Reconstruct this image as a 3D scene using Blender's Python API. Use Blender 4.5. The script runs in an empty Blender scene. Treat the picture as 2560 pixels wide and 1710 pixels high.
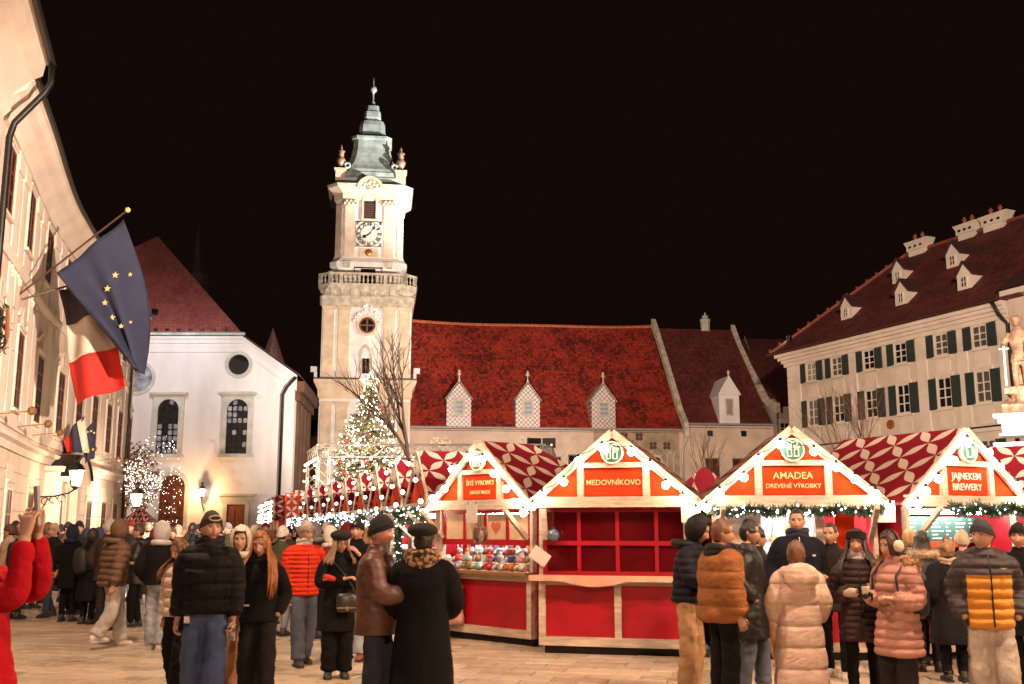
import bpy, math, random
import numpy as np
from mathutils import Vector, Matrix, noise
random.seed(7)
sc = bpy.context.scene
COL = sc.collection
R = math.radians
sin, cos, pi = math.sin, math.cos, math.pi

# ------------------------------------------------------------------ camera
CAM_H, FPX, PITCH = 1.66, 2600.0, R(10.097)
cd = bpy.data.cameras.new('camera'); cam = bpy.data.objects.new('camera', cd); COL.objects.link(cam)
cam.location = (0, 0, CAM_H); cam.rotation_euler = (R(90) + PITCH, 0, 0)
cd.sensor_width = 36.0; cd.lens = 36.0 * FPX / 2560.0
cd.clip_start = 0.1; cd.clip_end = 2000
cd.dof.use_dof = True; cd.dof.focus_distance = 34.0; cd.dof.aperture_fstop = 4.5
sc.camera = cam
# ------------------------------------------------------------------ night sky
w = bpy.data.worlds.new('World'); sc.world = w; w.use_nodes = True
bg = w.node_tree.nodes['Background']
bg.inputs[0].default_value = (0.0062, 0.0027, 0.0016, 1); bg.inputs[1].default_value = 1.0
# ------------------------------------------------------------------ picture settings
sc.view_settings.view_transform = 'Standard'; sc.view_settings.look = 'None'
sc.view_settings.exposure = 0.0; sc.view_settings.gamma = 1.0; sc.view_settings.use_curve_mapping = False
sc.render.engine = 'CYCLES'
cy = sc.cycles
cy.use_denoising = True; cy.max_bounces = 5; cy.diffuse_bounces = 3; cy.glossy_bounces = 3
cy.transmission_bounces = 4; cy.transparent_max_bounces = 8; cy.sample_clamp_indirect = 3.0; cy.sample_clamp_direct = 0
cy.caustics_reflective = False; cy.caustics_refractive = False; cy.use_light_tree = True

def lamp(name, kind, loc, power, color, parent=None, target=None, spot=60, blend=.6, size=.15):
    """a lamp's own light, placed in its fixture"""
    l = bpy.data.lights.new(name, kind); l.energy = power; l.color = color
    if kind == 'SPOT':
        l.spot_size = R(spot); l.spot_blend = blend
    l.shadow_soft_size = size
    o = bpy.data.objects.new(name, l); COL.objects.link(o); o.location = loc
    if target is not None:
        o.rotation_euler = (Vector(target) - Vector(loc)).to_track_quat('-Z', 'Y').to_euler()
    o.parent = parent
    return o

# ------------------------------------------------------------------ layout: a point of the photo at a known depth
def at(u, v, Y):
    """photo pixel (of 2347 wide view) at world depth Y"""
    x = (u * 2560 / 2347 - 1280) / FPX; y = (855 - v * 2560 / 2347) / FPX
    d = (x, cos(PITCH) - y * sin(PITCH), sin(PITCH) + y * cos(PITCH)); t = Y / d[1]
    return Vector((d[0] * t, Y, CAM_H + d[2] * t))

# ------------------------------------------------------------------ materials
MATS = {}
def mat(name, col=(.5, .5, .5), rough=.7, metal=0., var=.12, scale=5., bump=0., bscale=30., emit=None, estr=0.,
        stretch=(1, 1, 1), spec=.5, sheen=0., crease=0., cscale=6., col2=None, lo=.35, hi=.65, sample=True, alpha=None):
    if name in MATS: return MATS[name]
    m = bpy.data.materials.new(name); m.use_nodes = True; MATS[name] = m
    nt = m.node_tree; N = nt.nodes; L = nt.links; b = N['Principled BSDF']
    b.inputs['Roughness'].default_value = rough; b.inputs['Metallic'].default_value = metal
    b.inputs['Specular IOR Level'].default_value = spec
    if sheen: b.inputs['Sheen Weight'].default_value = sheen
    tc = N.new('ShaderNodeTexCoord'); mp = N.new('ShaderNodeMapping'); mp.inputs['Scale'].default_value = stretch
    L.new(tc.outputs['Object'], mp.inputs[0])
    if var or col2:
        n = N.new('ShaderNodeTexNoise'); n.inputs['Scale'].default_value = scale; n.inputs['Detail'].default_value = 4
        L.new(mp.outputs[0], n.inputs[0])
        r = N.new('ShaderNodeValToRGB'); r.color_ramp.elements[0].position = lo; r.color_ramp.elements[1].position = hi
        a = col2 or tuple(c * (1 - var) for c in col); c2 = col if col2 else tuple(min(1, c * (1 + var)) for c in col)
        r.color_ramp.elements[0].color = (*a, 1); r.color_ramp.elements[1].color = (*c2, 1)
        L.new(n.outputs[0], r.inputs[0]); L.new(r.outputs[0], b.inputs['Base Color'])
    else:
        b.inputs['Base Color'].default_value = (*col, 1)
    if bump:
        n2 = N.new('ShaderNodeTexNoise'); n2.inputs['Scale'].default_value = bscale; n2.inputs['Detail'].default_value = 3
        L.new(mp.outputs[0], n2.inputs[0])
        bp = N.new('ShaderNodeBump'); bp.inputs['Strength'].default_value = bump; bp.inputs['Distance'].default_value = .02
        L.new(n2.outputs[0], bp.inputs['Height']); L.new(bp.outputs[0], b.inputs['Normal'])
    if crease:      # cloth creases: ridged noise, bumped
        n3 = N.new('ShaderNodeTexNoise'); n3.noise_type = 'RIDGED_MULTIFRACTAL'; n3.inputs['Scale'].default_value = cscale; n3.inputs['Detail'].default_value = 3; n3.inputs['Distortion'].default_value = .8
        L.new(mp.outputs[0], n3.inputs[0]); b3 = N.new('ShaderNodeBump'); b3.inputs['Strength'].default_value = crease; b3.inputs['Distance'].default_value = .03; b3.invert = True
        L.new(n3.outputs[0], b3.inputs['Height'])
        if bump: L.new(bp.outputs[0], b3.inputs['Normal'])
        L.new(b3.outputs[0], b.inputs['Normal'])
    if emit:
        b.inputs['Emission Color'].default_value = (*emit, 1); b.inputs['Emission Strength'].default_value = estr
        if not sample: m.cycles.emission_sampling = 'NONE'
    if alpha is not None: b.inputs['Alpha'].default_value = alpha
    return m

def tile_mat(name, dark, light, cell, rowh):
    """clay roof tiles: rows with per-tile colour"""
    if name in MATS: return MATS[name]
    m = bpy.data.materials.new(name); m.use_nodes = True; MATS[name] = m
    nt = m.node_tree; N = nt.nodes; L = nt.links; b = N['Principled BSDF']; b.inputs['Roughness'].default_value = .75
    tc = N.new('ShaderNodeTexCoord'); sx = N.new('ShaderNodeSeparateXYZ'); L.new(tc.outputs['Object'], sx.inputs[0])
    cb = N.new('ShaderNodeCombineXYZ'); L.new(sx.outputs[0], cb.inputs[0]); L.new(sx.outputs[2], cb.inputs[1])
    n0 = N.new('ShaderNodeTexNoise'); n0.inputs['Scale'].default_value = 1.2; L.new(tc.outputs['Object'], n0.inputs[0])
    wob = N.new('ShaderNodeVectorMath'); wob.operation = 'MULTIPLY_ADD'; wob.inputs[1].default_value = (.12, .12, 0); L.new(n0.outputs['Color'], wob.inputs[0]); L.new(cb.outputs[0], wob.inputs[2])
    bk_ = N.new('ShaderNodeTexBrick'); bk_.inputs['Scale'].default_value = 1; bk_.inputs['Brick Width'].default_value = cell; bk_.inputs['Row Height'].default_value = rowh
    bk_.inputs['Mortar Size'].default_value = .018; bk_.inputs['Mortar Smooth'].default_value = .6; bk_.inputs['Color1'].default_value = (0, 0, 0, 1); bk_.inputs['Color2'].default_value = (1, 1, 1, 1); bk_.inputs['Mortar'].default_value = (.35, .35, .35, 1)
    L.new(wob.outputs[0], bk_.inputs[0]); sp = N.new('ShaderNodeSeparateColor'); L.new(bk_.outputs['Color'], sp.inputs[0])
    n = N.new('ShaderNodeTexNoise'); n.inputs['Scale'].default_value = .55; n.inputs['Detail'].default_value = 6; L.new(tc.outputs['Object'], n.inputs[0])
    n5 = N.new('ShaderNodeTexNoise'); n5.inputs['Scale'].default_value = 3.2; n5.inputs['Detail'].default_value = 3; L.new(tc.outputs['Object'], n5.inputs[0])
    a1 = N.new('ShaderNodeMath'); a1.operation = 'MULTIPLY_ADD'; a1.inputs[1].default_value = .42; L.new(sp.outputs[0], a1.inputs[0]); L.new(n.outputs[0], a1.inputs[2])
    a2 = N.new('ShaderNodeMath'); a2.operation = 'MULTIPLY_ADD'; a2.inputs[1].default_value = .7; L.new(n5.outputs[0], a2.inputs[0]); L.new(a1.outputs[0], a2.inputs[2])
    r = N.new('ShaderNodeValToRGB'); e = r.color_ramp.elements
    e[0].position = .62; e[0].color = (*dark, 1); e[1].position = 1.0; e[1].color = (*light, 1)
    md = N.new('ShaderNodeMath'); md.operation = 'MULTIPLY'; md.inputs[1].default_value = .78; L.new(a2.outputs[0], md.inputs[0])
    L.new(md.outputs[0], r.inputs[0]); L.new(r.outputs[0], b.inputs['Base Color'])
    bp = N.new('ShaderNodeBump'); bp.inputs['Strength'].default_value = 1.0; bp.inputs['Distance'].default_value = .08
    iv = N.new('ShaderNodeMath'); iv.operation = 'MULTIPLY_ADD'; iv.inputs[1].default_value = -1; L.new(bk_.outputs['Fac'], iv.inputs[0]); L.new(sp.outputs[0], iv.inputs[2])
    L.new(iv.outputs[0], bp.inputs['Height']); L.new(bp.outputs[0], b.inputs['Normal'])
    return m

# ------------------------------------------------------------------ mesh builder
class MB:
    def __init__(s): s.v = []; s.f = []; s.c = []
    def add(s, vs, fs):
        o = len(s.v); s.v += [tuple(p) for p in vs]; s.f += [tuple(i + o for i in f) for f in fs]; return s
    def box(s, x0, x1, y0, y1, z0, z1):
        return s.add([(x0, y0, z0), (x1, y0, z0), (x1, y1, z0), (x0, y1, z0), (x0, y0, z1), (x1, y0, z1), (x1, y1, z1), (x0, y1, z1)],
                     [(0, 3, 2, 1), (4, 5, 6, 7), (0, 1, 5, 4), (1, 2, 6, 5), (2, 3, 7, 6), (3, 0, 4, 7)])
    def prism(s, poly, y0, y1):
        """polygon in x,z drawn out along y"""
        n = len(poly)
        a = sum(poly[i][0] * poly[(i + 1) % n][1] - poly[(i + 1) % n][0] * poly[i][1] for i in range(n))
        if a < 0: poly = poly[::-1]
        vs = [(x, y0, z) for x, z in poly] + [(x, y1, z) for x, z in poly]
        return s.add(vs, [tuple(range(n)), tuple(range(2 * n - 1, n - 1, -1))] + [(i, n + i, n + (i + 1) % n, (i + 1) % n) for i in range(n)])
    def bar(s, a, b, w, h=None, up=(0, 0, 1)):
        h = h or w; a = Vector(a); b = Vector(b); d = (b - a).normalized(); u = Vector(up)
        if abs(d.dot(u)) > .98: u = Vector((0, 1, 0))
        x = d.cross(u).normalized() * w / 2; z = x.cross(d).normalized() * h / 2
        vs = [p + q for p in (a, b) for q in (-x - z, x - z, x + z, -x + z)]
        return s.add(vs, [(0, 1, 2, 3), (7, 6, 5, 4), (0, 4, 5, 1), (1, 5, 6, 2), (2, 6, 7, 3), (3, 7, 4, 0)])
    def tube(s, pts, rad, n=8, cap=True, ref=None):
        pts = [Vector(p) for p in pts]; k = len(pts)
        if not isinstance(rad, (list, tuple)): rad = [rad] * k
        x = None; vs = []; fs = []
        for i, p in enumerate(pts):
            d = (pts[min(i + 1, k - 1)] - pts[max(i - 1, 0)])
            d = d.normalized() if d.length > 1e-9 else Vector((0, 0, 1))
            if x is None:
                u = Vector(ref) if ref else (Vector((1, 0, 0)) if abs(d.x) < .9 else Vector((0, 1, 0)))
                x = (u - d * u.dot(d)).normalized()
            else:
                x = (x - d * x.dot(d)); x = x.normalized() if x.length > 1e-6 else Vector((1, 0, 0))
            y = d.cross(x); r = rad[i]; ra, rb = r if isinstance(r, (list, tuple)) else (r, r)
            vs += [p + x * (ra * cos(2 * pi * j / n)) + y * (rb * sin(2 * pi * j / n)) for j in range(n)]
        for i in range(k - 1):
            fs += [(i * n + j, i * n + (j + 1) % n, (i + 1) * n + (j + 1) % n, (i + 1) * n + j) for j in range(n)]
        if cap: fs += [tuple(range(n - 1, -1, -1)), tuple(range((k - 1) * n, k * n))]
        return s.add(vs, fs)
    def lathe(s, prof, n=16, c=(0, 0, 0), rot=0.):
        vs = []; fs = []; k = len(prof)
        for r, z in prof:
            vs += [(c[0] + r * cos(2 * pi * j / n + rot), c[1] + r * sin(2 * pi * j / n + rot), c[2] + z) for j in range(n)]
        for i in range(k - 1):
            fs += [(i * n + j, i * n + (j + 1) % n, (i + 1) * n + (j + 1) % n, (i + 1) * n + j) for j in range(n)]
        fs += [tuple(range(n - 1, -1, -1)), tuple(range((k - 1) * n, k * n))]
        return s.add(vs, fs)
    def rings(s, rs, cap=True):
        """rs: list of closed point loops of equal length"""
        n = len(rs[0]); vs = [p for r in rs for p in r]; fs = []
        for i in range(len(rs) - 1):
            fs += [(i * n + j, i * n + (j + 1) % n, (i + 1) * n + (j + 1) % n, (i + 1) * n + j) for j in range(n)]
        if cap: fs += [tuple(range(n - 1, -1, -1)), tuple(range((len(rs) - 1) * n, len(rs) * n))]
        return s.add(vs, fs)
    def grid(s, fn, nu, nv):
        vs = [fn(i / nu, j / nv) for j in range(nv + 1) for i in range(nu + 1)]
        return s.add(vs, [(j * (nu + 1) + i, j * (nu + 1) + i + 1, (j + 1) * (nu + 1) + i + 1, (j + 1) * (nu + 1) + i) for j in range(nv) for i in range(nu)])
    def ball(s, c, r, n=8, m=6, sq=(1, 1, 1)):
        vs = [(c[0], c[1], c[2] + r * sq[2])]; fs = []
        for i in range(1, m):
            t = pi * i / m
            vs += [(c[0] + r * sq[0] * sin(t) * cos(2 * pi * j / n), c[1] + r * sq[1] * sin(t) * sin(2 * pi * j / n), c[2] + r * sq[2] * cos(t)) for j in range(n)]
        vs.append((c[0], c[1], c[2] - r * sq[2])); q = len(vs) - 1
        fs += [(0, 1 + j, 1 + (j + 1) % n) for j in range(n)]
        for i in range(m - 2):
            fs += [(1 + i * n + j, 1 + (i + 1) * n + j, 1 + (i + 1) * n + (j + 1) % n, 1 + i * n + (j + 1) % n) for j in range(n)]
        fs += [(q, q - n + (j + 1) % n, q - n + j) for j in range(n)]
        return s.add(vs, fs)
    def xf(s, M, start=0):
        s.v[start:] = [tuple(M @ Vector(p)) for p in s.v[start:]]; return s
    def mesh(s, name, m=None, smooth=False):
        me = bpy.data.meshes.new(name); me.from_pydata(s.v, [], s.f); me.update()
        if m:
            for q in (m if isinstance(m, (list, tuple)) else [m]): me.materials.append(q)
        if smooth: me.shade_smooth()
        return me
    def build(s, name, m=None, parent=None, smooth=False, loc=(0, 0, 0), rz=0., label=None):
        return link(name, s.mesh(name, m, smooth), parent, loc, rz, label)

def link(name, me, parent=None, loc=(0, 0, 0), rz=0., label=None):
    o = bpy.data.objects.new(name, me); COL.objects.link(o); o.parent = parent
    o.location = loc
    if rz: o.rotation_euler = (0, 0, rz)
    if label: o['label'] = label
    return o
def tag(o, label=None, cat=None, group=None, kind=None):
    if label: o['label'] = label
    if cat: o['category'] = cat
    if group: o['group'] = group
    if kind: o['kind'] = kind
    return o
def thing(name, label, cat, loc=(0, 0, 0), rz=0., group=None):
    o = bpy.data.objects.new(name, None); COL.objects.link(o); o.location = loc; o.rotation_euler = (0, 0, rz)
    o.empty_display_size = .3
    return tag(o, label, cat, group)
def copy_tree(o, parent=None):
    c = o.copy(); COL.objects.link(c); c.parent = parent
    for ch in o.children: copy_tree(ch, c)
    return c
SCR = bpy.data.scenes.new('scratch')       # small side scene, so that evaluating one mesh stays cheap; removed at the end
def scratch_mesh(o):
    SCR.view_layers[0].update(); dg = SCR.view_layers[0].depsgraph
    out = bpy.data.meshes.new_from_object(o.evaluated_get(dg)); bpy.data.objects.remove(o); return out
def text_mesh(s, size, mtl, bold=.0, depth=.004, align='CENTER'):
    cu = bpy.data.curves.new('lettering', 'FONT'); cu.body = s; cu.size = size; cu.align_x = align; cu.align_y = 'CENTER'
    cu.offset = bold; cu.extrude = depth; cu.resolution_u = 3
    o = bpy.data.objects.new('lettering', cu); SCR.collection.objects.link(o)
    me = scratch_mesh(o); bpy.data.curves.remove(cu)
    me.materials.clear(); me.materials.append(mtl); me.name = 'lettering'
    me.transform(Matrix.Rotation(R(90), 4, 'X'))     # stands upright, reads from -y
    return me
def arc(cx, cz, r, a0, a1, n): return [(cx + r * cos(a0 + (a1 - a0) * i / n), cz + r * sin(a0 + (a1 - a0) * i / n)) for i in range(n + 1)]

M_PL = mat('cream_plaster', (.68, .52, .42), .85, var=.13, scale=1.1, bump=.15, bscale=18, stretch=(1, 1, .3))
M_PL2 = mat('pale_trim_plaster', (.74, .61, .50), .85, var=.08, scale=.9, bump=.1, bscale=20)
M_WHITE = mat('white_church_plaster', (.74, .69, .66), .9, var=.09, scale=.9, bump=.15, bscale=14, stretch=(1, 1, .3))
M_TRIM = mat('grey_stone_trim', (.52, .50, .44), .8, var=.12, scale=2, bump=.2, bscale=20)
M_YEL = mat('ochre_tower_plaster', (.70, .53, .37), .85, var=.14, scale=1.2, bump=.15, bscale=16)
M_TWH = mat('ivory_tower_plaster', (.80, .74, .69), .85, var=.12, scale=1.2, bump=.15, bscale=16)
M_STONE = mat('weathered_stone', (.55, .47, .36), .85, var=.25, scale=2.5, bump=.4, bscale=12)
M_COPPER = mat('patinated_copper', (.66, .72, .66), .45, metal=.2, var=.3, scale=1.3, bump=.15, bscale=5, col2=(.36, .43, .38))
M_DARK = mat('dark_metal', (.02, .018, .016), .45, metal=.6, var=.2, scale=8)
M_IRON = mat('black_wrought_iron', (.012, .011, .010), .5, metal=.3, var=.2, scale=10)
M_GLASSD = mat('old_dark_glass', (.016, .010, .010), .55, var=.6, scale=3, spec=.12)
M_GLASS2 = mat('curtained_glass', (.10, .085, .07), .15, var=.5, scale=4, spec=.8, stretch=(6, 1, .5))
M_GLASS3 = mat('pale_curtain_glass', (.30, .24, .18), .2, var=.35, scale=5, spec=.8, stretch=(8, 1, .4))
M_GLASS = mat('dark_window_glass', (.012, .012, .014), .08, var=.0, spec=.8)
M_GLASSL = mat('pale_leaded_glass', (.30, .32, .36), .22, var=.5, scale=2.0, spec=.7)
M_WOODW = mat('brown_window_wood', (.17, .045, .022), .5, var=.2, scale=6, stretch=(1, 1, .2))
M_DOORW = mat('red_brown_door_wood', (.22, .05, .02), .45, var=.25, scale=5, stretch=(3, 3, .4), bump=.2, bscale=12)
M_WHITEW = mat('cream_window_paint', (.72, .62, .50), .55, var=.05, scale=6)
M_SHUT = mat('dark_green_shutter', (.028, .040, .034), .55, var=.2, scale=5)
M_WARM = (1.0, .66, .36)
# ================================================================== SETTING: ground
def ground_material():
    m = mat('granite_paving', (.34, .29, .24), .55, var=.16, scale=1.2, bump=.25, bscale=25)
    return m
G = MB(); G.add([(-400, -60, 0), (400, -60, 0), (400, 700, 0), (-400, 700, 0)], [(0, 1, 2, 3)])
ground = tag(G.build('ground', mat('ground_bed', (.17, .14, .115), .8, var=.15, scale=.7, bump=.3, bscale=12)), kind='structure')
# slabs: rows run slightly across the view
def slab_mats():
    m = bpy.data.materials.new('granite_slab'); m.use_nodes = True; N = m.node_tree.nodes; L = m.node_tree.links; b = N['Principled BSDF']
    oi = N.new('ShaderNodeObjectInfo'); tc = N.new('ShaderNodeTexCoord'); ge = N.new('ShaderNodeNewGeometry')
    n = N.new('ShaderNodeTexNoise'); n.inputs['Scale'].default_value = 9; n.inputs['Detail'].default_value = 5; L.new(ge.outputs['Position'], n.inputs[0])
    n2 = N.new('ShaderNodeTexNoise'); n2.inputs['Scale'].default_value = .8; L.new(ge.outputs['Position'], n2.inputs[0])
    rp = N.new('ShaderNodeMath'); rp.operation = 'ADD'; L.new(oi.outputs['Random'], rp.inputs[0]); L.new(ge.outputs['Random Per Island'], rp.inputs[1])
    fr = N.new('ShaderNodeMath'); fr.operation = 'FRACT'; L.new(rp.outputs[0], fr.inputs[0])
    a = N.new('ShaderNodeMath'); a.operation = 'MULTIPLY_ADD'; a.inputs[1].default_value = .35; L.new(fr.outputs[0], a.inputs[0]); L.new(n.outputs[0], a.inputs[2])
    a2 = N.new('ShaderNodeMath'); a2.operation = 'MULTIPLY_ADD'; a2.inputs[1].default_value = .5; L.new(n2.outputs[0], a2.inputs[0]); L.new(a.outputs[0], a2.inputs[2])
    r = N.new('ShaderNodeValToRGB'); e = r.color_ramp.elements; e[0].position = .40; e[0].color = (.20, .15, .11, 1); e[1].position = 1.0; e[1].color = (.58, .47, .35, 1)
    L.new(a2.outputs[0], r.inputs[0]); L.new(r.outputs[0], b.inputs['Base Color'])
    rr = N.new('ShaderNodeMath'); rr.operation = 'MULTIPLY_ADD'; rr.inputs[1].default_value = .38; rr.inputs[2].default_value = .14; L.new(n2.outputs[0], rr.inputs[0]); L.new(rr.outputs[0], b.inputs['Roughness'])
    bp = N.new('ShaderNodeBump'); bp.inputs['Strength'].default_value = .35; bp.inputs['Distance'].default_value = .01; L.new(n.outputs[0], bp.inputs['Height']); L.new(bp.outputs[0], b.inputs['Normal'])
    return m
M_SLAB = slab_mats()
SL, SW, GAP = .62, .36, .012
def slab_mb(w, d):
    b = .012; mb = MB()
    mb.rings([[(-w/2, -d/2, -.02), (w/2, -d/2, -.02), (w/2, d/2, -.02), (-w/2, d/2, -.02)],
              [(-w/2, -d/2, .010), (w/2, -d/2, .010), (w/2, d/2, .010), (-w/2, d/2, .010)],
              [(-w/2+b, -d/2+b, .016), (w/2-b, -d/2+b, .016), (w/2-b, d/2-b, .016), (-w/2+b, d/2-b, .016)]])
    return mb
slab_me = slab_mb(SL - GAP, SW - GAP).mesh('paving_slab', M_SLAB)
spots = []
ANG = R(-14)
for i in range(-70, 90):
    for j in range(-20, 120):
        lx = (i + (.5 if j % 2 else 0)) * SL; ly = j * SW
        x = lx * cos(ANG) - ly * sin(ANG); y = lx * sin(ANG) + ly * cos(ANG) + 5
        if y < 4.5 or y > 34 or abs(x) > .52 * y + 1.5: continue
        if x < -.47 * y: pass
        spots.append((y, x))
spots.sort()
rest = MB(); n_sl = 0
for y, x in spots:
    dz = random.uniform(-.003, .003)
    if n_sl < 290 and y > 8.6 and abs(x) < .5 * y:
        o = link('paving_slab', slab_me, ground, (x, y, dz), ANG); n_sl += 1
    else:
        s0 = len(rest.v); rest.add(*[(q.v, q.f) for q in [slab_mb(SL - GAP, SW - GAP)]][0]); rest.xf(Matrix.Translation((x, y, dz)) @ Matrix.Rotation(ANG, 4, 'Z'), s0)
so = rest.build('paving_slabs', M_SLAB, ground); so['kind'] = 'stuff'

# ================================================================== generic window
def window_parts(w, h, cols, rows, mframe, fw=.07, bar=.035, transom=None, fd=.05):
    """frame mesh and pane mesh list, centred at x=0, from z=0 to h, front at y=0 (outside is -y)"""
    f = MB(); panes = []
    f.box(-w/2, -w/2+fw, -fd, .05, 0, h).box(w/2-fw, w/2, -fd, .05, 0, h).box(-w/2+fw, w/2-fw, -fd, .05, 0, fw).box(-w/2+fw, w/2-fw, -fd, .05, h-fw, h)
    iw, ih = w - 2*fw, h - 2*fw
    xs = [-w/2+fw + iw*i/cols for i in range(cols+1)]; zs = [fw + ih*j/rows for j in range(rows+1)]
    if transom: zs = [fw + ih*t for t in transom]
    for x in xs[1:-1]: f.box(x-bar*.9, x+bar*.9, -fd*.8, .04, fw, h-fw)
    for z in zs[1:-1]: f.box(-w/2+fw, w/2-fw, -fd*.7, .035, z-bar, z+bar)
    for a, b in zip(xs, xs[1:]):
        for c, d in zip(zs, zs[1:]): panes.append((a+.01, b-.01, c+.01, d-.01))
    return f, panes
PANE_CACHE = {}
def add_window(parent, name, loc, rz, w, h, cols, rows, mframe, mglass=None, fw=.07, bar=.03, transom=None, shutters=None, sill=None, surround=None, fd=.05, sd=.07):
    key = (w, h, cols, rows, mframe.name, fw, bar, fd)
    if key not in PANE_CACHE:
        f, p = window_parts(w, h, cols, rows, mframe, fw=fw, bar=bar, transom=transom, fd=fd)
        PANE_CACHE[key] = (f.mesh(name, mframe), p, {})
    me, panes, pc = PANE_CACHE[key]
    o = link(name, me, parent, loc, rz)
    gl = mglass or random.choice([M_GLASS]*6 + [M_GLASS2]*3 + [M_GLASS3])
    for a, b, c, d in panes:
        k2 = (round(b-a, 3), round(d-c, 3), gl.name)
        if k2 not in pc: pc[k2] = MB().box(-k2[0]/2, k2[0]/2, -.006, .006, -k2[1]/2, k2[1]/2).mesh('pane', gl)
        q = link('pane', pc[k2], o, ((a+b)/2, .012, (c+d)/2))
        q.rotation_euler = (R(random.uniform(-1.5, 1.5)), 0, R(random.uniform(-1.5, 1.5)))
    if surround:
        t, ms = surround; s = MB()
        s.box(-w/2-t, -w/2-.002, -sd, .06, -t*.2, h+t).box(w/2+.002, w/2+t, -sd, .06, -t*.2, h+t).box(-w/2-.002, w/2+.002, -sd-.002, .06, h+.002, h+t)
        s.box(-w/2-t*1.4, w/2+t*1.4, -sd-.04, .06, h+t+.002, h+t+.09)
        s.build('window_surround', ms, o)
    if sill:
        MB().box(-w/2-.12, w/2+.12, -sd-.06, .06, -.11, -.012).build('window_sill', sill, o)
    if shutters:
        sw = shutters; key = ('sh', sw, h)
        if key not in PANE_CACHE:
            s = MB(); s.box(-sw/2, -sw/2+.06, -.03, .02, 0, h).box(sw/2-.06, sw/2, -.03, .02, 0, h).box(-sw/2+.06, sw/2-.06, -.03, .02, 0, .07).box(-sw/2+.06, sw/2-.06, -.03, .02, h-.07, h).box(-sw/2+.06, sw/2-.06, -.03, .02, h/2-.03, h/2+.03)
            s.box(-sw/2+.06, sw/2-.06, .0, .02, .07, h-.07)
            nsl = int((h-.16) / .09)
            for i in range(nsl):
                z = .09 + i*.09
                if abs(z + .03 - h/2) < .07: continue
                s.add([(-sw/2+.06, -.022, z), (sw/2-.06, -.022, z), (sw/2-.06, .0, z+.07), (-sw/2+.06, .0, z+.07)], [(0, 1, 2, 3)])
            PANE_CACHE[key] = s.mesh('shutter', M_SHUT)
        for sd in (-1, 1):
            q = link('shutter', PANE_CACHE[key], o, (sd*(w/2 + sw/2 + .03), -.08, -.02)); q.rotation_euler = (0, 0, R(sd*random.uniform(2, 7)))
    return o

# ================================================================== palace on the left, curved front
PAL = [(-9.0, 12), (-11.6, 20), (-13.5, 25.9), (-14.7, 29.9), (-15.75, 33.1), (-16.9, 36.9), (-18.2, 42.5), (-20.25, 52.8), (-21.3, 58.0)]
def pal_curve():
    ss = [0]
    for a, b in zip(PAL, PAL[1:]): ss.append(ss[-1] + math.dist(a, b))
    def f(s):
        s = max(0, min(s, ss[-1] - 1e-6))
        for i in range(len(PAL) - 1):
            if ss[i+1] >= s:
                t = (s - ss[i]) / (ss[i+1] - ss[i]); return Vector((PAL[i][0] + t*(PAL[i+1][0]-PAL[i][0]), PAL[i][1] + t*(PAL[i+1][1]-PAL[i][1]), 0))
    return f, ss[-1]
_pc, PAL_L = pal_curve()
def pal(s):
    """smoothed point, outward normal"""
    p = (_pc(s-1.5) + _pc(s) * 2 + _pc(s+1.5)) / 4 if 1.5 < s < PAL_L-1.5 else _pc(s)
    d = (_pc(min(s+1.5, PAL_L)) - _pc(max(s-1.5, 0))).normalized()
    return p, Vector((d.y, -d.x, 0))
def pal_frame(s):
    p, n = pal(s); return p, math.atan2(n.x, -n.y)      # rotation so that local -y is the outward normal
S_HOUSE = 14.4
def pal_strip(prof, s0, s1, closed=True):
    """extrude a profile [(outward, z)] along the front"""
    mb = MB(); rs = []; n = max(2, int((s1 - s0) / .8))
    for i in range(n + 1):
        p, nn = pal(s0 + (s1 - s0) * i / n)
        rs.append([tuple(p + nn * a + Vector((0, 0, z))) for a, z in prof])
    mb.rings(rs); return mb
palace = thing('palace', 'long cream baroque palace with curved front, rows of tall brown windows, flags and portal', 'building')
pal_strip([(0, 0), (0, 13.0), (-9, 13.0), (-9, 0)], S_HOUSE, PAL_L).build('wall', M_PL, palace)
pal_strip([(-.02, 0), (.16, 0), (.16, .9), (.10, 1.0), (-.02, 1.0)], S_HOUSE+.02, PAL_L+.0).build('plinth', M_TRIM, palace)
pal_strip([(-.02, 3.95), (.10, 3.95), (.16, 4.15), (.30, 4.22), (.30, 4.34), (.06, 4.42), (-.02, 4.42)], S_HOUSE+.02, PAL_L).build('string_course', M_PL2, palace)
pal_strip([(-.02, 4.62), (.07, 4.62), (.07, 4.95), (-.02, 4.95)], S_HOUSE+.02, PAL_L).build('string_course', M_PL2, palace)
pal_strip([(-.02, 9.15), (.08, 9.15), (.16, 9.28), (.16, 9.4), (-.02, 9.46)], S_HOUSE+.02, PAL_L).build('string_course', M_PL2, palace)
pal_strip([(-.02, 12.45), (.12, 12.45), (.16, 12.7), (.42, 12.95), (.62, 13.06), (.72, 13.3), (.80, 13.32), (.80, 13.45), (-.02, 13.45)], S_HOUSE+.02, PAL_L+.0).build('cornice', M_PL2, palace)
for z in (.95, 1.55, 2.15, 2.75, 3.35):
    pal_strip([(-.01, z), (.035, z+.03), (.035, z+.57), (-.01, z+.60)], S_HOUSE+.02, PAL_L).build('rusticated_band', M_PL, palace)
pal_strip([(.78, 13.452), (-4.5, 18.2), (-9.5, 13.452)], S_HOUSE, PAL_L).build('roof', mat('palace_roof', (.07, .025, .02), .8, var=.3, scale=3), palace)
pal_strip([(.80, 13.36), (.90, 13.34), (.94, 13.43), (.90, 13.47), (.80, 13.46)], S_HOUSE, PAL_L).build('gutter', M_DARK, palace)
WIN_S = [16.6, 20.95, 25.5, 29.8, 33.7, 37.1, 40.7, 43.9, 47.1]
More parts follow.
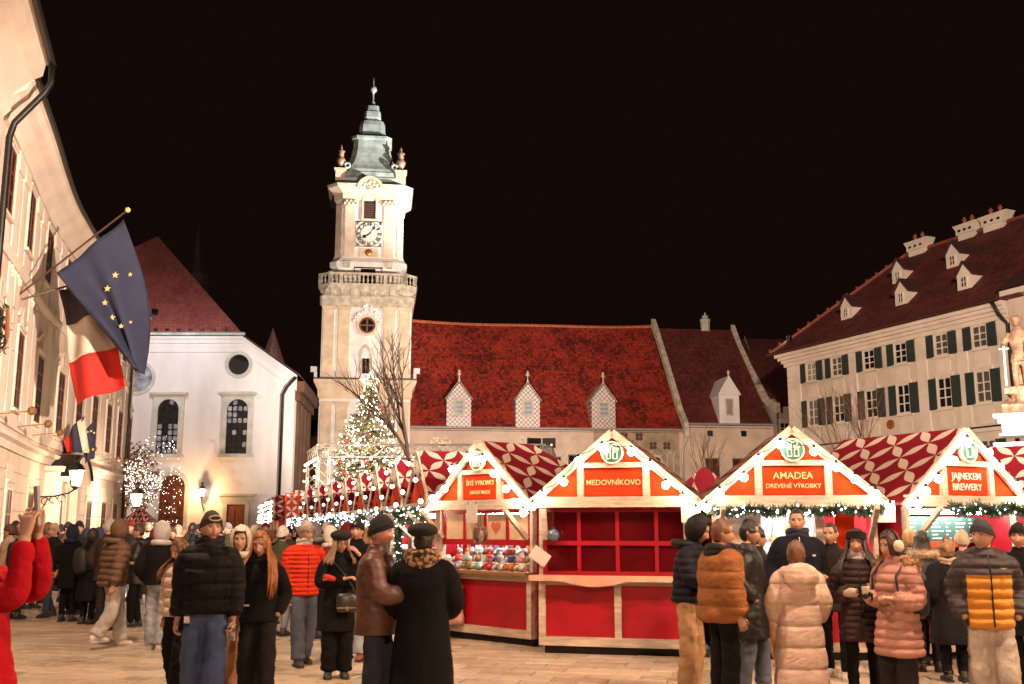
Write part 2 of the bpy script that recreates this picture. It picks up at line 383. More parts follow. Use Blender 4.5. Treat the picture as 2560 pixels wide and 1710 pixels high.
for i, s in enumerate(WIN_S):
    p, rz = pal_frame(s); n = pal(s)[1]
    q = p + n * .05
    for (z0, z1, cols, rows) in ((5.25, 7.62, 2, 4), (10.25, 12.15, 2, 3)):
        add_window(palace, 'window', (q.x, q.y, z0), rz, 1.22, z1 - z0, cols, rows, M_WOODW, M_GLASSD, fw=.08, bar=.03, surround=(.10, M_PL2), sill=M_PL2, fd=.015, sd=.02)
        # stucco hood and apron panel
        hp = MB(); z = z1
        hp.prism([(-.95, z+.42), (-.7, z+.42), (-.35, z+.62), (0, z+.72), (.35, z+.62), (.7, z+.42), (.95, z+.42), (.95, z+.52), (.7, z+.55), (.35, z+.76), (0, z+.86), (-.35, z+.76), (-.7, z+.55), (-.95, z+.52)], -.08, .02)
        if z0 < 6: hp.build('window_hood', M_PL2, palace, loc=(p.x, p.y, 0), rz=rz)
        ap = MB()
        za = 4.98 if z0 < 6 else 9.5
        ap.prism([(-.62, za), (.62, za), (.72, za+.1), (.62, z0-.14), (-.62, z0-.14), (-.72, za+.1)], -.03, .02); ap.build('apron_panel', M_PL2, palace, loc=(p.x, p.y, 0), rz=rz)
        kz = z1 + .2
        if z0 < 6: MB().prism([(-.16, kz), (.16, kz), (.22, kz+.5), (-.22, kz+.5)], -.10, .02).build('keystone', M_STONE, palace, loc=(p.x, p.y, 0), rz=rz)
    if i != 3:
        add_window(palace, 'window', (q.x + n.x*.02, q.y + n.y*.02, 1.25), rz, 1.15, 1.6, 2, 2, M_WOODW, M_GLASSD, fw=.08, bar=.03, surround=(.15, M_PL2), sill=M_PL2, fd=.015, sd=.02)
        MB().box(-.62, .62, -.05, .03, 3.12, 3.55).build('lintel_panel', M_PL2, palace, loc=(p.x, p.y, 0), rz=rz)
    # lesenes with capitals between the windows
    if i < len(WIN_S) - 1:
        sm = (s + WIN_S[i+1]) / 2; wv = min(.42, (WIN_S[i+1] - s) * .11)
        p2, rz2 = pal_frame(sm)
        for off in ((-.62, .62) if WIN_S[i+1] - s > 4 else (0,)):
            l = MB(); l.box(off-wv, off+wv, -.04, .02, 4.96, 11.9); l.build('pilaster', M_PL2, palace, loc=(p2.x, p2.y, 0), rz=rz2)
            c = MB(); c.prism([(off-wv-.03, 11.9), (off+wv+.03, 11.9), (off+wv+.12, 12.25), (off+wv+.12, 12.44), (off-wv-.12, 12.44), (off-wv-.12, 12.25)], -.10, .02); c.build('capital', M_PL2, palace, loc=(p2.x, p2.y, 0), rz=rz2)
            c = MB()
            for k in range(5): c.ball((off + (k-2)*.11, -.03, 8.95 + .10*cos(k*1.3)), .09, 7, 5)
            c.build('stucco_ornament', M_PL2, palace, loc=(p2.x, p2.y, 0), rz=rz2)
        for z0, z1 in ((5.3, 8.5), (9.7, 11.7)):
            hw = .28
            if WIN_S[i+1] - s > 4: hw = .2
            MB().prism([(-hw, z0+.12), (-hw+.1, z0), (hw-.1, z0), (hw, z0+.12), (hw, z1-.12), (hw-.1, z1), (-hw+.1, z1), (-hw, z1-.12)], -.025, .02).build('stucco_panel', M_PL2, palace, loc=(p2.x, p2.y, 0), rz=rz2)
# portal with segmental hood
p, rz = pal_frame(30.4)
por = MB()
for a, b in ((-2.3, -1.2), (1.2, 2.3)):
    po = MB().box(min(a, -1.75) if a < 0 else 1.75, -1.75 if a < 0 else b, -.55, .0, 0, 3.7).build('portal_pier', M_PL2, palace, loc=(p.x, p.y, 0), rz=rz)
    MB().box(-1.748 if a < 0 else a, b if a < 0 else 1.748, -.25, 0, 0, 3.2).build('inner_pier', M_PL2, po)
    MB().box(-2.45 if a < 0 else 1.62, -1.62 if a < 0 else 2.45, -.66, 0, 3.702, 3.9).build('pier_cap', M_PL2, po)
hood = MB(); o1 = arc(0, .9, 3.25, R(48), R(132), 14); o2 = arc(0, .9, 2.97, R(48), R(132), 14)
hood.prism(o1 + o2[::-1], -.95, .0); hood.build('portal_hood', M_PL2, palace, loc=(p.x, p.y, .25), rz=rz)
hc = MB(); o1 = arc(0, .9, 3.32, R(47), R(133), 14); o2 = arc(0, .9, 3.254, R(47), R(133), 14)
hc.prism(o1 + o2[::-1], -1.05, .0); hc.build('portal_roof', M_DARK, palace, loc=(p.x, p.y, .25), rz=rz)
tym = MB(); tym.prism(arc(0, .9, 2.94, R(50), R(130), 12), -.12, 0); tym.build('tympanum', M_PL, palace, loc=(p.x, p.y, .25), rz=rz)
dr = MB(); dr.prism([(-1.15, 0)] + [(1.15, 0), (1.15, 2.1)] + arc(0, 2.1, 1.15, 0, pi, 12) , -.10, .02); dr.build('door', M_DOORW, palace, loc=(p.x, p.y, 0), rz=rz)
ar = MB(); o1 = arc(0, 2.1, 1.45, 0, pi, 14); o2 = arc(0, 2.1, 1.152, 0, pi, 14); ar.prism(o1 + o2[::-1], -.2, .02); ar.build('door_arch', M_PL2, palace, loc=(p.x, p.y, 0), rz=rz)
# downpipe near the far end, its own part
p, n = pal(45.6)
MB().tube([p + n*.2 + Vector((0, 0, z)) for z in (.2, 4, 8, 12.4)] + [p + n*.55 + Vector((0, 0, 13.1)), p + n*.8 + Vector((0, 0, 13.35))], .075, 8).build('downpipe', M_DARK, palace, True)
# floodlight rods along the string course
for s in (17.6, 21.5, 24.8, 32.6, 38.6, 41.0, 44.8):
    p, n = pal(s); t = Vector((-n.y, n.x, 0))
    rod = MB(); a = p + Vector((0, 0, 4.75)); b = a + n*.95 + Vector((0, 0, .12))
    rod.bar(a, b, .035).ball(tuple(b), .13, 8, 6); rod.box(a.x-.05, a.x+.05, a.y-.05, a.y+.05, a.z-.12, a.z+.12)
    rod.build('spotlight_rod', mat('brass_rod', (.25, .13, .05), .5, metal=.4), palace)

# nearer house at the photo's upper left: eaves, gutter, downpipe
house = thing('town_house', 'cream house with deep eaves and dark bent downpipe at top left corner', 'building')
pal_strip([(.15, 0), (.15, 13.3), (-9, 13.3), (-9, 0)], 2, S_HOUSE-.03).build('wall', M_PL, house)
pal_strip([(.14, 12.2), (.3, 12.4), (.35, 12.9), (.75, 13.3), (1.0, 13.45), (1.05, 13.75), (1.15, 13.8), (.14, 13.8)], 2, S_HOUSE-.05).build('cornice', M_PL2, house)
pal_strip([(1.16, 13.802), (-4.5, 18.6), (-9.5, 13.802)], 2, S_HOUSE-.05).build('roof', mat('house_roof', (.05, .02, .018), .8, var=.3, scale=3), house)
pal_strip([(1.15, 13.72), (1.27, 13.68), (1.31, 13.8), (1.27, 13.86), (1.15, 13.84)], 2, S_HOUSE-.05).build('gutter', M_DARK, house)
p, n = pal(S_HOUSE - .25)
MB().tube([p + n*1.24 + Vector((0, 0, 13.72)), p + n*1.24 + Vector((0, 0, 13.2)), p + n*1.1 + Vector((0, 0, 12.9)), p + n*.45 + Vector((0, 0, 12.0)), p + n*.36 + Vector((0, 0, 11.6)), p + n*.36 + Vector((0, 0, 6)), p + n*.36 + Vector((0, 0, .3))], .085, 10).build('downpipe', M_DARK, house, True)
for s in (4.5, 8.0, 11.3):
    p, rz = pal_frame(s); n = pal(s)[1]; q = p + n*.2
    for z0, z1 in ((1.2, 2.9), (5.25, 7.6), (10.0, 11.8)): add_window(house, 'window', (q.x, q.y, z0), rz, 1.2, z1-z0, 2, 3, M_WOODW, surround=(.17, M_PL2), sill=M_PL2)

# ================================================================== church at the end of the square
M_SIDE = mat('shaded_side_plaster', (.12, .055, .027), .9, var=.2, scale=1)  # the flank's shade is put into this dark colour
church = thing('church', 'white church with steep red hipped roof, two arched windows and round windows', 'building', (0, 64, 0))
def lean_back(mb):
    """the church's flank runs off slightly to the left"""
    mb.v = [(x - .09*max(0, y), y, z) for x, y, z in mb.v]; return mb
front = MB(); front.prism([(-38.5, 0), (-13.46, 0), (-13.46, 10.75), (-16.9, 13.15), (-35, 13.15), (-38.5, 10.75)], 0, .6)
front.build('front_wall', M_WHITE, church)
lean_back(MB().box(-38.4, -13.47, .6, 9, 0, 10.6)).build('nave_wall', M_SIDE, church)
# cornice follows the roofline
cor = MB()
def band(mb, path, prof):
    rs = [[(x, y, z + dz) for (y, dz) in prof] for x, z in path]
    mb.rings(rs)
for (dz0, dz1, y) in ((-1.0, -.85, -.10), (-.85, -.45, -.05), (-.45, -.2, -.16), (-.2, -.02, -.30)):
    band(cor, [(-30, 13.4), (-16.8, 13.4), (-13.35, 10.98)], [(y, dz0), (y, dz1 - .001), (.02, dz1 - .001), (.02, dz0)])
cor.build('cornice', M_WHITE, church)
rf = MB(); A = (-25.9, 9.5, 22.6)
rf.add([(-35.2, -.38, 13.45), (-16.7, -.38, 13.45), A, (-25.9, 12, 22.6), (-16.7, 12, 13.45), (-35.2, 12, 13.45)], [(0, 1, 2), (1, 4, 3, 2), (0, 2, 3, 5), (0, 5, 4, 1)])
lean_back(rf); rf.v[2] = A
rf.build('roof', tile_mat('church_tiles', (.36, .085, .07), (.52, .15, .12), .24, .24), church)
ra = MB(); ra.add([(-16.72, -.38, 13.46), (-13.1, -.38, 10.95), (-13.1, 9, 10.95), (-16.72, 9, 13.46), (-16.72, -.38, 13.36), (-13.1, -.38, 10.85), (-13.1, 9, 10.85), (-16.72, 9, 13.36)],
       [(0, 1, 2, 3), (0, 4, 5, 1), (1, 5, 6, 2), (7, 6, 5, 4), (3, 7, 4, 0), (2, 6, 7, 3)])
lean_back(ra).build('side_roof', mat('dark_tiles', (.06, .022, .02), .8, var=.3, scale=3), church)
gt = MB(); gt.tube([(-36, -.46, 13.5), (-16.6, -.46, 13.5)], .10, 8); gt.build('gutter', M_COPPER, church)
sn = MB()
for i in range(12): sn.box(-26 + i*.72, -25.8 + i*.72, -.1, .0, 13.75, 13.9)
sn.build('snow_guards', M_DARK, church)
for (cx, z0, z1) in ((-21.2, 6.1, 9.45), (-16.93, 6.1, 9.45)):
    w = 1.3; zs = z1 - w/2
    fr = MB(); fr.prism([(cx-w/2-.32, z0-.02), (cx-w/2-.32, z1+.28), (cx+w/2+.32, z1+.28), (cx+w/2+.32, z0-.02), (cx+w/2, z0-.02), (cx+w/2, zs)] + arc(cx, zs, w/2, 0, pi, 14)[1:] + [(cx-w/2, z0-.02)], -.14, .0)
    wo = fr.build('arched_window', M_TRIM, church)
    MB().box(cx-w/2-.5, cx+w/2+.5, -.34, 0, z1+.282, z1+.42).box(cx-w/2-.42, cx+w/2+.42, -.24, 0, z1+.20, z1+.28).build('lintel', M_TRIM, wo)
    MB().box(cx-w/2-.42, cx+w/2+.42, -.22, 0, z0-.22, z0-.022).build('window_sill', M_TRIM, wo)
    gl = MB(); gl.prism([(cx-w/2, z0), (cx+w/2, z0), (cx+w/2, zs)] + arc(cx, zs, w/2, 0, pi, 14)[1:], -.025, -.005); gl.build('glass', M_GLASS, wo)
    ld = MB()
    for i in range(1, 4): ld.box(cx-w/2 + w*i/4 - .028, cx-w/2 + w*i/4 + .028, -.07, -.03, z0, z1 - (.12 if i != 2 else .02))
    for i in range(1, 8): ld.box(cx-w/2, cx+w/2, -.065, -.032, z0 + i*.37 - .028, z0 + i*.37 + .028)
    a1 = arc(cx, zs, .36, 0, pi, 10); a2 = arc(cx, zs, .31, 0, pi, 10); ld.prism(a1 + a2[::-1], -.07, -.03)
    ld.build('window_bars', M_IRON, wo)
    for i in range(4):
        for j in range(9):
            zc = z0 + j*.37 + .185; xc = cx - w/2 + w*(i+.5)/4
            lit = (j in (2, 3, 1, 0, 4)) if cx < -20 else (j in (5, 6, 7, 3))
            if abs(xc-cx) + .1 > math.sqrt(max(0, (w/2)**2 - max(0, zc + .12 - zs)**2)): continue
            if random.random() < .18: lit = not lit
            q = MB().prism([(xc-.12, zc-.1), (xc-.07, zc-.145), (xc+.07, zc-.145), (xc+.12, zc-.1), (xc+.12, zc+.1), (xc+.07, zc+.145), (xc-.07, zc+.145), (xc-.12, zc+.1)], -.045, -.028)
            q.build('pane', M_GLASSL if lit else M_GLASS, wo)
for (cx, cz, r) in ((-17.0, 11.62, .62), (-23.2, 10.8, .85)):
    o1 = arc(cx, cz, r+.22, 0, 2*pi, 28)[:-1]; ringp = MB()
    ringp.rings([[(x, -.1, z) for x, z in arc(cx, cz, r+.22, 0, 2*pi, 28)[:-1]], [(x, -.12, z) for x, z in arc(cx, cz, r+.03, 0, 2*pi, 28)[:-1]], [(x, .02, z) for x, z in arc(cx, cz, r, 0, 2*pi, 28)[:-1]]], cap=False)
    ringp.rings([[(x, .02, z) for x, z in arc(cx, cz, r+.22, 0, 2*pi, 28)[:-1]], [(x, -.1, z) for x, z in arc(cx, cz, r+.22, 0, 2*pi, 28)[:-1]]], cap=False)
    wo = ringp.build('round_window', M_TRIM, church)
    MB().prism(arc(cx, cz, r, 0, 2*pi, 28)[:-1], -.02, -.004).build('pane', M_GLASS if r < .7 else M_GLASSL, wo)
dw = MB(); dw.box(-17.55, -17.3, -.15, 0, 0, 3.2).box(-16.2, -15.95, -.15, 0, 0, 3.2).box(-17.302, -16.198, -.148, 0, 3.02, 3.2).box(-17.75, -15.75, -.12, 0, 3.2, 3.5).box(-17.95, -15.55, -.28, 0, 3.502, 3.66)
do = dw.build('door_case', M_TRIM, church)
for sx in (-1, 1):
    x = -16.75 + sx*.275
    d = MB().box(x-.27, x+.27, -.06, -.02, 0, 3.02)
    for zz in (.25, 1.15, 2.05): d.box(x-.19, x+.19, -.085, -.06, zz, zz+.75)
    d.build('door_leaf', M_DOORW, do)
ni = MB(); ni.prism([(-21.6, 1.5), (-19.7, 1.5), (-19.7, 4.1)] + arc(-20.65, 4.1, .95, 0, pi, 12)[1:], -.16, 0); no = ni.build('wall_niche', M_TRIM, church)
MB().prism([(-21.4, 1.7), (-19.9, 1.7), (-19.9, 4.05)] + arc(-20.65, 4.05, .75, 0, pi, 12)[1:], -.19, -.162).build('niche_relief', mat('dark_bronze_relief', (.12, .035, .015), .5, metal=.3, var=.5, scale=4, bump=.8, bscale=6), no)
MB().tube([(-13.35, -.3, 10.8), (-13.9, -.2, 10.2), (-14.15, -.16, 9.7), (-14.15, -.16, 0.2)], .09, 8).build('downpipe', M_DARK, church, True)
for k in range(4):
    y = .9 + k*2.1
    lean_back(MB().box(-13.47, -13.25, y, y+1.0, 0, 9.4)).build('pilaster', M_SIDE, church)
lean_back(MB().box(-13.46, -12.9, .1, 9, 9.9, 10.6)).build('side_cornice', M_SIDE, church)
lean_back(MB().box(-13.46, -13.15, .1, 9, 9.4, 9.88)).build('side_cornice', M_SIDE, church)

# far roofs and spires seen faintly behind
tp_ = at(626, 752, 86)
tur = thing('turret', 'small dark pointed turret roof behind the church', 'turret', (tp_.x, 86, 0))
MB().lathe([(1.4, 0), (1.4, tp_.z-4.6), (1.6, tp_.z-4.5), (.02, tp_.z)], 8).build('cone_roof', mat('far_slate', (.16, .08, .07), .8, var=.2), tur)
sp = thing('distant_spire', 'faint dark church spire far behind the white church roof', 'spire', (at(450, 600, 150).x, 150, 0))
zt_ = at(450, 505, 150).z
s_ = MB(); s_.box(-2.2, 2.2, -2.2, 2.2, 0, zt_-13); s_.lathe([(2.6, zt_-13), (1.8, zt_-10), (1.9, zt_-8.5), (.7, zt_-6), (.6, zt_-5), (.05, zt_)], 8)
s_.build('spire', mat('far_spire_slate', (.09, .05, .04), .8), sp)
bk = thing('alley_house', 'dark plain house at the end of the alley beside the tower', 'building', (-14.6, 92, 0))
ab = MB(); ab.box(-4, 1.2, 0, 8, 0, 9.6); ab.build('wall', mat('alley_plaster', (.30, .20, .13), .9, var=.15), bk)
MB().prism([(-4.3, 9.6), (1.5, 9.6), (-1.4, 13.5)], -.2, 8.2).build('roof', mat('dark_tiles'), bk)
for z in (3.4, 6.4): add_window(bk, 'window', (-.2, -.03, z), 0, 1.0, 1.6, 2, 2, M_WOODW)

# ================================================================== old town hall: tower, hall and annex share one frame, turned 7 degrees
TO, TR = (-11.95, 84.0), R(7)
tower = thing('clock_tower', 'tall yellow and white clock tower with green copper dome', 'tower', (TO[0], TO[1], 0), TR)
def chamf(h, c, z, cy=3.7):
    return [(-h+c, cy-h, z), (h-c, cy-h, z), (h, cy-h+c, z), (h, cy+h-c, z), (h-c, cy+h, z), (-h+c, cy+h, z), (-h, cy+h-c, z), (-h, cy-h+c, z)]
def stack(levels, name, m, parent, smooth=False):
    mb = MB(); mb.rings([chamf(h, c, z) for z, h, c in levels]); return mb.build(name, m, parent, smooth)
stack([(0, 3.68, .02), (13.0, 3.68, .02)], 'lower_shaft', M_TWH, tower)
stack([(11.9, 3.70, .02), (12.1, 3.80, .02), (12.6, 3.82, .02), (13.0, 4.0, .02), (13.2, 4.12, .02), (13.45, 4.14, .02)], 'ledge_cornice', M_YEL, tower)
stack([(13.452, 4.16, .02), (13.56, 4.18, .02), (13.6, 3.7, .02)], 'ledge_flashing', M_DARK, tower)
stack([(13.6, 3.66, .02), (20.3, 3.66, .02)], 'middle_shaft', M_TWH, tower)
stack([(19.5, 3.68, .02), (19.65, 3.84, .1), (20.4, 3.86, .2), (20.6, 3.75, .3), (20.9, 3.9, .5), (21.06, 4.02, .8), (21.3, 4.04, .85)], 'balcony_corbel', M_STONE, tower)
# consoles under the balcony
for x in (-2.8, -2.0, -1.2, -.4, .4, 1.2, 2.0, 2.8):
    MB().prism([(x-.16, 20.55), (x+.16, 20.55), (x+.2, 21.04), (x-.2, 21.04)], -.34, -.05).build('console', M_STONE, tower)
# balustrade on the chamfered plan
def edge_pts(h, c, cy=3.7): return [Vector((p[0], p[1], 0)) for p in chamf(h, c, 0, cy)]
EP = edge_pts(3.92, .85)
bal_me = MB().lathe([(.09, 0), (.09, .05), (.05, .1), (.095, .28), (.05, .5), (.04, .6), (.08, .68), (.08, .75)], 8).mesh('baluster', M_STONE, True)
rail = MB()
for i in (7, 0, 1, 2, 6):
    a, b = EP[i], EP[(i+1) % 8]
    rail.bar(a + Vector((0, 0, 22.28)), b + Vector((0, 0, 22.28)), .34, .17); rail.bar(a + Vector((0, 0, 21.37)), b + Vector((0, 0, 21.37)), .34, .16)
    L_ = (b-a).length; n = max(2, round(L_/.36))
    for k in range(n):
        t = (k+.5)/n
        if n > 8 and k % 5 == 2 and abs(t-.5) > .12: 
            rail.bar(a.lerp(b, t) + Vector((0, 0, 21.45)), a.lerp(b, t) + Vector((0, 0, 22.2)), .26); continue
        q = a.lerp(b, t); link('baluster', bal_me, tower, (q.x, q.y, 21.45))
    rail.bar(a + Vector((0, 0, 21.3)), a + Vector((0, 0, 22.42)), .3); rail.bar(b + Vector((0, 0, 21.3)), b + Vector((0, 0, 22.42)), .3)
rail.build('balustrade_rail', M_STONE, tower)
# pilasters of the lower and middle stage
for (z0, z1, m) in ((0.3, 11.3, M_YEL), (14.1, 19.2, M_YEL)):
    for x in (-3.1, -1.85, 1.85, 3.1):
        hw = .44 if abs(x) > 2.5 else .46
        MB().box(x-hw, x+hw, -.12, .05, z0, z1).build('pilaster', m, tower)
        MB().prism([(x-hw-.03, z1), (x+hw+.03, z1), (x+hw+.16, z1+.36), (x-hw-.16, z1+.36)], -.24, .05).build('capital', m, tower)
        if z0 > 5: MB().box(x-hw-.1, x+hw+.1, -.2, .05, z0-.45, z0-.002).build('pilaster_base', m, tower)
# round window with cartouche
rw = MB(); rw.rings([[(x, -.16, z) for x, z in arc(.03, 18.0, .86, 0, 2*pi, 28)[:-1]], [(x, -.18, z) for x, z in arc(.03, 18.0, .68, 0, 2*pi, 28)[:-1]], [(x, .05, z) for x, z in arc(.03, 18.0, .64, 0, 2*pi, 28)[:-1]]], False)
rw.rings([[(x, .05, z) for x, z in arc(.03, 18.0, .86, 0, 2*pi, 28)[:-1]], [(x, -.16, z) for x, z in arc(.03, 18.0, .86, 0, 2*pi, 28)[:-1]]], False)
rwo = rw.build('round_window', M_YEL, tower)
MB().prism(arc(.03, 18.0, .64, 0, 2*pi, 24)[:-1], -.045, -.02).build('pane', M_GLASS, rwo)
wr = MB(); a1 = arc(.03, 18.0, .66, 0, 2*pi, 24); wr.rings([[(x, -.1, z) for x, z in a1[:-1]], [(x, -.1, z) for x, z in arc(.03, 18, .54, 0, 2*pi, 24)[:-1]], [(x, -.03, z) for x, z in arc(.03, 18, .54, 0, 2*pi, 24)[:-1]]], False)
wr.box(-.04, .10, -.1, -.05, 17.4, 18.6).box(-.6, .66, -.098, -.05, 17.94, 18.06); wr.build('window_bars', M_WOODW, rwo)
cart = MB()
for k in range(26):
    a = R(18 + k*5.8); rr = 1.02 + .14*sin(k*2.1)
    cart.ball((.03 + rr*cos(a)*1.05, -.1, 18.05 + rr*sin(a)), .13 + .05*random.random(), 7, 5, (1, .6, 1))
for k in range(9): cart.ball((.03 + random.uniform(-.4, .4), -.12, 19.15 + random.uniform(0, .55)), .16, 7, 5, (1, .6, 1.2))
cart.build('cartouche', M_TWH, tower, True)
# pointed window
pw = [(-.5, 14.0), (.5, 14.0), (.5, 15.6), (.42, 15.95), (.22, 16.25), (0, 16.45), (-.22, 16.25), (-.42, 15.95), (-.5, 15.6)]
pin = [(x*.66, 14.0 + (z-14.0)*.86) for x, z in pw]
pf = MB(); pf.rings([[(x, -.08, z) for x, z in pw], [(x, -.08, z) for x, z in pin], [(x, .02, z) for x, z in pin]], False); pf.rings([[(x, .02, z) for x, z in pw], [(x, -.08, z) for x, z in pw]], False)
pfo = pf.build('pointed_window', M_STONE, tower)
MB().prism(pin, -.02, .0).build('blind_panel', M_TWH, pfo); MB().box(-.3, .3, -.05, -.022, 14.02, 15.25).build('window_leaf', M_GLASS, pfo)
MB().box(-.03, .03, -.075, -.05, 14.02, 15.25).box(-.3, -.25, -.075, -.05, 14.02, 15.25).box(.25, .3, -.075, -.05, 14.02, 15.25).build('window_bars', M_WOODW, pfo)
# upper stage
def cy_front(h): return 3.7 - h
stack([(21.3, 3.05, .55), (23.0, 3.05, .55), (23.1, 3.2, .55), (23.5, 3.22, .6), (23.9, 2.95, .7), (24.3, 2.86, .75), (29.0, 2.86, .75)], 'upper_shaft', M_TWH, tower)
YF = cy_front(2.86)
for x in (-1.62, 1.62):
    MB().box(x-.42, x+.42, YF-.14, YF+.05, 23.95, 28.4).build('pilaster', M_YEL, tower)
    cp = MB(); cp.prism([(x-.44, 28.4), (x+.44, 28.4), (x+.62, 28.95), (x-.62, 28.95)], YF-.26, YF+.05)
    for k in range(7): cp.ball((x-.5 + k*.167, YF-.26, 28.6 + .2*(k % 2)), .13, 6, 5)
    cp.build('capital', M_YEL, tower, True)
for sx in (-1, 1):   # canted corner pilasters
    a = Vector((sx*2.11, YF, 0)); b = Vector((sx*2.86, YF+.75, 0)); mdl = (a+b)/2; nn = Vector((sx*.707, -.707, 0)); t = (b-a).normalized()
    cpv = MB(); cpv.add([tuple(mdl + t*u + nn*d + Vector((0, 0, z))) for z in (23.95, 28.6) for u, d in ((-.36, -.02), (.36, -.02), (.36, .14), (-.36, .14))], [(0, 3, 2, 1), (4, 5, 6, 7), (0, 1, 5, 4), (1, 2, 6, 5), (2, 3, 7, 6), (3, 0, 4, 7)])
    cpv.build('pilaster', M_YEL, tower)
stack([(28.9, 2.9, .75), (29.05, 3.02, .75), (29.5, 3.05, .78), (29.75, 3.3, .8), (29.95, 3.56, .85), (30.12, 3.6, .85)], 'main_cornice', M_YEL, tower)
stack([(30.122, 3.62, .86), (30.2, 3.64, .86), (30.28, 3.1, .7)], 'cornice_flashing', M_COPPER, tower)
cp = MB(); o1 = arc(0, 29.75, 1.12, R(8), R(172), 16); o2 = arc(0, 29.75, .86, R(8), R(172), 16); cp.prism(o1 + o2[::-1], .02, 1.4); cp.build('arched_pediment', M_YEL, tower)
cp = MB(); cp.prism(arc(0, 29.75, .862, 0, pi, 14), .2, 1.2); cp.build('pediment_panel', M_TWH, tower)
cp = MB()
for k in range(40): a = random.uniform(0, pi); rr = random.uniform(.0, .75); cp.ball((rr*cos(a), .15, 29.75 + rr*sin(a)), random.uniform(.08, .16), 6, 5)
cp.build('stucco_relief', M_YEL, tower, True)
# belfry opening
bo = [(-.66, 27.15), (.66, 27.15), (.66, 28.85)] + arc(0, 28.85, .66, 0, pi, 12)[1:]
bi = [(-.5, 27.3), (.5, 27.3), (.5, 28.85)] + arc(0, 28.85, .5, 0, pi, 12)[1:]
bf = MB(); bf.rings([[(x, YF-.2, z) for x, z in bo], [(x, YF-.2, z) for x, z in bi], [(x, YF+.0, z) for x, z in bi]], False); bf.rings([[(x, YF+.02, z) for x, z in bo], [(x, YF-.2, z) for x, z in bo]], False)
bfo = bf.build('belfry_window', M_YEL, tower)
MB().prism(bi, YF-.06, YF-.03).build('belfry_dark', mat('dark_belfry', (.03, .012, .01), .8), bfo)
for k in range(7): MB().box(-.49, .49, YF-.14, YF-.065, 27.35 + k*.2, 27.42 + k*.2).build('louvre', mat('louvre_wood', (.10, .035, .02), .7), bfo)
# clock
ck = MB().box(-1.12, 1.12, YF-.16, YF+.02, 24.85, 27.08).build('clock_panel', M_TWH, tower)
CKZ = 25.97
MB().prism(arc(0, CKZ, 1.06, 0, 2*pi, 40)[:-1], YF-.20, YF-.161).build('clock_face', mat('clock_white', (.75, .68, .58), .6, var=.05), ck)
M_CK = mat('clock_black', (.012, .012, .012), .5)
rg = MB()
for r0, r1 in ((1.06, 1.01), (.72, .70)):
    o1 = arc(0, CKZ, r0, 0, 2*pi, 40)[:-1]; o2 = arc(0, CKZ, r1, 0, 2*pi, 40)[:-1]
    rg.rings([[(x, YF-.215, z) for x, z in o1], [(x, YF-.215, z) for x, z in o2]], False)
for k in range(60):
    if k % 5: continue
    a = 2*pi*k/60; rg.ball((1.0*cos(a), YF-.215, CKZ + 1.0*sin(a)), .045, 6, 4)
for z in (24.87, 27.02): rg.box(-1.12, 1.12, YF-.19, YF-.16, z, z+.04)
rg.build('clock_rings', M_CK, ck)
for k, s in enumerate(['XII', 'I', 'II', 'III', 'IIII', 'V', 'VI', 'VII', 'VIII', 'IX', 'X', 'XI']):
    me = text_mesh(s, .34, M_CK, bold=.012); a = pi/2 - k*pi/6
    o = link('clock_numeral', me, ck, (.84*cos(a), YF-.222, CKZ + .84*sin(a))); o.rotation_euler = (0, k*pi/6, 0)
for (ang, ln, wd) in ((R(38), .86, .05), (R(238), .62, .07)):
    d = Vector((sin(ang), 0, cos(ang))); c0 = Vector((0, YF-.24, CKZ)); h = MB(); h.bar(c0 - d*.2, c0 + d*ln, wd, .02, up=(0, 1, 0)); h.ball(tuple(c0 + d*ln*.72), wd*2.2, 8, 5, (1, .2, 1)); h.build('clock_hand', M_CK, ck)
for sx in (-1, 1):
    for sz in (-1, 1):
        f = MB()
        for k in range(5):
            a = R(90*k/4); cx, cz = sx*1.02, CKZ + sz*1.02
            f.bar((cx, YF-.19, cz), (cx - sx*.26*cos(a), YF-.19, cz - sz*.26*sin(a)), .03, .02)
        f.build('clock_corner_scroll', M_CK, ck)
MB().box(-.78, .78, YF-.1, YF+.02, 23.95, 24.75).build('panel_below_clock', M_YEL, tower)
mo = MB(); mo.ball((0, YF-.12, 24.38), .32, 12, 8, (1, .5, 1)); mo.build('moon_ball', mat('gilded_ball', (.55, .22, .04), .35, metal=.6), tower)
MB().box(-.6, .6, .63, .66, 21.5, 22.95).build('balcony_door', M_GLASS, tower)
MB().bar((-1.15, .55, 23.02), (1.15, .55, 23.02), .09).bar((-1.15, .55, 22.4), (-1.15, .55, 23.4), .06).bar((1.15, .55, 22.4), (1.15, .55, 23.4), .06).build('balcony_lintel', M_IRON, tower)
for x in (-1.75, 1.75):
    MB().prism([(x-.22, 23.0), (x+.22, 23.0), (x+.3, 23.5), (x-.3, 23.5)], .3, .68).build('console', M_STONE, tower)
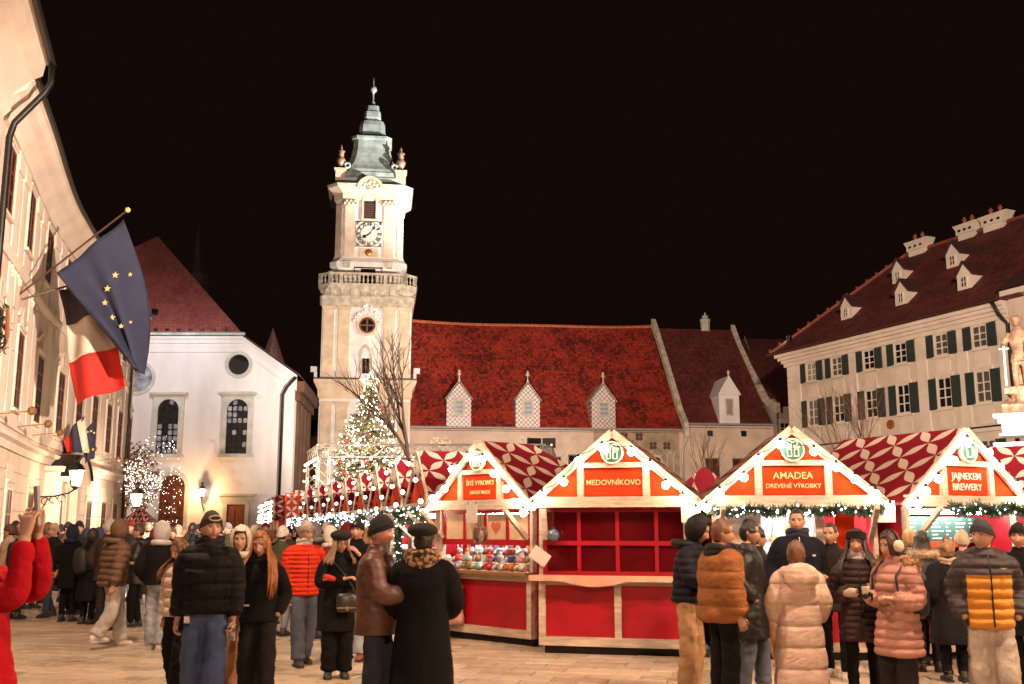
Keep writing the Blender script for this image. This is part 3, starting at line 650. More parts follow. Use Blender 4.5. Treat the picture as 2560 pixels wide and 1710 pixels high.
# dome
def dring(z, h, c): return (z, h, c)
stack([(30.3, 2.75, .7), (31.0, 2.8, .7), (31.2, 2.65, .7), (31.6, 2.6, .7)], 'dome_base', M_COPPER, tower)
dome = stack([(31.6, 2.5, .65), (31.95, 2.42, .65), (32.3, 2.2, .6), (32.8, 1.95, .55), (33.4, 1.74, .5), (34.2, 1.6, .45), (34.9, 1.56, .42), (35.0, 1.72, .45), (35.2, 1.74, .45), (35.25, 1.55, .45)], 'dome', M_COPPER, tower)
stack([(35.25, 1.35, .4), (35.5, 1.22, .36), (35.9, 1.14, .34), (36.5, 1.1, .33), (36.9, .98, .3), (37.15, .72, .25), (37.2, .7, .25), (37.3, .74, .2), (37.9, .7, .2), (38.0, .58, .18), (38.05, .58, .16), (38.5, .52, .16), (38.55, .3, .1)], 'lantern', M_COPPER, tower)
fin = MB().lathe([(.22, 38.5), (.16, 38.8), (.18, 38.95), (.09, 39.1), (.075, 39.7), (.12, 39.85), (.3, 40.05), (.33, 40.2), (.26, 40.4), (.09, 40.55), (.045, 41.0), (.01, 41.45)], 12, (0, 3.7, 0)); fin.build('finial', M_COPPER, tower, True)
for k in range(4):   # ribs on the dome's front faces
    pass
for sx in (-1, 1):
    MB().box(sx*2.55-.42, sx*2.55+.42, .95, 1.75, 30.2, 31.6).build('urn_pedestal', M_YEL, tower)
    MB().box(sx*2.55-.52, sx*2.55+.52, .85, 1.85, 31.602, 31.8).build('pedestal_cap', M_YEL, tower)
    MB().lathe([(.16, 0), (.3, .08), (.12, .18), (.3, .45), (.42, .75), (.3, 1.0), (.14, 1.1), (.26, 1.22), (.2, 1.4), (.34, 1.62), (.12, 1.72), (.1, 1.95), (.02, 2.25)], 10, (sx*2.55, 1.35, 31.8)).build('urn', mat('copper_urn', (.55, .33, .22), .45, metal=.4, var=.2), tower, True)
    vb = MB(); vb.tube([(sx*(2.0 + .22*cos(t)), 1.1, 32.1 + .22*sin(t)) for t in [k*pi/6 for k in range(12)]], .1, 8); vb.build('volute', M_COPPER, tower, True)
# corner floodlights on the ledge
for sx in (-1, 1):
    f = MB(); f.box(sx*4.0-.12, sx*4.0+.12, -.3, -.1, 13.6, 14.0); f.box(sx*4.15-.25, sx*4.15+.25, -.45, -.05, 14.0, 14.45); f.build('ledge_floodlight', mat('white_metal_fixture', (.6, .6, .6), .5), tower)

hall = thing('town_hall', 'old town hall with huge mottled red tiled roof beside the tower', 'building', (TO[0], TO[1], 0), TR)
M_HROOF = tile_mat('hall_tiles', (.10, .006, .004), (.45, .036, .013), .27, .25)
M_HWALL = mat('hall_plaster', (.60, .45, .35), .88, var=.12, scale=.8, bump=.2, bscale=10)
MB().box(3.7, 27.1, 2.0, 14, 0, 9.75).build('wall', M_HWALL, hall)
# gently sagging roof sheet
rf = MB(); XR = lambda t, top: (3.72 + t*(23.35 if not top else 22.6))
def hallroof(u, v):
    sag = -.25*sin(pi*u)*v - .12*sin(u*9)*v*.5
    kick = -.45*sin(pi*min(1, v*1.0))*.9
    return (XR(u, 0)*(1-v) + XR(u, 1)*v, 1.55 + v*7.45, 9.85 + 10.35*v + sag + kick)
rf.grid(hallroof, 40, 16); rf.add([(3.72, 1.55, 9.6), (27.07, 1.55, 9.6), (27.07, 16.5, 9.6), (3.72, 16.5, 9.6), (3.72, 9.01, 20.2), (26.3, 9.01, 20.2)], [(3, 2, 5, 4), (0, 1, 2, 3)])
rf.build('roof', M_HROOF, hall)
MB().tube([(3.72, 1.45, 9.84), (27.1, 1.45, 9.84)], .1, 8).build('gutter', mat('zinc_gutter', (.5, .46, .42), .45, metal=.5), hall)
rd = MB(); rd.tube([tuple(Vector(hallroof(i/20, 1)) + Vector((0, 0, .08))) for i in range(21)], .14, 6); rd.build('ridge_tiles', mat('ridge_orange', (.5, .13, .05), .7, var=.2), hall)
# gable parapet between hall and annex
def parapet(x0, x1, pts, name, parent):
    mb = MB(); outer = pts; n = len(pts)
    rs = [[(x, y, z-.9), (x+.42, y, z-.9), (x+.42, y, z), (x, y, z)] for x, y, z in pts]
    mb.rings(rs); return mb.build(name, M_STONE, parent)
parapet(0, 0, [(26.35, 9.0, 21.0), (26.45, 8.0, 19.7), (26.6, 6.0, 16.9), (26.75, 4.0, 14.0), (26.9, 2.4, 11.6), (27.0, 1.5, 10.6), (27.0, 1.3, 10.2)], 'gable_parapet', hall)
gpf = MB(); gpf.prism([(0, 0), (1, 0)] + [(1, 1), (0, 1)], 0, 1)
# dormers with checked tiles
M_CHK = bpy.data.materials.new('checked_tiles'); M_CHK.use_nodes = True
def chk():
    N = M_CHK.node_tree.nodes; L = M_CHK.node_tree.links; b = N['Principled BSDF']; b.inputs['Roughness'].default_value = .4
    tc = N.new('ShaderNodeTexCoord'); mp = N.new('ShaderNodeMapping'); mp.inputs['Rotation'].default_value = (0, R(0), 0); mp.inputs['Scale'].default_value = (5.2, .3, 5.2); mp.inputs['Location'].default_value = (0, .15, 0)
    c = N.new('ShaderNodeTexChecker'); c.inputs['Scale'].default_value = 1; L.new(tc.outputs['Object'], mp.inputs[0]); L.new(mp.outputs[0], c.inputs['Vector'])
    c2 = N.new('ShaderNodeTexChecker'); c2.inputs['Scale'].default_value = .5; L.new(mp.outputs[0], c2.inputs['Vector'])
    c2.inputs['Color1'].default_value = (.55, .20, .09, 1); c2.inputs['Color2'].default_value = (.20, .25, .33, 1)
    c.inputs['Color1'].default_value = (.66, .62, .55, 1); L.new(c2.outputs[0], c.inputs['Color2']); L.new(c.outputs[0], b.inputs['Base Color'])
chk()
def hall_dormer(x):
    hw, zb, zs, za = 1.02, 9.9, 12.2, 13.55
    d = MB(); d.prism([(x-hw, zb), (x+hw, zb), (x+hw, zs), (x, za), (x-hw, zs)], 1.25, 4.6)
    o = d.build('dormer', M_CHK, hall)
    r = MB()
    for sx in (-1, 1):
        r.add([(x + sx*(hw+.14), 1.15, zs-.1), (x, 1.15, za+.14), (x, 5.2, za+.14), (x + sx*(hw+.14), 5.2, zs-.1), (x + sx*(hw+.14), 1.15, zs-.02), (x, 1.15, za+.22), (x, 5.2, za+.22), (x + sx*(hw+.14), 5.2, zs-.02)],
              [(0, 1, 2, 3), (4, 5, 6, 7), (0, 1, 5, 4), (1, 2, 6, 5), (2, 3, 7, 6), (3, 0, 4, 7)])
    r.build('dormer_roof', M_STONE, o)
    f = MB(); f.box(x-.52, x+.52, 1.1, 1.25, 10.7, 12.2); f.build('window_case', M_STONE, o)
    add_window(o, 'window', (x, 1.09, 10.82), 0, .74, 1.22, 2, 3, mat('grey_window_paint', (.4, .38, .36), .5), M_GLASSL, fw=.06, bar=.02)
    fn = MB().lathe([(.1, 0), (.1, .12), (.06, .2), (.05, .5), (.16, .55), (.17, .68), (.07, .74), (.12, .86), (.02, 1.02)], 8, (x, 1.25, za+.12)); fn.build('finial', M_STONE, o, True)
for x in (7.74, 13.53, 20.0): hall_dormer(x)
# hall front details
add_window(hall, 'lattice_window', (6.3, 1.96, 8.15), 0, 1.9, .98, 8, 4, M_STONE, mat('amber_bottle_glass', (.45, .24, .06), .25, var=.5, scale=4), fw=.07, bar=.03)
cst = MB().box(12.95, 13.8, 1.86, 2.0, 8.35, 9.2)
for k in range(12): cst.ball((13.37 + random.uniform(-.28, .28), 1.86, 8.78 + random.uniform(-.28, .28)), .1, 6, 4)
cst.build('stone_crest', M_STONE, hall)
MB().box(19.25, 26.7, 1.93, 2.0, 0, 9.72).build('bay_face', mat('grey_brown_plaster', (.36, .27, .18), .88, var=.2, scale=1.2, bump=.2, bscale=10), hall)
for x in (20.5, 21.9, 23.2, 24.4, 25.6):
    q = MB()
    for k in range(4):
        a = k*pi/2 + pi/4; q.ball((x + .22*cos(a), 1.92, (9.25 if x < 24 else 8.5) + .22*sin(a)), .17, 8, 5, (1, .25, 1))
    q.build('tracery_quatrefoil', mat('tracery_dark', (.10, .05, .04), .8), hall)
for x, z, h in ((22.4, 6.6, 1.7), (24.6, 5.6, 2.1)):
    MB().prism([(x-.42, z), (x+.42, z), (x+.42, z+h-.6)] + arc(x, z+h-.6, .42, 0, pi, 8)[1:], 1.84, 1.93).build('tracery_window', M_GLASS, hall)
    o1 = arc(x, z+h-.6, .62, 0, pi, 8); o2 = arc(x, z+h-.6, .44, 0, pi, 8)
    MB().prism([(x+.62, z)] + o1 + [(x-.62, z), (x-.44, z)] + o2[::-1] + [(x+.44, z)], 1.76, 1.93).build('window_moulding', M_STONE, hall)
for k in range(6):
    x = 23.4 + k*.55
    MB().tube([(x, 1.9, 5.0), (x, 1.88, 7.6), (x+.25, 1.85, 8.1), (x+.5, 1.88, 7.6)], .06, 6).build('blind_arch', M_STONE, hall, True)
for x, z in ((15.9, 6.3), (17.6, 6.5), (11.2, 6.3), (9.0, 6.3)):
    add_window(hall, 'window', (x, 1.95, z), 0, 1.1, 1.2, 2, 2, M_WOODW, surround=(.2, M_STONE), sill=M_STONE)
MB().tube([(27.2, 1.4, 9.8), (27.25, 1.5, 9.0), (27.0, 1.75, 8.4), (26.95, 1.85, 7.9), (26.95, 1.85, .2)], .09, 8).build('downpipe', mat('zinc_gutter'), hall, True)

annex = thing('hall_annex', 'lower wing with dark red roof and single white dormer, right of the town hall roof', 'building', (TO[0], TO[1], 0), TR)
MB().box(27.15, 35.2, 2.1, 14, 0, 10.3).build('wall', M_HWALL, annex)
ar_ = MB(); ar_.grid(lambda u, v: (27.0 + u*(8.0 - .5*v) - .2*v, 1.6 + 7.4*v, 10.35 + 9.75*v - .4*sin(pi*v)), 12, 12); ar_.add([(27.0, 1.6, 10.1), (35.0, 1.6, 10.1), (34.3, 9.02, 20.1), (26.8, 9.02, 20.1), (35, 16, 10.1), (27, 16, 10.1)], [(3, 2, 4, 5), (0, 1, 4, 5)])
ar_.build('roof', tile_mat('annex_tiles', (.07, .012, .009), (.17, .03, .02), .26, .24), annex)
parapet(0, 0, [(34.1, 9.0, 20.6), (34.25, 8.0, 18.8), (34.6, 6.0, 16.0), (34.95, 4.2, 13.8), (35.2, 3.0, 12.9), (35.3, 1.6, 12.3)], 'gable_parapet', annex)
gp = MB(); gp.add([(35.4, 1.7, 0), (35.4, 9, 0), (35.4, 9, 19.6), (35.35, 4.2, 13.6), (35.4, 1.7, 12.0)], [(0, 1, 2, 3, 4)]); gp.build('gable_wall', M_HWALL, annex)
MB().tube([(27.1, 1.5, 10.38), (35.2, 1.5, 10.38)], .09, 8).build('gutter', mat('zinc_gutter'), annex)
dd = MB(); dd.prism([(30.2, 10.45), (32.0, 10.45), (32.0, 12.9), (30.2, 12.9)], 1.5, 4.4); ddo = dd.build('dormer', M_WHITE, annex)
MB().prism([(30.05, 12.902), (32.15, 12.902), (31.1, 14.6)], 1.3, 5.0).build('dormer_gable', M_WHITE, ddo)
for x, h in ((30.1, 1), (32.0, 1)):
    pass
MB().lathe([(.12, 0), (.05, .15), (.13, .3), (.02, .55)], 8, (31.1, 1.45, 14.55)).build('finial', M_STONE, ddo)
MB().box(30.75, 31.45, 1.42, 1.5, 11.1, 12.6).build('window_case', M_STONE, ddo); MB().box(30.85, 31.35, 1.395, 1.42, 11.2, 12.5).build('shutter', mat('grey_board', (.30, .26, .22), .7), ddo)
for x in (29.5, 32.5):
    MB().box(x-.32, x+.32, 2.05, 2.1, 9.3, 9.95).build('vent_case', M_STONE, annex); MB().box(x-.24, x+.24, 2.035, 2.05, 9.38, 9.87).build('vent_hole', M_GLASS, annex)
for x in (29.6, 32.0):
    add_window(annex, 'window', (x, 2.07, 5.6), 0, 1.25, 1.9, 2, 3, M_WOODW, mat('brown_glass', (.05, .025, .015), .3), surround=(.2, M_STONE), sill=M_STONE)
ch = MB().lathe([(.42, 0), (.45, .9), (.5, 1.0), (.5, 1.15), (.3, 1.3), (.28, 1.5), (.08, 1.6), (.08, 1.8)], 10, (31.6, 9.0, 19.9)); ch.build('chimney', M_TRIM, annex)
MB().box(31.2, 31.9, 3.9, 4.2, 13.9, 14.5).build('skylight', M_DARK, annex)
link2 = thing('corner_house', 'narrow house with dark roof squeezed between annex and shuttered mansion', 'building', (TO[0], TO[1], 0), TR)
MB().box(35.45, 41, 2.6, 12, 0, 12.2).build('wall', M_HWALL, link2)
MB().add([(35.3, 2.3, 12.3), (42, 2.3, 12.3), (42, 9, 19.3), (34.7, 9, 19.3)], [(0, 1, 2, 3)]).box(35.46, 41, 9.0, 9.2, 12.0, 19.28).build('roof', tile_mat('annex_tiles2', (.05, .010, .009), (.11, .02, .016), .26, .24), link2)
MB().box(35.3, 41, 2.25, 2.6, 12.1, 12.29).build('gutter', M_DARK, link2)
add_window(link2, 'window', (36.6, 2.56, 9.2), 0, 1.3, 1.5, 3, 3, M_WHITEW, surround=(.2, M_PL2))

# ================================================================== shuttered mansion on the right
MO, MR = (18.5, 69.0), math.atan2(-1, .415)
mansion = thing('mansion', 'cream mansion with dark green shutters and dark red dormered roof', 'building', (MO[0], MO[1], 0), MR)
M_MAN = mat('mansion_plaster', (.66, .54, .42), .88, var=.07, scale=.7, bump=.15, bscale=14)
MB().box(0, 18.2, 0, 12, 0, 12.5).build('wall', M_MAN, mansion)
for z, d, h in ((12.2, .18, .25), (12.45, .30, .2), (12.65, .46, .2), (12.85, .62, .24)):
    MB().box(-d, 18.25, -d, 12, z, z+h-.003).build('cornice', M_PL2, mansion)
MB().box(-.12, 18.2, -.14, .02, 6.55, 6.75).build('string_course', M_PL2, mansion)
MB().box(-.10, 18.2, -.22, .02, 6.752, 6.83).build('string_flashing', M_DARK, mansion)
rf = MB(); rf.add([(-.85, -.85, 13.1), (19.6, -.85, 13.1), (19.6, 6.5, 19.45), (4.6, 6.5, 19.45), (-.85, 13.5, 13.1), (19.6, 13.5, 13.1)], [(0, 1, 2, 3), (4, 0, 3), (5, 4, 3, 2), (0, 4, 5, 1)])
rf.build('roof', tile_mat('mansion_tiles', (.07, .012, .009), (.19, .028, .020), .24, .22), mansion)
MB().tube([(-.95, -.95, 13.12), (18.4, -.95, 13.12)], .10, 8).build('gutter', mat('brown_gutter', (.10, .035, .02), .5, metal=.4), mansion)
hp = MB(); hp.tube([(-.8, -.8, 13.2), (4.6, 6.5, 19.55), (19.6, 6.5, 19.55)], .13, 6); hp.build('ridge_tiles', mat('mansion_ridge', (.22, .05, .03), .7, var=.3, scale=4), mansion)
hk = MB()
for k in range(14): t = k/14; hk.box(-.8+5.4*t-.05, -.8+5.4*t+.05, -.8+7.3*t-.05, -.8+7.3*t+.05, 13.3+6.3*t, 13.5+6.3*t)
hk.build('hip_crockets', mat('mansion_ridge'), mansion)
for k in range(15):   # quoins
    MB().box(-.03, .62 if k % 2 else .45, -.05, .02, 6.9 + k*.355, 6.9 + k*.355 + .33).build('quoin', M_PL2, mansion)
for x in (6.35, 12.05, 14.95, 17.75, .95):
    hw = .36; MB().box(x-hw, x+hw, -.09, .02, 6.84, 12.2).build('pilaster', M_PL2, mansion); MB().box(x-hw-.1, x+hw+.1, -.16, .02, 6.84, 7.1).build('pilaster_base', M_PL2, mansion)
WX = [2.5, 4.98, 7.87, 10.5, 13.6, 16.25]
for i, x in enumerate(WX):
    add_window(mansion, 'window', (x, -.03, 10.95), 0, 1.02, 1.24, 2, 3, M_WHITEW, shutters=.56, fw=.09, bar=.03, transom=[0, .32, .64, 1], sill=M_PL2, surround=(.1, M_PL2))
    add_window(mansion, 'window', (x, -.03, 8.05), 0, 1.04, 1.72, 2, 3, M_WHITEW, shutters=.60, fw=.09, bar=.03, transom=[0, .32, .64, 1], sill=M_PL2, surround=(.1, M_PL2))
    if i in (2, 3): 
        MB().prism(arc(x, 9.2, .78, R(40), R(140), 8), -.1, .0).build('window_arch', M_PL2, mansion)
    for z0, z1 in ((9.92, 10.72), (6.95, 7.72)):
        MB().prism([(x-.5, z0+.14), (x-.36, z0), (x+.36, z0), (x+.5, z0+.14), (x+.5, z1-.14), (x+.36, z1), (x-.36, z1), (x-.5, z1-.14)], -.045, .02).build('stucco_panel', M_PL2, mansion)
    add_window(mansion, 'window', (x, -.03, 4.55), 0, 1.05, 1.6, 2, 2, M_WHITEW, shutters=.6, fw=.09, bar=.03, sill=M_PL2, surround=(.1, M_PL2))
    add_window(mansion, 'window', (x, -.03, 1.3), 0, 1.05, 1.6, 2, 2, M_WHITEW, fw=.09, bar=.03, sill=M_PL2, surround=(.1, M_PL2))
md = MB(); md.prism(arc(9.3, 7.55, .27, 0, 2*pi, 16)[:-1], -.1, .0); md.build('round_plaque', mat('copper_plaque', (.40, .11, .03), .45, metal=.3, var=.5, scale=8), mansion)
MB().tube([(18.0, -.95, 13.05), (18.0, -.5, 12.4), (18.15, -.14, 11.9), (18.15, -.14, .2)], .085, 8).build('downpipe', M_DARK, mansion, True)
def mdormer(x, y):
    z = 13.0 + .864*(y + .85); hw = .5
    d = MB(); d.prism([(x-hw, z-.1), (x+hw, z-.1), (x+hw, z+.93), (x, z+1.55), (x-hw, z+.93)], y, y+1.9); o = d.build('dormer', M_PL2, mansion)
    r = MB()
    for sx in (-1, 1):
        r.add([(x + sx*(hw+.16), y-.12, z+.80), (x, y-.12, z+1.62), (x, y+2.4, z+1.62), (x + sx*(hw+.16), y+2.0, z+.80), (x + sx*(hw+.16), y-.12, z+.9), (x, y-.12, z+1.72), (x, y+2.4, z+1.72), (x + sx*(hw+.16), y+2.0, z+.9)],
              [(0, 1, 2, 3), (4, 5, 6, 7), (0, 1, 5, 4), (1, 2, 6, 5), (2, 3, 7, 6), (3, 0, 4, 7)])
    r.build('dormer_roof', mat('mansion_dark_tiles', (.06, .014, .012), .8, var=.3, scale=5), o)
    add_window(o, 'window', (x, y-.03, z+.2), 0, .46, .62, 2, 2, M_WHITEW, fw=.05, bar=.02)
for x, y in ((4.85, 1.0), (6.9, 3.5), (9.75, .95), (11.5, 3.4), (14.7, .8)): mdormer(x, y)
def mchimney(x, w):
    c = MB(); c.box(x-w/2+.12, x+w/2-.12, 6.2, 6.8, 18.8, 19.55); c.prism([(x-w/2+.05, 19.55), (x+w/2-.05, 19.55), (x+w/2-.05, 19.85), (x+w/2+.2, 20.2), (x-w/2-.2, 20.2), (x-w/2+.05, 19.85)], 6.1, 6.9)
    o = c.build('chimney', M_PL2, mansion)
    for k in range(3): MB().ball((x + (k-1)*w*.28, 6.1, 19.8), .11, 8, 5, (1.2, .3, .8)).build('chimney_vent', M_IRON, o)
    for k in range(2): MB().lathe([(.12, 0), (.1, .3), (.16, .35), (.02, .55)], 6, (x + (k-.5)*w*.4, 6.5, 20.18)).build('chimney_pot', mat('clay_pot', (.4, .09, .05), .7), o)
mchimney(5.85, 1.65); mchimney(10.0, 1.5); mchimney(12.1, 1.75)
nb = thing('end_house', 'sliver of ochre house with white gable at the right edge beyond the mansion', 'building', (MO[0], MO[1], 0), MR)
MB().box(18.35, 26, -.2, 12, 0, 13.2).build('wall', M_PL, nb)
MB().box(18.3, 26, -.7, 12, 13.2, 13.5).build('cornice', M_PL2, nb)
MB().prism([(18.5, 13.52), (26, 13.52), (22.2, 18.2)], 1.0, 1.6).build('gable', M_PL2, nb)
MB().add([(18.2, -.9, 13.51), (26, -.9, 13.51), (26, 6, 19.0), (19.65, 6, 19.0)], [(0, 1, 2, 3)]).build('roof', mat('mansion_dark_tiles'), nb)
# ================================================================== lamps and floodlights
M_BULB = mat('warm_bulb', (1, .9, .75), .3, var=0, emit=(1.0, .80, .58), estr=42)
M_BULB2 = mat('row_bulb', (1, .9, .75), .3, var=0, emit=(1.0, .78, .52), estr=11)
M_BULBF = mat('far_bulb', (1, .9, .75), .3, var=0, emit=(1.0, .84, .64), estr=20, sample=False)
M_FAIRY = mat('fairy_light', (1, 1, 1), .3, var=0, emit=(1.0, .86, .66), estr=16, sample=False)
M_FAIRYW = mat('cool_fairy_light', (1, 1, 1), .3, var=0, emit=(.86, .93, 1.0), estr=14, sample=False)
M_LANT = mat('lantern_glass', (1, .9, .8), .3, var=0, emit=(1.0, .82, .62), estr=9, sample=False)
M_TUBE = mat('stall_tube_light', (1, 1, 1), .3, var=0, emit=(1.0, .95, .88), estr=120)
M_FLOOD = mat('floodlight_lens', (1, 1, 1), .3, var=0, emit=(.9, .95, 1.0), estr=12, sample=False)

def lantern_mesh(parent, c, s=1.0):
    """six-sided street lantern hanging at c (bottom centre)"""
    x, y, z = c
    MB().lathe([(.14*s, 0), (.24*s, .48*s)], 6, c).build('lantern_glass', M_LANT, parent)
    f = MB(); f.lathe([(.27*s, .482*s), (.30*s, .5*s), (.16*s, .68*s), (.09*s, .72*s), (.08*s, .84*s), (.13*s, .86*s), (.03*s, 1.0*s)], 6, c)
    for k in range(6):
        a = k*pi/3; f.bar((x + .145*s*cos(a), y + .145*s*sin(a), z), (x + .25*s*cos(a), y + .25*s*sin(a), z + .49*s), .022*s)
    f.lathe([(.05*s, -.12*s), (.15*s, -.03*s), (.15*s, -.002)], 6, c); f.build('lantern_frame', M_IRON, parent)
p, n = pal(27.6)
wl = thing('wall_lantern', 'lit wrought iron lantern on scrolled bracket beside the palace portal', 'lantern', (p.x, p.y, 0))
br = MB(); q = n*1.2
br.tube([(0, 0, 2.75), tuple(n*.5 + Vector((0, 0, 2.78))), tuple(n*1.0 + Vector((0, 0, 2.9))), tuple(q + Vector((0, 0, 3.05)))], .03, 6)
for k in range(3):
    c = n*(.2 + k*.28) + Vector((0, 0, 2.6 + .05*k)); br.tube([tuple(c + n*(.13*cos(t)) + Vector((0, 0, .13*sin(t)))) for t in [j*.55 for j in range(10)]], .018, 5)
br.tube([(0, 0, 2.2), tuple(n*.12 + Vector((0, 0, 2.35))), tuple(n*.3 + Vector((0, 0, 2.7)))], .025, 6)
br.build('bracket', M_IRON, wl); lantern_mesh(wl, (q.x, q.y, 3.16), 1.15)
lamp('lantern_light', 'POINT', (q.x + n.x*.5, q.y + n.y*.5, 3.3), 420, M_WARM, wl, size=.2)
c = at(313, 1150, 50)
wl = thing('post_lantern', 'bright white lantern on a post beside the lit bare tree', 'lantern', (c.x, c.y, 0))
MB().tube([(0, 0, 0), (0, 0, 1.0), (0, 0, c.z-.2)], [.09, .06, .05], 8).build('post', M_IRON, wl); lantern_mesh(wl, (0, 0, c.z-.2), 1.15)
lamp('lantern_light', 'POINT', (0, -.5, c.z+.1), 500, (1, .75, .5), wl, size=.2)
c = at(462, 1135, 63.4)
wl = thing('church_lantern', 'lit wall lantern between niche and door of the white church', 'lantern', (c.x, 64, 0))
MB().tube([(0, 0, c.z-.9), (0, -.45, c.z-.5), (0, -.55, c.z-.1)], .03, 6).build('bracket', M_IRON, wl); lantern_mesh(wl, (0, -.55, c.z-.05), .85)
lamp('lantern_light', 'POINT', (0, -1.0, c.z+.15), 330, (1, .55, .22), wl, size=.12)

def floodlight(name, label, loc, heads, pole=True, bw=.34):
    """heads: list of (target, power, colour, cone)"""
    t = thing(name, label, 'floodlight', (loc[0], loc[1], 0))
    z = loc[2]
    if pole: MB().tube([(0, 0, 0), (0, 0, z-.1)], .06, 8).build('pole', M_DARK, t)
    for i, (tg, pw, colr, cone) in enumerate(heads):
        off = (i - (len(heads)-1)/2) * bw * 1.25
        d = (Vector(tg) - Vector(loc)).normalized(); rzz = math.atan2(d.x, -d.y)
        side = Vector((cos(rzz), sin(rzz), 0)); base = side*off + Vector((0, 0, z))
        h = MB(); h.box(-bw/2, bw/2, -.02, .22, -bw*.36, bw*.36); 
        pitch = math.asin(d.z); Mx = Matrix.Translation(base) @ Matrix.Rotation(rzz, 4, 'Z') @ Matrix.Rotation(-pitch, 4, 'X')
        h.xf(Mx); ho = h.build('lamp_head', M_DARK, t)
        g = MB().box(-bw*.42, bw*.42, -.035, -.022, -bw*.28, bw*.28); g.xf(Mx); g.build('lens', M_FLOOD, ho)
        lp = base + d*.35
        lamp('flood_beam', 'SPOT', tuple(lp), pw, colr, t, tuple(lp + d), cone, .7, .12)
    return t
c = at(1240, 1015, 44)
floodlight('floodlight_mast', 'black floodlight on thin mast in front of the town hall wall', c, [((4, 88, 14), 22000, (1, .72, .54), 70), ((-11, 84, 13), 50000, (1, .87, .76), 58)], bw=.55)
# lights on the mansion's roof corner aimed at the tower
MA = Matrix.Translation((MO[0], MO[1], 0)) @ Matrix.Rotation(MR, 4, 'Z')
fc = MA @ Vector((-.2, .4, 14.1))
floodlight('roof_floodlight', 'pair of small white floodlights on the roof corner left of the mansion', fc, [((-12, 88, 35), 150000, (1.0, .96, .93), 30), ((-11, 85, 22), 30000, (1, .88, .74), 40)], pole=False, bw=.7)
p, n = pal(47.6); fc = p + n*.95 + Vector((0, 0, 13.7))
floodlight('eave_floodlight', 'cool white floodlight under the palace eaves facing the church', fc, [((-21.5, 64, 10.8), 1050, (.82, .88, 1.0), 150)], pole=False)
# masts added out of view to light the facades, people and paving
floodlight('added_mast', 'tall added floodlight mast standing unseen behind the photographer', (1.5, -7, 9.0), [((19, 60, 9), 155000, (1, .79, .63), 38), ((0, 11, .4), 5000, (1, .64, .42), 90), ((8, 88, 12), 38000, (1, .66, .48), 40)], bw=.5)
floodlight('added_mast', 'added floodlight mast out of view beyond the right edge', (11.5, 6, 7.5), [((-3, 12, 0), 5200, (1, .62, .38), 110), ((-17.5, 38, 8.0), 105000, (1, .77, .62), 40)], bw=.4)

def added_hanging_lamp(label, x, y, z, pw):  # unseen lamp added overhead to brighten ground and people
    t = thing('added_hanging_lamp', label, 'added lamp', (x, y, 0))
    MB().lathe([(.05, z+.30), (.08, z+.22), (.30, z+.06), (.32, z)], 16).build('shade', M_DARK, t, True); MB().ball((0, 0, z-.02), .1, 10, 8).build('lamp_globe', M_LANT, t, True)
    MB().tube([(-14, 0, z+1.1), (-7, 0, z+.6), (0, 0, z+.36), (7, 0, z+.6), (14, 0, z+1.1)], .012, 5).build('span_cable', M_IRON, t)
    lamp('lamp_light', 'POINT', (0, 0, z-.2), pw, (1, .66, .44), t, size=.12)
added_hanging_lamp('added lamp hung on a cable, unseen above the left of the square', -4.6, 10.0, 8.6, 2900)
added_hanging_lamp('added lamp hung on a cable, unseen above the right of the square', 4.2, 7.4, 7.4, 2100)
# ================================================================== market stalls
def fabric_mat():
    m = bpy.data.materials.new('petal_print_fabric'); m.use_nodes = True; N = m.node_tree.nodes; L = m.node_tree.links; b = N['Principled BSDF']
    b.inputs['Roughness'].default_value = .8; b.inputs['Specular IOR Level'].default_value = .15
    tc = N.new('ShaderNodeTexCoord'); sx = N.new('ShaderNodeSeparateXYZ'); L.new(tc.outputs['Object'], sx.inputs[0])
    def M_(op, a, bb=None, c=None):
        n = N.new('ShaderNodeMath'); n.operation = op
        for i, q in enumerate((a, bb, c)):
            if q is None: continue
            if isinstance(q, (int, float)): n.inputs[i].default_value = q
            else: L.new(q, n.inputs[i])
        return n.outputs[0]
    ax = M_('MULTIPLY', M_('ABSOLUTE', sx.outputs[0]), 1.30 * 1.7); yy = M_('MULTIPLY', sx.outputs[1], 1.7)
    A = M_('ADD', ax, yy); B = M_('SUBTRACT', ax, yy)
    def lens(a, bq):
        d = M_('ABSOLUTE', M_('SUBTRACT', a, M_('ROUND', a)))
        s = M_('POWER', M_('ABSOLUTE', M_('SINE', M_('MULTIPLY', bq, pi))), 1.5)
        return M_('LESS_THAN', d, M_('MULTIPLY', s, .17))
    k = M_('MAXIMUM', lens(A, B), lens(B, A))
    mx = N.new('ShaderNodeMix'); mx.data_type = 'RGBA'; L.new(k, mx.inputs[0])
    mx.inputs[6].default_value = (.13, .004, .010, 1); mx.inputs[7].default_value = (.36, .29, .24, 1)
    ns = N.new('ShaderNodeTexNoise'); ns.inputs['Scale'].default_value = 3; L.new(tc.outputs['Object'], ns.inputs[0])
    bp = N.new('ShaderNodeBump'); bp.inputs['Strength'].default_value = .3; bp.inputs['Distance'].default_value = .05; L.new(ns.outputs[0], bp.inputs['Height']); L.new(bp.outputs[0], b.inputs['Normal'])
    L.new(mx.outputs[2], b.inputs['Base Color'])
    return m
M_FAB = fabric_mat()
M_RED = mat('stall_red_paint', (.37, .003, .013), .42, var=.16, scale=3, bump=.05, bscale=30)
M_REDO = mat('stall_sign_red', (.66, .048, .010), .8, var=.08, scale=3, spec=.08)
M_WPAINT = mat('stall_white_paint', (.56, .45, .35), .55, var=.22, scale=7, bump=.25, bscale=16, stretch=(.5, 3, 3))
M_REDGL = mat('red_plastic_pane', (.09, .003, .006), .12, var=.2, scale=2, spec=.7)
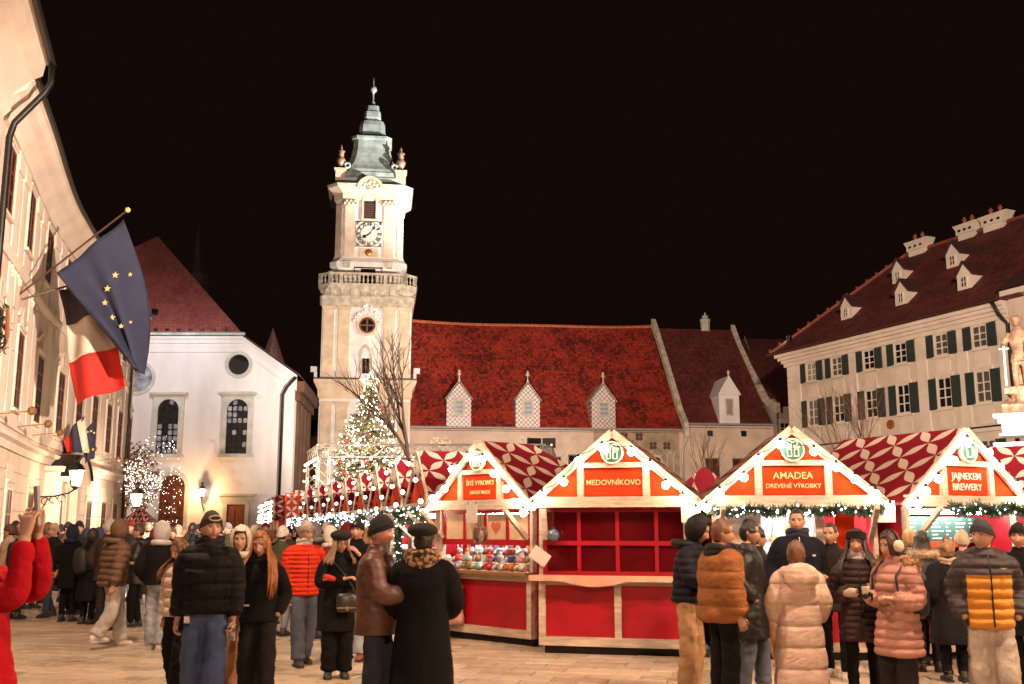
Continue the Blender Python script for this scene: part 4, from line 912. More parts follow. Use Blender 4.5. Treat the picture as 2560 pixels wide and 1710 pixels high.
M_GREEN = mat('emblem_green', (.045, .20, .13), .4, var=.05)
M_LET = mat('letter_cream', (.85, .62, .30), .5, var=0)
M_LETW = mat('letter_white', (.85, .80, .70), .5, var=0)
M_GING = bpy.data.materials.new('red_gingham'); M_GING.use_nodes = True
def ging():
    N = M_GING.node_tree.nodes; L = M_GING.node_tree.links; b = N['Principled BSDF']; b.inputs['Roughness'].default_value = .9
    tc = N.new('ShaderNodeTexCoord'); c = N.new('ShaderNodeTexChecker'); c.inputs['Scale'].default_value = 60; c.inputs['Color1'].default_value = (.45, .05, .03, 1); c.inputs['Color2'].default_value = (.70, .58, .42, 1)
    L.new(tc.outputs['Object'], c.inputs['Vector']); L.new(c.outputs[0], b.inputs['Base Color'])
ging()
BULB_ME = MB().ball((0, 0, 0), .052, 14, 9).mesh('bulb', M_BULB, True)
BULB2_ME = MB().ball((0, 0, 0), .040, 10, 7).mesh('bulb', M_BULB2, True)
BULBF_ME = MB().ball((0, 0, 0), .040, 8, 6).mesh('bulb', M_BULBF, True)
SOCK_ME = MB().lathe([(.018, .03), (.02, .075), (.008, .09)], 6).mesh('socket', M_IRON)
HW, BW, EZ, PZ, DEP = 1.14, 1.04, 1.95, 2.92, 2.1
def gift(parent, y):
    g = MB(); z = 2.64
    for x0, x1, z0, z1 in ((-.075, -.012, z-.09, z+.012), (.012, .075, z-.09, z+.012), (-.09, -.012, z+.024, z+.06), (.012, .09, z+.024, z+.06)):
        t = .012
        g.box(x0, x1, y-.012, y, z0, z0+t).box(x0, x1, y-.012, y, z1-t, z1).box(x0, x0+t, y-.011, y, z0, z1).box(x1-t, x1, y-.011, y, z0, z1)
    for sx in (-1, 1): g.tube([(sx*(.035 + .03*cos(t)), y-.006, z+.088 + .022*sin(t)) for t in [k*pi/4 for k in range(9)]], .006, 5)
    g.build('gift_symbol', M_LETW, parent)
def cup(parent, y):
    g = MB(); z = 2.64
    g.bar((-.06, y-.006, z+.05), (-.045, y-.006, z-.085), .016).bar((.06, y-.006, z+.05), (.045, y-.006, z-.085), .016).bar((-.047, y-.006, z-.08), (.047, y-.006, z-.08), .016).bar((-.062, y-.006, z+.05), (.062, y-.006, z+.05), .016)
    for x in (-.015, .015): g.bar((x, y-.006, z+.075), (x, y-.006, z+.1), .01)
    g.build('cup_symbol', M_LETW, parent)
def stall(label, x, y, phi, lines=(), emblem=None, front='plain', ridge=2.0, group='market stalls with gabled fronts', detail=2, bulbs=True):
    t = thing('market_stall', label, 'stall', (x, y, 0), phi, group)
    # fabric roof, two slopes
    th = .03
    for sx in (-1, 1):
        o1 = [(0, -.10, PZ), (sx*(HW+.04), -.10, EZ-.01), (sx*(HW+.04), DEP+.1, EZ-.01), (0, ridge, PZ)]
        r = MB(); nn = Vector((sx*.65, 0, .76))*th
        r.add([p for p in o1] + [tuple(Vector(p) + nn) for p in o1], [(0, 1, 2, 3), (4, 5, 6, 7), (0, 1, 5, 4), (1, 2, 6, 5), (2, 3, 7, 6), (3, 0, 4, 7)])
        r.build('roof_sheet', M_FAB, t)
    if ridge < DEP: MB().add([(0, ridge, PZ+.01), (HW+.04, DEP+.1, EZ), (-HW-.04, DEP+.1, EZ)], [(0, 1, 2)]).build('roof_hip', M_FAB, t)
    # gable
    MB().prism([(-HW+.06, EZ+.02), (HW-.06, EZ+.02), (0, PZ-.05)], -.05, -.01).build('gable_panel', M_REDO, t)
    for sx in (-1, 1):
        b = MB(); b.bar((sx*(HW+.06), -.12, EZ-.04), (0, -.12, PZ-.01), .10 if detail == 2 else .07, .05 if detail == 2 else .03, up=(0, 1, 0)); b.build('barge_board', M_WPAINT, t)
        MB().box(sx*.44-(.045 if detail == 2 else .025), sx*.44+(.045 if detail == 2 else .025), -.11 if detail == 2 else -.065, -.05, 2.062, 2.44).build('gable_post', M_WPAINT, t)
    MB().box(-HW+.02, HW-.02, -.14, -.04, 1.92, 2.06).build('eave_board', M_WPAINT, t)
    MB().box(-.55, .55, -.115 if detail == 2 else -.07, -.05, 2.442, 2.51).build('gable_rail', M_WPAINT, t)
    sg = MB().box(-.39, .39, -.075, -.05, 2.075, 2.43).build('sign_board', M_REDO, t)
    em = MB().prism(arc(0, 2.64, .135, 0, 2*pi, 24)[:-1], -.155, -.11).build('emblem', M_GREEN, t)
    e2 = MB(); o1 = arc(0, 2.64, .15, 0, 2*pi, 24)[:-1]; o2 = arc(0, 2.64, .132, 0, 2*pi, 24)[:-1]; e2.rings([[(a, -.16, b) for a, b in o1], [(a, -.16, b) for a, b in o2]], False); e2.rings([[(a, -.1, b) for a, b in o1], [(a, -.16, b) for a, b in o1]], False); e2.build('emblem_ring', M_LETW, em)
    if emblem == 'cup': cup(em, -.156)
    elif detail: gift(em, -.156)
    for i, (s, sz, z, m) in enumerate(lines): link('lettering', text_mesh(s, sz, m, bold=.0008), sg, (0, -.08, z))
    # carcass
    for sx in (-1, 1):
        MB().box(sx*BW-.05 if sx > 0 else -BW, BW if sx > 0 else -BW+.05, .0, .09, .12, 1.915).build('corner_post', M_WPAINT, t)
        MB().box(min(sx*BW, sx*(BW-.03)), max(sx*BW, sx*(BW-.03)), .092, DEP, .12, 1.94).build('side_wall', M_RED if detail else M_REDO, t)
        if detail: MB().bar((sx*(BW-.1), -.02, 1.5), (sx*(BW-.1), -.14 if front == 'closed' else -.45, 1.9), .06).build('eave_brace', M_WPAINT, t)
    MB().box(-BW+.032, BW-.032, DEP-.04, DEP, .12, 1.94).build('back_wall', M_RED if front == 'closed' else mat('stall_pale_lining', (.62, .5, .38), .6, var=.1), t)
    MB().box(-BW+.06, BW-.06, .06, DEP-.06, .012, .12).build('plinth', mat('stall_shadow_base', (.03, .02, .018), .9), t)  # near-black block in the gap, painting the shade under the stall
    ct = MB().box(-BW+.052, BW-.052, .01, .06, .13, .99).build('counter_front', M_RED, t)
    fr = MB(); fr.box(-BW, BW, -.035, .008, .12, .235).box(-BW, BW, -.035, .008, .90, .985)
    xs = (-BW, -.02, BW-.09) if front in ('closed', 'plain') else (-BW, BW-.09)
    for a in xs: fr.box(a, a+.09 if a != -.02 else a+.09, -.033, .008, .236, .899)
    fr.build('counter_frame', M_WPAINT, t)
    MB().box(-BW-.02, BW+.02, -.16, .35, .99, 1.03).build('counter_top', mat('counter_wood', (.30, .15, .07), .5, var=.2, scale=4, stretch=(.3, 3, 3)), t)
    if front == 'closed':
        wf = MB(); z0, z1 = 1.032, 1.91
        for a in (-BW+.052, -.52, 0, .52, BW-.10): wf.box(a, a+.05, .02, .075, z0, z1)
        for zz in (z0, 1.42, z1-.05): wf.box(-BW+.052, BW-.05, .012, .078, zz, zz+(.06 if zz == 1.42 else .05))
        wo = wf.build('window_frame', M_RED, t)
        ed = [-BW+.10, -.52, 0, .52, BW-.10]
        for a, b in zip(ed, ed[1:]):
            for c_, d_ in ((z0+.05, 1.42), (1.48, z1-.05)):
                MB().box(a+(.05 if a > -.9 else 0), b, .045, .052, c_, d_).build('pane', M_REDGL, wo)
        g = MB(); g.grid(lambda u, v: (-BW-.1 + u*2.2, -.172 - .012*sin(u*40)*v - (.02*v if u < .6 else .03*v), 1.036 - v*(.075 + (.07*sin((u-.2)/.4*pi) if .2 < u < .6 else 0))), 60, 3); g.build('gingham_cloth', M_GING, t)
    return t
def string_lights(label, st, pts, big=True, cord=True, me=None):
    """one string of bulbs; pts in the stall's own frame"""
    s = thing('light_string', label, 'light string', st.location, st.rotation_euler[2], 'strings of bulbs on the stall gables')
    for p in pts:
        o = link('bulb', me or (BULB_ME if big else BULBF_ME), s, p)
        if big: link('socket', SOCK_ME, o, (0, 0, 0))
    if cord:
        cpts = []
        for a, b in zip(pts, pts[1:]):
            a, b = Vector(a) + Vector((0, .0, .09)), Vector(b) + Vector((0, .0, .09))
            cpts += [a.lerp(b, t) - Vector((0, 0, .05*sin(pi*t))) for t in (0, .25, .5, .75)]
        cpts.append(Vector(pts[-1]) + Vector((0, 0, .09)))
        MB().tube(cpts, .006, 4).build('cord', M_IRON, s)
    return s
def gable_bulbs(jit=0., n=4):
    out = []
    for sx, off in ((-1, 0), (1, .05)):
        seq = [(sx*(HW*(1-f)), -.24, EZ+.05 + (PZ-EZ)*f - .10) for f in ([.02, .2, .4, .62, .86] if sx < 0 else [.78, .56, .34, .16, .0])]
        out += seq
    return [(x + random.uniform(-.05, .05), y, z + random.uniform(-.05, .03)) for x, y, z in out]
ST = {}
ST['MED'] = stall('closed red stall with cream letters spelling MEDOVNÍKOVO on its gable', 1.37, 14.05, R(-15), [('MEDOVNÍKOVO', .100, 2.245, M_LET)], 'gift', 'closed', 2.0)
ST['AMA'] = stall('open stall of wooden goods with AMADEA DREVENÉ VÝROBKY on its gable', 3.62, 13.55, R(-5), [('AMADEA', .125, 2.31, M_LET), ('DREVENÉ VÝROBKY', .078, 2.18, M_LET)], 'gift', 'open', 2.0)
ST['JAJ'] = stall('open drinks stall with JAJNEKEM BREWERY on its gable and green menu board', 5.9, 13.75, R(27), [('JAJNEKEM', .125, 2.31, M_LETW), ('BREWERY', .125, 2.17, M_LETW)], 'cup', 'open', 2.05)
ST['SIT'] = stall('open stall of knitted toys with ŠITÉ VYROBKY HAND MADE on its gable', -.42, 15.75, R(-47), [('ŠITÉ VYROBKY', .098, 2.31, M_LET), ('HAND MADE', .078, 2.17, M_LET)], 'gift', 'open', 1.0)
string_lights('warm bulbs strung along the MEDOVNÍKOVO gable', ST['MED'], gable_bulbs())
string_lights('warm bulbs strung along the AMADEA gable', ST['AMA'], gable_bulbs())
string_lights('warm bulbs strung along the JAJNEKEM BREWERY gable', ST['JAJ'], gable_bulbs())
string_lights('warm bulbs strung along the ŠITÉ VYROBKY gable', ST['SIT'], gable_bulbs())
ORD = ['first', 'second', 'third', 'fourth', 'fifth', 'sixth', 'seventh', 'eighth', 'ninth', 'tenth', 'eleventh', 'twelfth', 'thirteenth', 'fourteenth']
row0, row1 = Vector((-1.5, 17.8)), Vector((-7.5, 37.0))
ROWPHI = R(-74)
for k in range(9):
    f = k/8; pxy = row0.lerp(row1, f) + Vector((.25*sin(pi*f), 0))
    st = stall(f'red gabled stall, {ORD[k]} in the row receding behind the ŠITÉ VYROBKY stall', pxy.x, pxy.y, ROWPHI, detail=1 if k < 3 else 0, front='open', ridge=2.0, group='row of receding stalls')
    ST['r%d' % k] = st
    b = [q for i, q in enumerate(gable_bulbs()) if i in (0, 2, 4, 6, 8)]
    string_lights(f'bulbs on the {ORD[k]} gable of the receding stall row', st, b, big=k < 4, cord=k < 3, me=BULB2_ME)
for k in range(6):
    pxy = Vector((-9.6, 43.0)).lerp(Vector((-13.2, 56.0)), k/5)
    st = stall(f'tiny distant stall, {ORD[k]} of the far cluster toward the church door', pxy.x, pxy.y, ROWPHI - R(4), detail=0, front='open', group='far cluster of stalls')
    string_lights(f'bulbs on the {ORD[k]} gable of the far stall cluster', st, gable_bulbs(), big=False, cord=False)
c = at(1606, 1090, 24.5); stall('patterned roof of a stall standing behind, seen between the two large gables', c.x, 24.5, R(172), detail=0, group='stalls on the far side of the ring')
stall('stall with patterned roof to the right of the brewery stall', 9.35, 16.0, R(60), detail=1, ridge=2.1, group='stalls on the far side of the ring')
# panel added for a far stall roof, its lit look put into the colour
c0, c1 = at(652, 1186, 36), at(686, 1130, 36)
pb = thing('lit_roof_panel', 'bright red panel with pale petal print standing in for a lit far stall roof', 'board', ((c0.x + c1.x)/2, 36, 0), 0)
bw = (c1.x - c0.x)/2
MB().box(-bw, bw, -.03, .03, c0.z, c1.z).build('panel', mat('lit_roof_red', (.60, .035, .015), .5, var=.05), pb)
for sz in (0, 1):
    zc = c0.z + (c1.z-c0.z)*(.25 + .5*sz)
    for k in range(4):
        a = R(45 + 90*k); d = Vector((cos(a), 0, sin(a))); u = Vector((-sin(a), 0, cos(a))); L_ = bw*1.25
        pet = MB(); pts = []
        for s_, w_ in ((.05, 0), (.35, .11), (.6, .16), (.85, .1), (1, 0)): pts.append((s_, w_))
        poly = [Vector((0, -.04, zc)) + d*L_*s_*.86 + u*L_*w_ for s_, w_ in pts] + [Vector((0, -.04, zc)) + d*L_*s_*.86 - u*L_*w_ for s_, w_ in pts[-2:0:-1]]
        pet.add([tuple(v) for v in poly], [tuple(range(len(poly)))]); pet.build('petal', M_LETW, pb)
for sx in (-1, 1): MB().box(sx*bw*.8-.03, sx*bw*.8+.03, .031, .08, 0, c1.z).build('post', M_WPAINT, pb)
# small kiosk by the lit tree
c = at(322, 1165, 48)
kk_s = .62
kk = thing('kiosk', 'small kiosk with red and white petal canopy under the lit bare tree', 'kiosk', (c.x, 48, 0))
MB().box(-.8, .8, -.6, .6, 0, 1.7).build('body', M_WPAINT, kk); MB().box(-.7, .7, -.64, -.602, .95, 1.65).build('hatch', mat('kiosk_glow', (.8, .6, .5), .5, emit=(1, .8, .65), estr=1.2, sample=False), kk)
cn = MB(); cn.add([(-1.1, -.9, 2.2), (1.1, -.9, 2.2), (1.1, .9, 2.2), (-1.1, .9, 2.2), (0, 0, 3.0)], [(0, 1, 4), (1, 2, 4), (2, 3, 4), (3, 0, 4), (3, 2, 1, 0)]); cn.build('canopy', M_FAB, kk)
for sx in (-1, 1): MB().box(sx*.95-.03, sx*.95+.03, -.8, -.74, 0, 2.2).build('post', M_WPAINT, kk)

kk.scale = (kk_s, kk_s, .86)
# stall lights: neon tubes under the eaves
def stall_tube(key, label, y=.35, z=1.86, w=.75, m=None):
    st = ST[key]; t = thing('strip_light', label, 'light', st.location, st.rotation_euler[2])
    MB().box(-w, w, y-.05, y+.05, z+.032, z+.06).build('housing', M_WPAINT, t)
    MB().tube([(-w, y, z), (w, y, z)], .028, 8).build('tube', m or M_TUBE, t)
stall_tube('SIT', 'white strip light inside the knitted toys stall')
stall_tube('AMA', 'white strip light inside the wooden goods stall')
stall_tube('JAJ', 'white strip light above the brewery menu board')
stall_tube('AMA', 'second white strip light at the back of the wooden goods stall', y=1.6, z=1.8)
for k in range(5): stall_tube('r%d' % k, f'white strip light inside the {ORD[k]} stall of the receding row', y=.1, z=1.84)

# sign plates hung at the eaves (blank white)
for key, sx, lab in (('SIT', -.05, 'small white notice plate hanging from the ŠITÉ VYROBKY eave'), ('MED', 1.02, 'white notice plate hanging at the right end of the MEDOVNÍKOVO eave'), ('AMA', 1.1, 'white notice plate hanging at the right end of the AMADEA eave')):
    st = ST[key]; q = thing('notice_plate', lab, 'sign', st.location, st.rotation_euler[2], 'white plates under the eaves')
    MB().box(sx-.12, sx+.12, -.2, -.19, 1.72, 1.99).build('plate', mat('plate_white', (.66, .6, .55), .5, var=.08), q); MB().box(sx-.1, sx-.09, -.195, -.19, 1.99, 2.03).box(sx+.09, sx+.1, -.195, -.19, 1.99, 2.03).build('hook', M_IRON, q)
# tilted card and hanging ball on MEDOVNÍKOVO
st = ST['MED']
q = thing('price_card', 'tilted blank card tied to the left post of the MEDOVNÍKOVO stall', 'card', st.location, st.rotation_euler[2])
cm = MB().box(-.13, .13, -.004, .004, -.09, .09); cm.xf(Matrix.Translation((-1.0, -.12, 1.28)) @ Matrix.Rotation(R(35), 4, 'Y')); cm.build('card', mat('plate_white'), q)
q = thing('glass_ornament', 'blue grey glass ball hanging in the left window of the MEDOVNÍKOVO stall', 'ornament', st.location, st.rotation_euler[2])
MB().ball((-.82, -.1, 1.55), .085, 14, 10).build('ball', mat('blue_glass', (.10, .14, .20), .15, var=.4, scale=12, metal=.3), q, True); MB().lathe([(.03, 0), (.025, .04)], 8, (-.82, -.1, 1.63)).build('cap', M_IRON, q)
MB().tube([(-.82, -.1, 1.66), (-.82, -.1, 1.92)], .004, 4).build('thread', M_IRON, q)

# ---------------------------------------------------------------- knitted goods
st = ST['SIT']; SM = Matrix.Translation(st.location) @ Matrix.Rotation(st.rotation_euler[2], 4, 'Z')
wf = MB()
for a in (-.98, -.5, -.02, .46, .93): wf.box(a, a+.05, .02, .07, 1.48, 1.9)
wf.box(-.98, .98, .015, .075, 1.40, 1.48).box(-.98, .98, .015, .075, 1.86, 1.91)
wfo = wf.build('window_frame', M_RED, st)
for k in range(4):
    a = -.93 + k*.48
    MB().box(a+.01, a+.42, .04, .048, 1.485, 1.855).build('window_picture', mat('warm_poster', (.70, .52, .34), .6, var=.12, scale=5), wfo)
    if k in (1, 2):
        h = MB(); pts = [(.012*16*sin(t)**3*.55, .012*(13*cos(t) - 5*cos(2*t) - 2*cos(3*t) - cos(4*t))*.55) for t in [2*pi*j/20 for j in range(20)]]
        h.prism([(a+.2+x, 1.66+z) for x, z in pts], .03, .04); h.build('heart_print', mat('heart_%d' % k, (.55, .42, .32) if k == 1 else (.62, .16, .08), .6), wfo)
PAL_T = [('pale blue', (.35, .45, .6)), ('cream', (.7, .62, .5)), ('red', (.5, .03, .03)), ('grey', (.3, .3, .3)), ('pink', (.65, .25, .27)), ('white', (.75, .74, .72)), ('brown', (.25, .12, .06)), ('navy', (.05, .07, .16)), ('orange', (.6, .2, .05)), ('mint', (.3, .5, .42))]
KINDS_T = ['round bodied', 'long eared', 'bobble hatted', 'flat capped']
i = 0
for row in range(3):
    for col in range(8):
        nm, cc = PAL_T[(i*3 + row) % 10]; kd = KINDS_T[(i // 2 + row) % 4]
        nm2, c2 = PAL_T[(i*7 + 5) % 10]
        x = -.88 + col*.24 + random.uniform(-.03, .03); y = .05 + row*.22; z = 1.032 + row*.10
        w_ = SM @ Vector((x, y, z))
        t = thing('knitted_toy', f'{kd} {nm} knitted toy with {nm2} head, {ORD[col]} in the {("front", "middle", "back")[row]} counter row', 'toy', w_, st.rotation_euler[2] + random.uniform(-.5, .5), 'knitted toys on the counter')
        m1 = mat('wool_' + nm, cc, .95, var=.2, scale=30, bump=.5, bscale=60); m2 = mat('wool_' + nm2, c2, .95, var=.2, scale=30, bump=.5, bscale=60)
        bb = MB(); bb.ball((0, 0, .065), .07, 10, 7, (1, .8, 1)); bb.tube([(-.06, -.03, .08), (-.1, -.07, .03)], .022, 6).tube([(.06, -.03, .08), (.1, -.07, .03)], .022, 6); bb.build('toy_body', m1, t, True)
        MB().ball((0, -.01, .165), .052, 10, 7).build('toy_head', m2, t, True)
        if 'eared' in kd: MB().tube([(-.03, 0, .2), (-.04, 0, .28)], [.014, .01], 6).tube([(.03, 0, .2), (.04, 0, .28)], [.014, .01], 6).build('ear', m1, t, True)
        elif 'bobble' in kd: MB().lathe([(.056, .175), (.05, .21), (.02, .235)], 10).ball((0, 0, .245), .024, 8, 6).build('toy_hat', m1, t, True)
        elif 'capped' in kd: MB().lathe([(.055, .18), (.058, .195), (.04, .22)], 10).build('toy_hat', m2, t, True)
        i += 1
# shelf steps under the toys
for row in (1, 2): MB().box(-.98, .98, -.03+row*.22, .18+row*.22, 1.031, 1.03+row*.10).build('display_step', M_WPAINT, st)
# paper cards and folded knits among the toys
for k in range(9):
    w_ = SM @ Vector((-.8 + k*.2, .02 + .1*(k % 2), 1.16 + .05*(k % 3))); t = thing('paper_card', f'small pale price card, {ORD[k]} along the toy counter', 'card', w_, st.rotation_euler[2] + random.uniform(-.3, .3), 'price cards on the toy counter')
    c_ = MB().box(-.05, .05, -.003, .003, -.04, .04); c_.xf(Matrix.Rotation(random.uniform(-.5, .5), 4, 'Y')); c_.build('card', mat('card_paper', (.72, .68, .62), .7, var=.1, scale=8), t); MB().bar((0, .004, -.03), (0, .02, -.13), .006).build('pin', M_IRON, t)
for k in range(8):
    nm, cc = PAL_T[(k*3 + 1) % 10]; w_ = SM @ Vector((-.84 + k*.235, .62, 1.232)); t = thing('knitted_doll', f'tall {nm} knitted doll, {ORD[k]} along the back of the toy counter', 'doll', w_, st.rotation_euler[2] + random.uniform(-.3, .3), 'tall dolls behind the toys')
    MB().lathe([(.075, 0), (.06, .08), (.035, .17), (.02, .19)], 12).build('dress', mat('wool_' + nm), t, True); MB().ball((0, 0, .225), .042, 10, 7).build('doll_head', mat('doll_face', (.62, .42, .32), .9), t, True); MB().lathe([(.046, .235), (.03, .28), (.004, .33)], 10).build('doll_hat', mat('wool_' + PAL_T[(k*7 + 2) % 10][0], PAL_T[(k*7 + 2) % 10][1], .95), t, True)
# hanging bunch and garments
w_ = SM @ Vector((.28, -.32, 1.92)); t = thing('mitten_bunch', 'bunch of brown patterned knitted mittens hanging from the toy stall eave', 'mittens', w_, st.rotation_euler[2])
MB().tube([(0, 0, 0), (0, 0, -.25)], .005, 4).build('string', M_IRON, t)
for k in range(9):
    a = k*.7; m_ = MB(); m_.ball((.07*cos(a), .05*sin(a), -.34 - .03*(k % 3)), .07, 8, 6, (1, .6, 1.5)); m_.build('mitten', mat('mitten_wool_%d' % (k % 3), ((.20, .11, .07), (.12, .07, .06), (.3, .2, .14))[k % 3], .95, var=.5, scale=22, bump=.5, bscale=50), t, True)
for k in range(7):
    nm = ['black and white', 'dark grey', 'black', 'red patterned', 'orange', 'cream', 'pale rose'][k]
    cc = [(.3, .28, .26), (.07, .065, .06), (.02, .02, .02), (.35, .06, .04), (.5, .15, .05), (.62, .5, .4), (.6, .33, .26)][k]
    w_ = SM @ Vector((-1.12 + k*.10, -.28 + .01*k, .98)); t = thing('hanging_garment', f'{nm} knitted garment hanging below the toy stall counter', 'garment', w_, st.rotation_euler[2] + R(55), 'garments hanging from the toy stall counter')
    g = MB(); rs = []
    for j in range(9):
        f = j/8; z = -.02 - f*.72; hw = .10 + .09*min(1, f*4) + .03*f; d = .035 + .015*sin(j)
        rs.append([(hw*cos(a) + .012*sin(3*a + j), d*sin(a) + .02*sin(4*a), z) for a in [2*pi*q/14 for q in range(14)]])
    g.rings(rs); g.build('garment_body', mat('knit_%d' % k, cc, .95, var=.6 if k in (0, 3) else .2, scale=9, bump=.5, bscale=40), t, True)
    MB().tube([(-.12, 0, -.03), (0, 0, .02), (.12, 0, -.03)], .008, 5).tube([(0, 0, .02), (0, 0, .07)], .004, 4).build('hanger', M_IRON, t)
# ---------------------------------------------------------------- wooden goods stall
st = ST['AMA']; AM = Matrix.Translation(st.location) @ Matrix.Rotation(st.rotation_euler[2], 4, 'Z')
def deer(parent, x, y, z, s, m):
    d = MB(); d.prism([(x-.16*s, z), (x-.12*s, z), (x-.10*s, z+.14*s), (x+.08*s, z+.14*s), (x+.10*s, z), (x+.14*s, z), (x+.15*s, z+.24*s), (x+.2*s, z+.34*s), (x+.27*s, z+.34*s), (x+.27*s, z+.40*s), (x+.17*s, z+.44*s), (x+.10*s, z+.27*s), (x-.15*s, z+.26*s), (x-.19*s, z+.22*s)], y-.012, y)
    d.bar((x+.16*s, y-.006, z+.43*s), (x+.08*s, y-.006, z+.58*s), .022*s).bar((x+.12*s, y-.006, z+.5*s), (x+.2*s, y-.006, z+.58*s), .018*s).bar((x+.18*s, y-.006, z+.43*s), (x+.24*s, y-.006, z+.56*s), .018*s)
    return d.build('reindeer_cutout', m, parent)
M_PLY = mat('light_plywood', (.55, .30, .12), .6, var=.15, scale=6)
for k, (x, z, hh, lab) in enumerate(((-.62, 1.38, .48, 'grey poster with wooden reindeer cutout hanging in the wooden goods stall'), (-.62, .5, .45, 'small poster of wooden figures on the red counter front'))):
    y0 = .12 if k == 0 else -.06
    t = thing('poster', lab, 'poster', st.location, st.rotation_euler[2]); MB().box(x-.22, x+.22, y0-.01, y0, z, z+hh).build('sheet', mat('poster_grey', (.5, .46, .42), .6, var=.15, scale=4), t); deer(t, x-.03, y0-.011, z+.05, .62, M_PLY)
    for sx in (-.19, .19): MB().box(x+sx-.012, x+sx+.012, y0-.008, y0-.001, z+hh-.001, (1.92 if k == 0 else z+hh+.04)).build('hanger', M_IRON, t)
bb = MB().box(-.98, .98, 1.2, 1.24, 1.03, 1.9).build('display_board', mat('display_blue_grey', (.45, .47, .50), .6, var=.1), st)
for k in range(6):
    x = -.75 + k*.28; w_ = AM @ Vector((x, .55, 1.032)); t = thing('candle_arch', f'lit wooden candle arch, {ORD[k]} along the wooden goods counter', 'candle arch', w_, st.rotation_euler[2], 'candle arches on the counter')
    a1 = arc(0, 0, .13, 0, pi, 10); a2 = arc(0, 0, .10, 0, pi, 10); MB().prism(a1 + a2[::-1], -.02, .02).build('arch', M_PLY, t)
    MB().box(-.15, .15, -.03, .03, 0, .015).build('base', M_PLY, t)
    fl = MB()
    for j in range(7): a = pi*j/6; fl.ball((.14*cos(a), 0, .15*sin(a)+.02), .014, 6, 5)
    fl.build('candle_lights', M_FAIRY, t)
for k in range(10):
    x = -.85 + k*.19; z = 1.35 + .15*(k % 3); t = thing('wooden_ornament', f'small wooden ornament, {ORD[k]} hanging on the display board of the wooden goods stall', 'ornament', AM @ Vector((x, 1.15, z)), st.rotation_euler[2], 'ornaments on the display board')
    s_ = MB(); s_.prism([(.07*(1 if j % 2 else .45)*cos(2*pi*j/10), .07*(1 if j % 2 else .45)*sin(2*pi*j/10)) for j in range(10)], -.01, .01); s_.build('star_cutout', M_PLY, t)
    MB().tube([(0, .02, .06), (0, .04, .3)], .003, 4).build('thread', M_IRON, t)
MB().box(.55, .80, .2, .22, 1.04, 1.9).build('red_banner', M_REDO, st); MB().box(.30, .42, .19, .21, 1.04, 1.9).build('white_banner', M_WPAINT, st)
# ---------------------------------------------------------------- brewery stall
st = ST['JAJ']; JM = Matrix.Translation(st.location) @ Matrix.Rotation(st.rotation_euler[2], 4, 'Z')
t = thing('menu_board', 'dark green menu board with rows of white writing in the brewery stall', 'menu board', st.location, st.rotation_euler[2])
MB().box(-.95, .95, .56, .60, 1.45, 1.80).build('board', mat('menu_green', (.018, .06, .05), .5, var=.1), t)
ln = MB()
for cxx in (-.85, -.42, .02, .48):
    for r in range(6):
        z = 1.755 - r*.05; w_ = random.uniform(.10, .2); xx = cxx
        while xx < cxx + w_: l = random.uniform(.012, .03); ln.box(xx, xx+l, .555, .559, z, z+.014); xx += l + .006
        ln.box(cxx+.27, cxx+.31, .555, .559, z, z+.014); 
        if r % 2: ln.box(cxx+.325, cxx+.36, .555, .559, z, z+.014)
lo = ln.build('menu_lines', M_LETW, t); lo['kind'] = 'stuff'
MB().box(-.1, .55, .53, .55, 1.39, 1.47).build('red_strip', M_REDO, t); MB().box(-.93, -.9, .57, .6, 1.03, 1.449).box(.9, .93, .57, .6, 1.03, 1.449).build('stand', M_WPAINT, t)
for k in range(14):
    x = -.9 + k*.135; cc = [(.5, .2, .05), (.6, .5, .35), (.35, .1, .05)][k % 3]
    t = thing('bottle', f'{("amber", "pale", "red brown")[k % 3]} bottle, {ORD[k]} along the brewery counter', 'bottle', JM @ Vector((x, .25, 1.032)), 0, 'bottles on the brewery counter')
    MB().lathe([(.032, 0), (.034, .13), (.014, .19), (.013, .245)], 10).build('glass', mat('bottle_%d' % (k % 3), cc, .15, var=0), t, True); MB().lathe([(.0155, .246), (.0155, .262)], 8).build('cap', M_REDO, t)
# ---------------------------------------------------------------- garlands
M_FIR = mat('fir_needles', (.045, .085, .045), .7, var=.4, scale=9)
def garland(label, pts, n, rad=.09, lights=20, cool=False, lr=.014):
    t = thing('garland', label, 'garland', (0, 0, 0), 0, 'fir garlands with lights on the stalls')
    seg = [Vector(p) for p in pts]; L_ = [0]
    for a, b in zip(seg, seg[1:]): L_.append(L_[-1] + (b-a).length)
    def pos(s):
        for i in range(len(seg)-1):
            if s <= L_[i+1] + 1e-9: f = (s-L_[i])/(L_[i+1]-L_[i]); return seg[i].lerp(seg[i+1], f) - Vector((0, 0, .05*sin(pi*f)))
        return seg[-1]
    g = MB()
    for k in range(n):
        c_ = pos(random.random()*L_[-1]); d = Vector((random.gauss(0, 1), random.gauss(0, 1), random.gauss(-.2, 1))).normalized()
        u = d.cross(Vector((random.random(), random.random(), random.random()))).normalized()*random.uniform(.006, .012); e = c_ + d*rad*random.uniform(.6, 1.5)
        g.add([tuple(c_ - u), tuple(c_ + u), tuple(e + u*.4), tuple(e - u*.4)], [(0, 1, 2, 3)])
    go = g.build('needles', M_FIR, t); go['kind'] = 'stuff'
    l = MB()
    for k in range(lights): c_ = pos(random.random()*L_[-1]) + Vector((random.gauss(0, 1), random.gauss(0, 1), random.gauss(0, 1)))*rad*.6; l.ball(tuple(c_), lr*random.uniform(.7, 1.2), 6, 5)
    lo = l.build('fairy_lights', M_FAIRYW if cool else M_FAIRY, t); lo['kind'] = 'stuff'
    return t
garland('fir garland with cool white lights along the AMADEA eave', [AM @ Vector((x, -.2, 1.90)) for x in (-1.1, -.55, 0, .55, 1.1)], 2600, .07, 60, True)
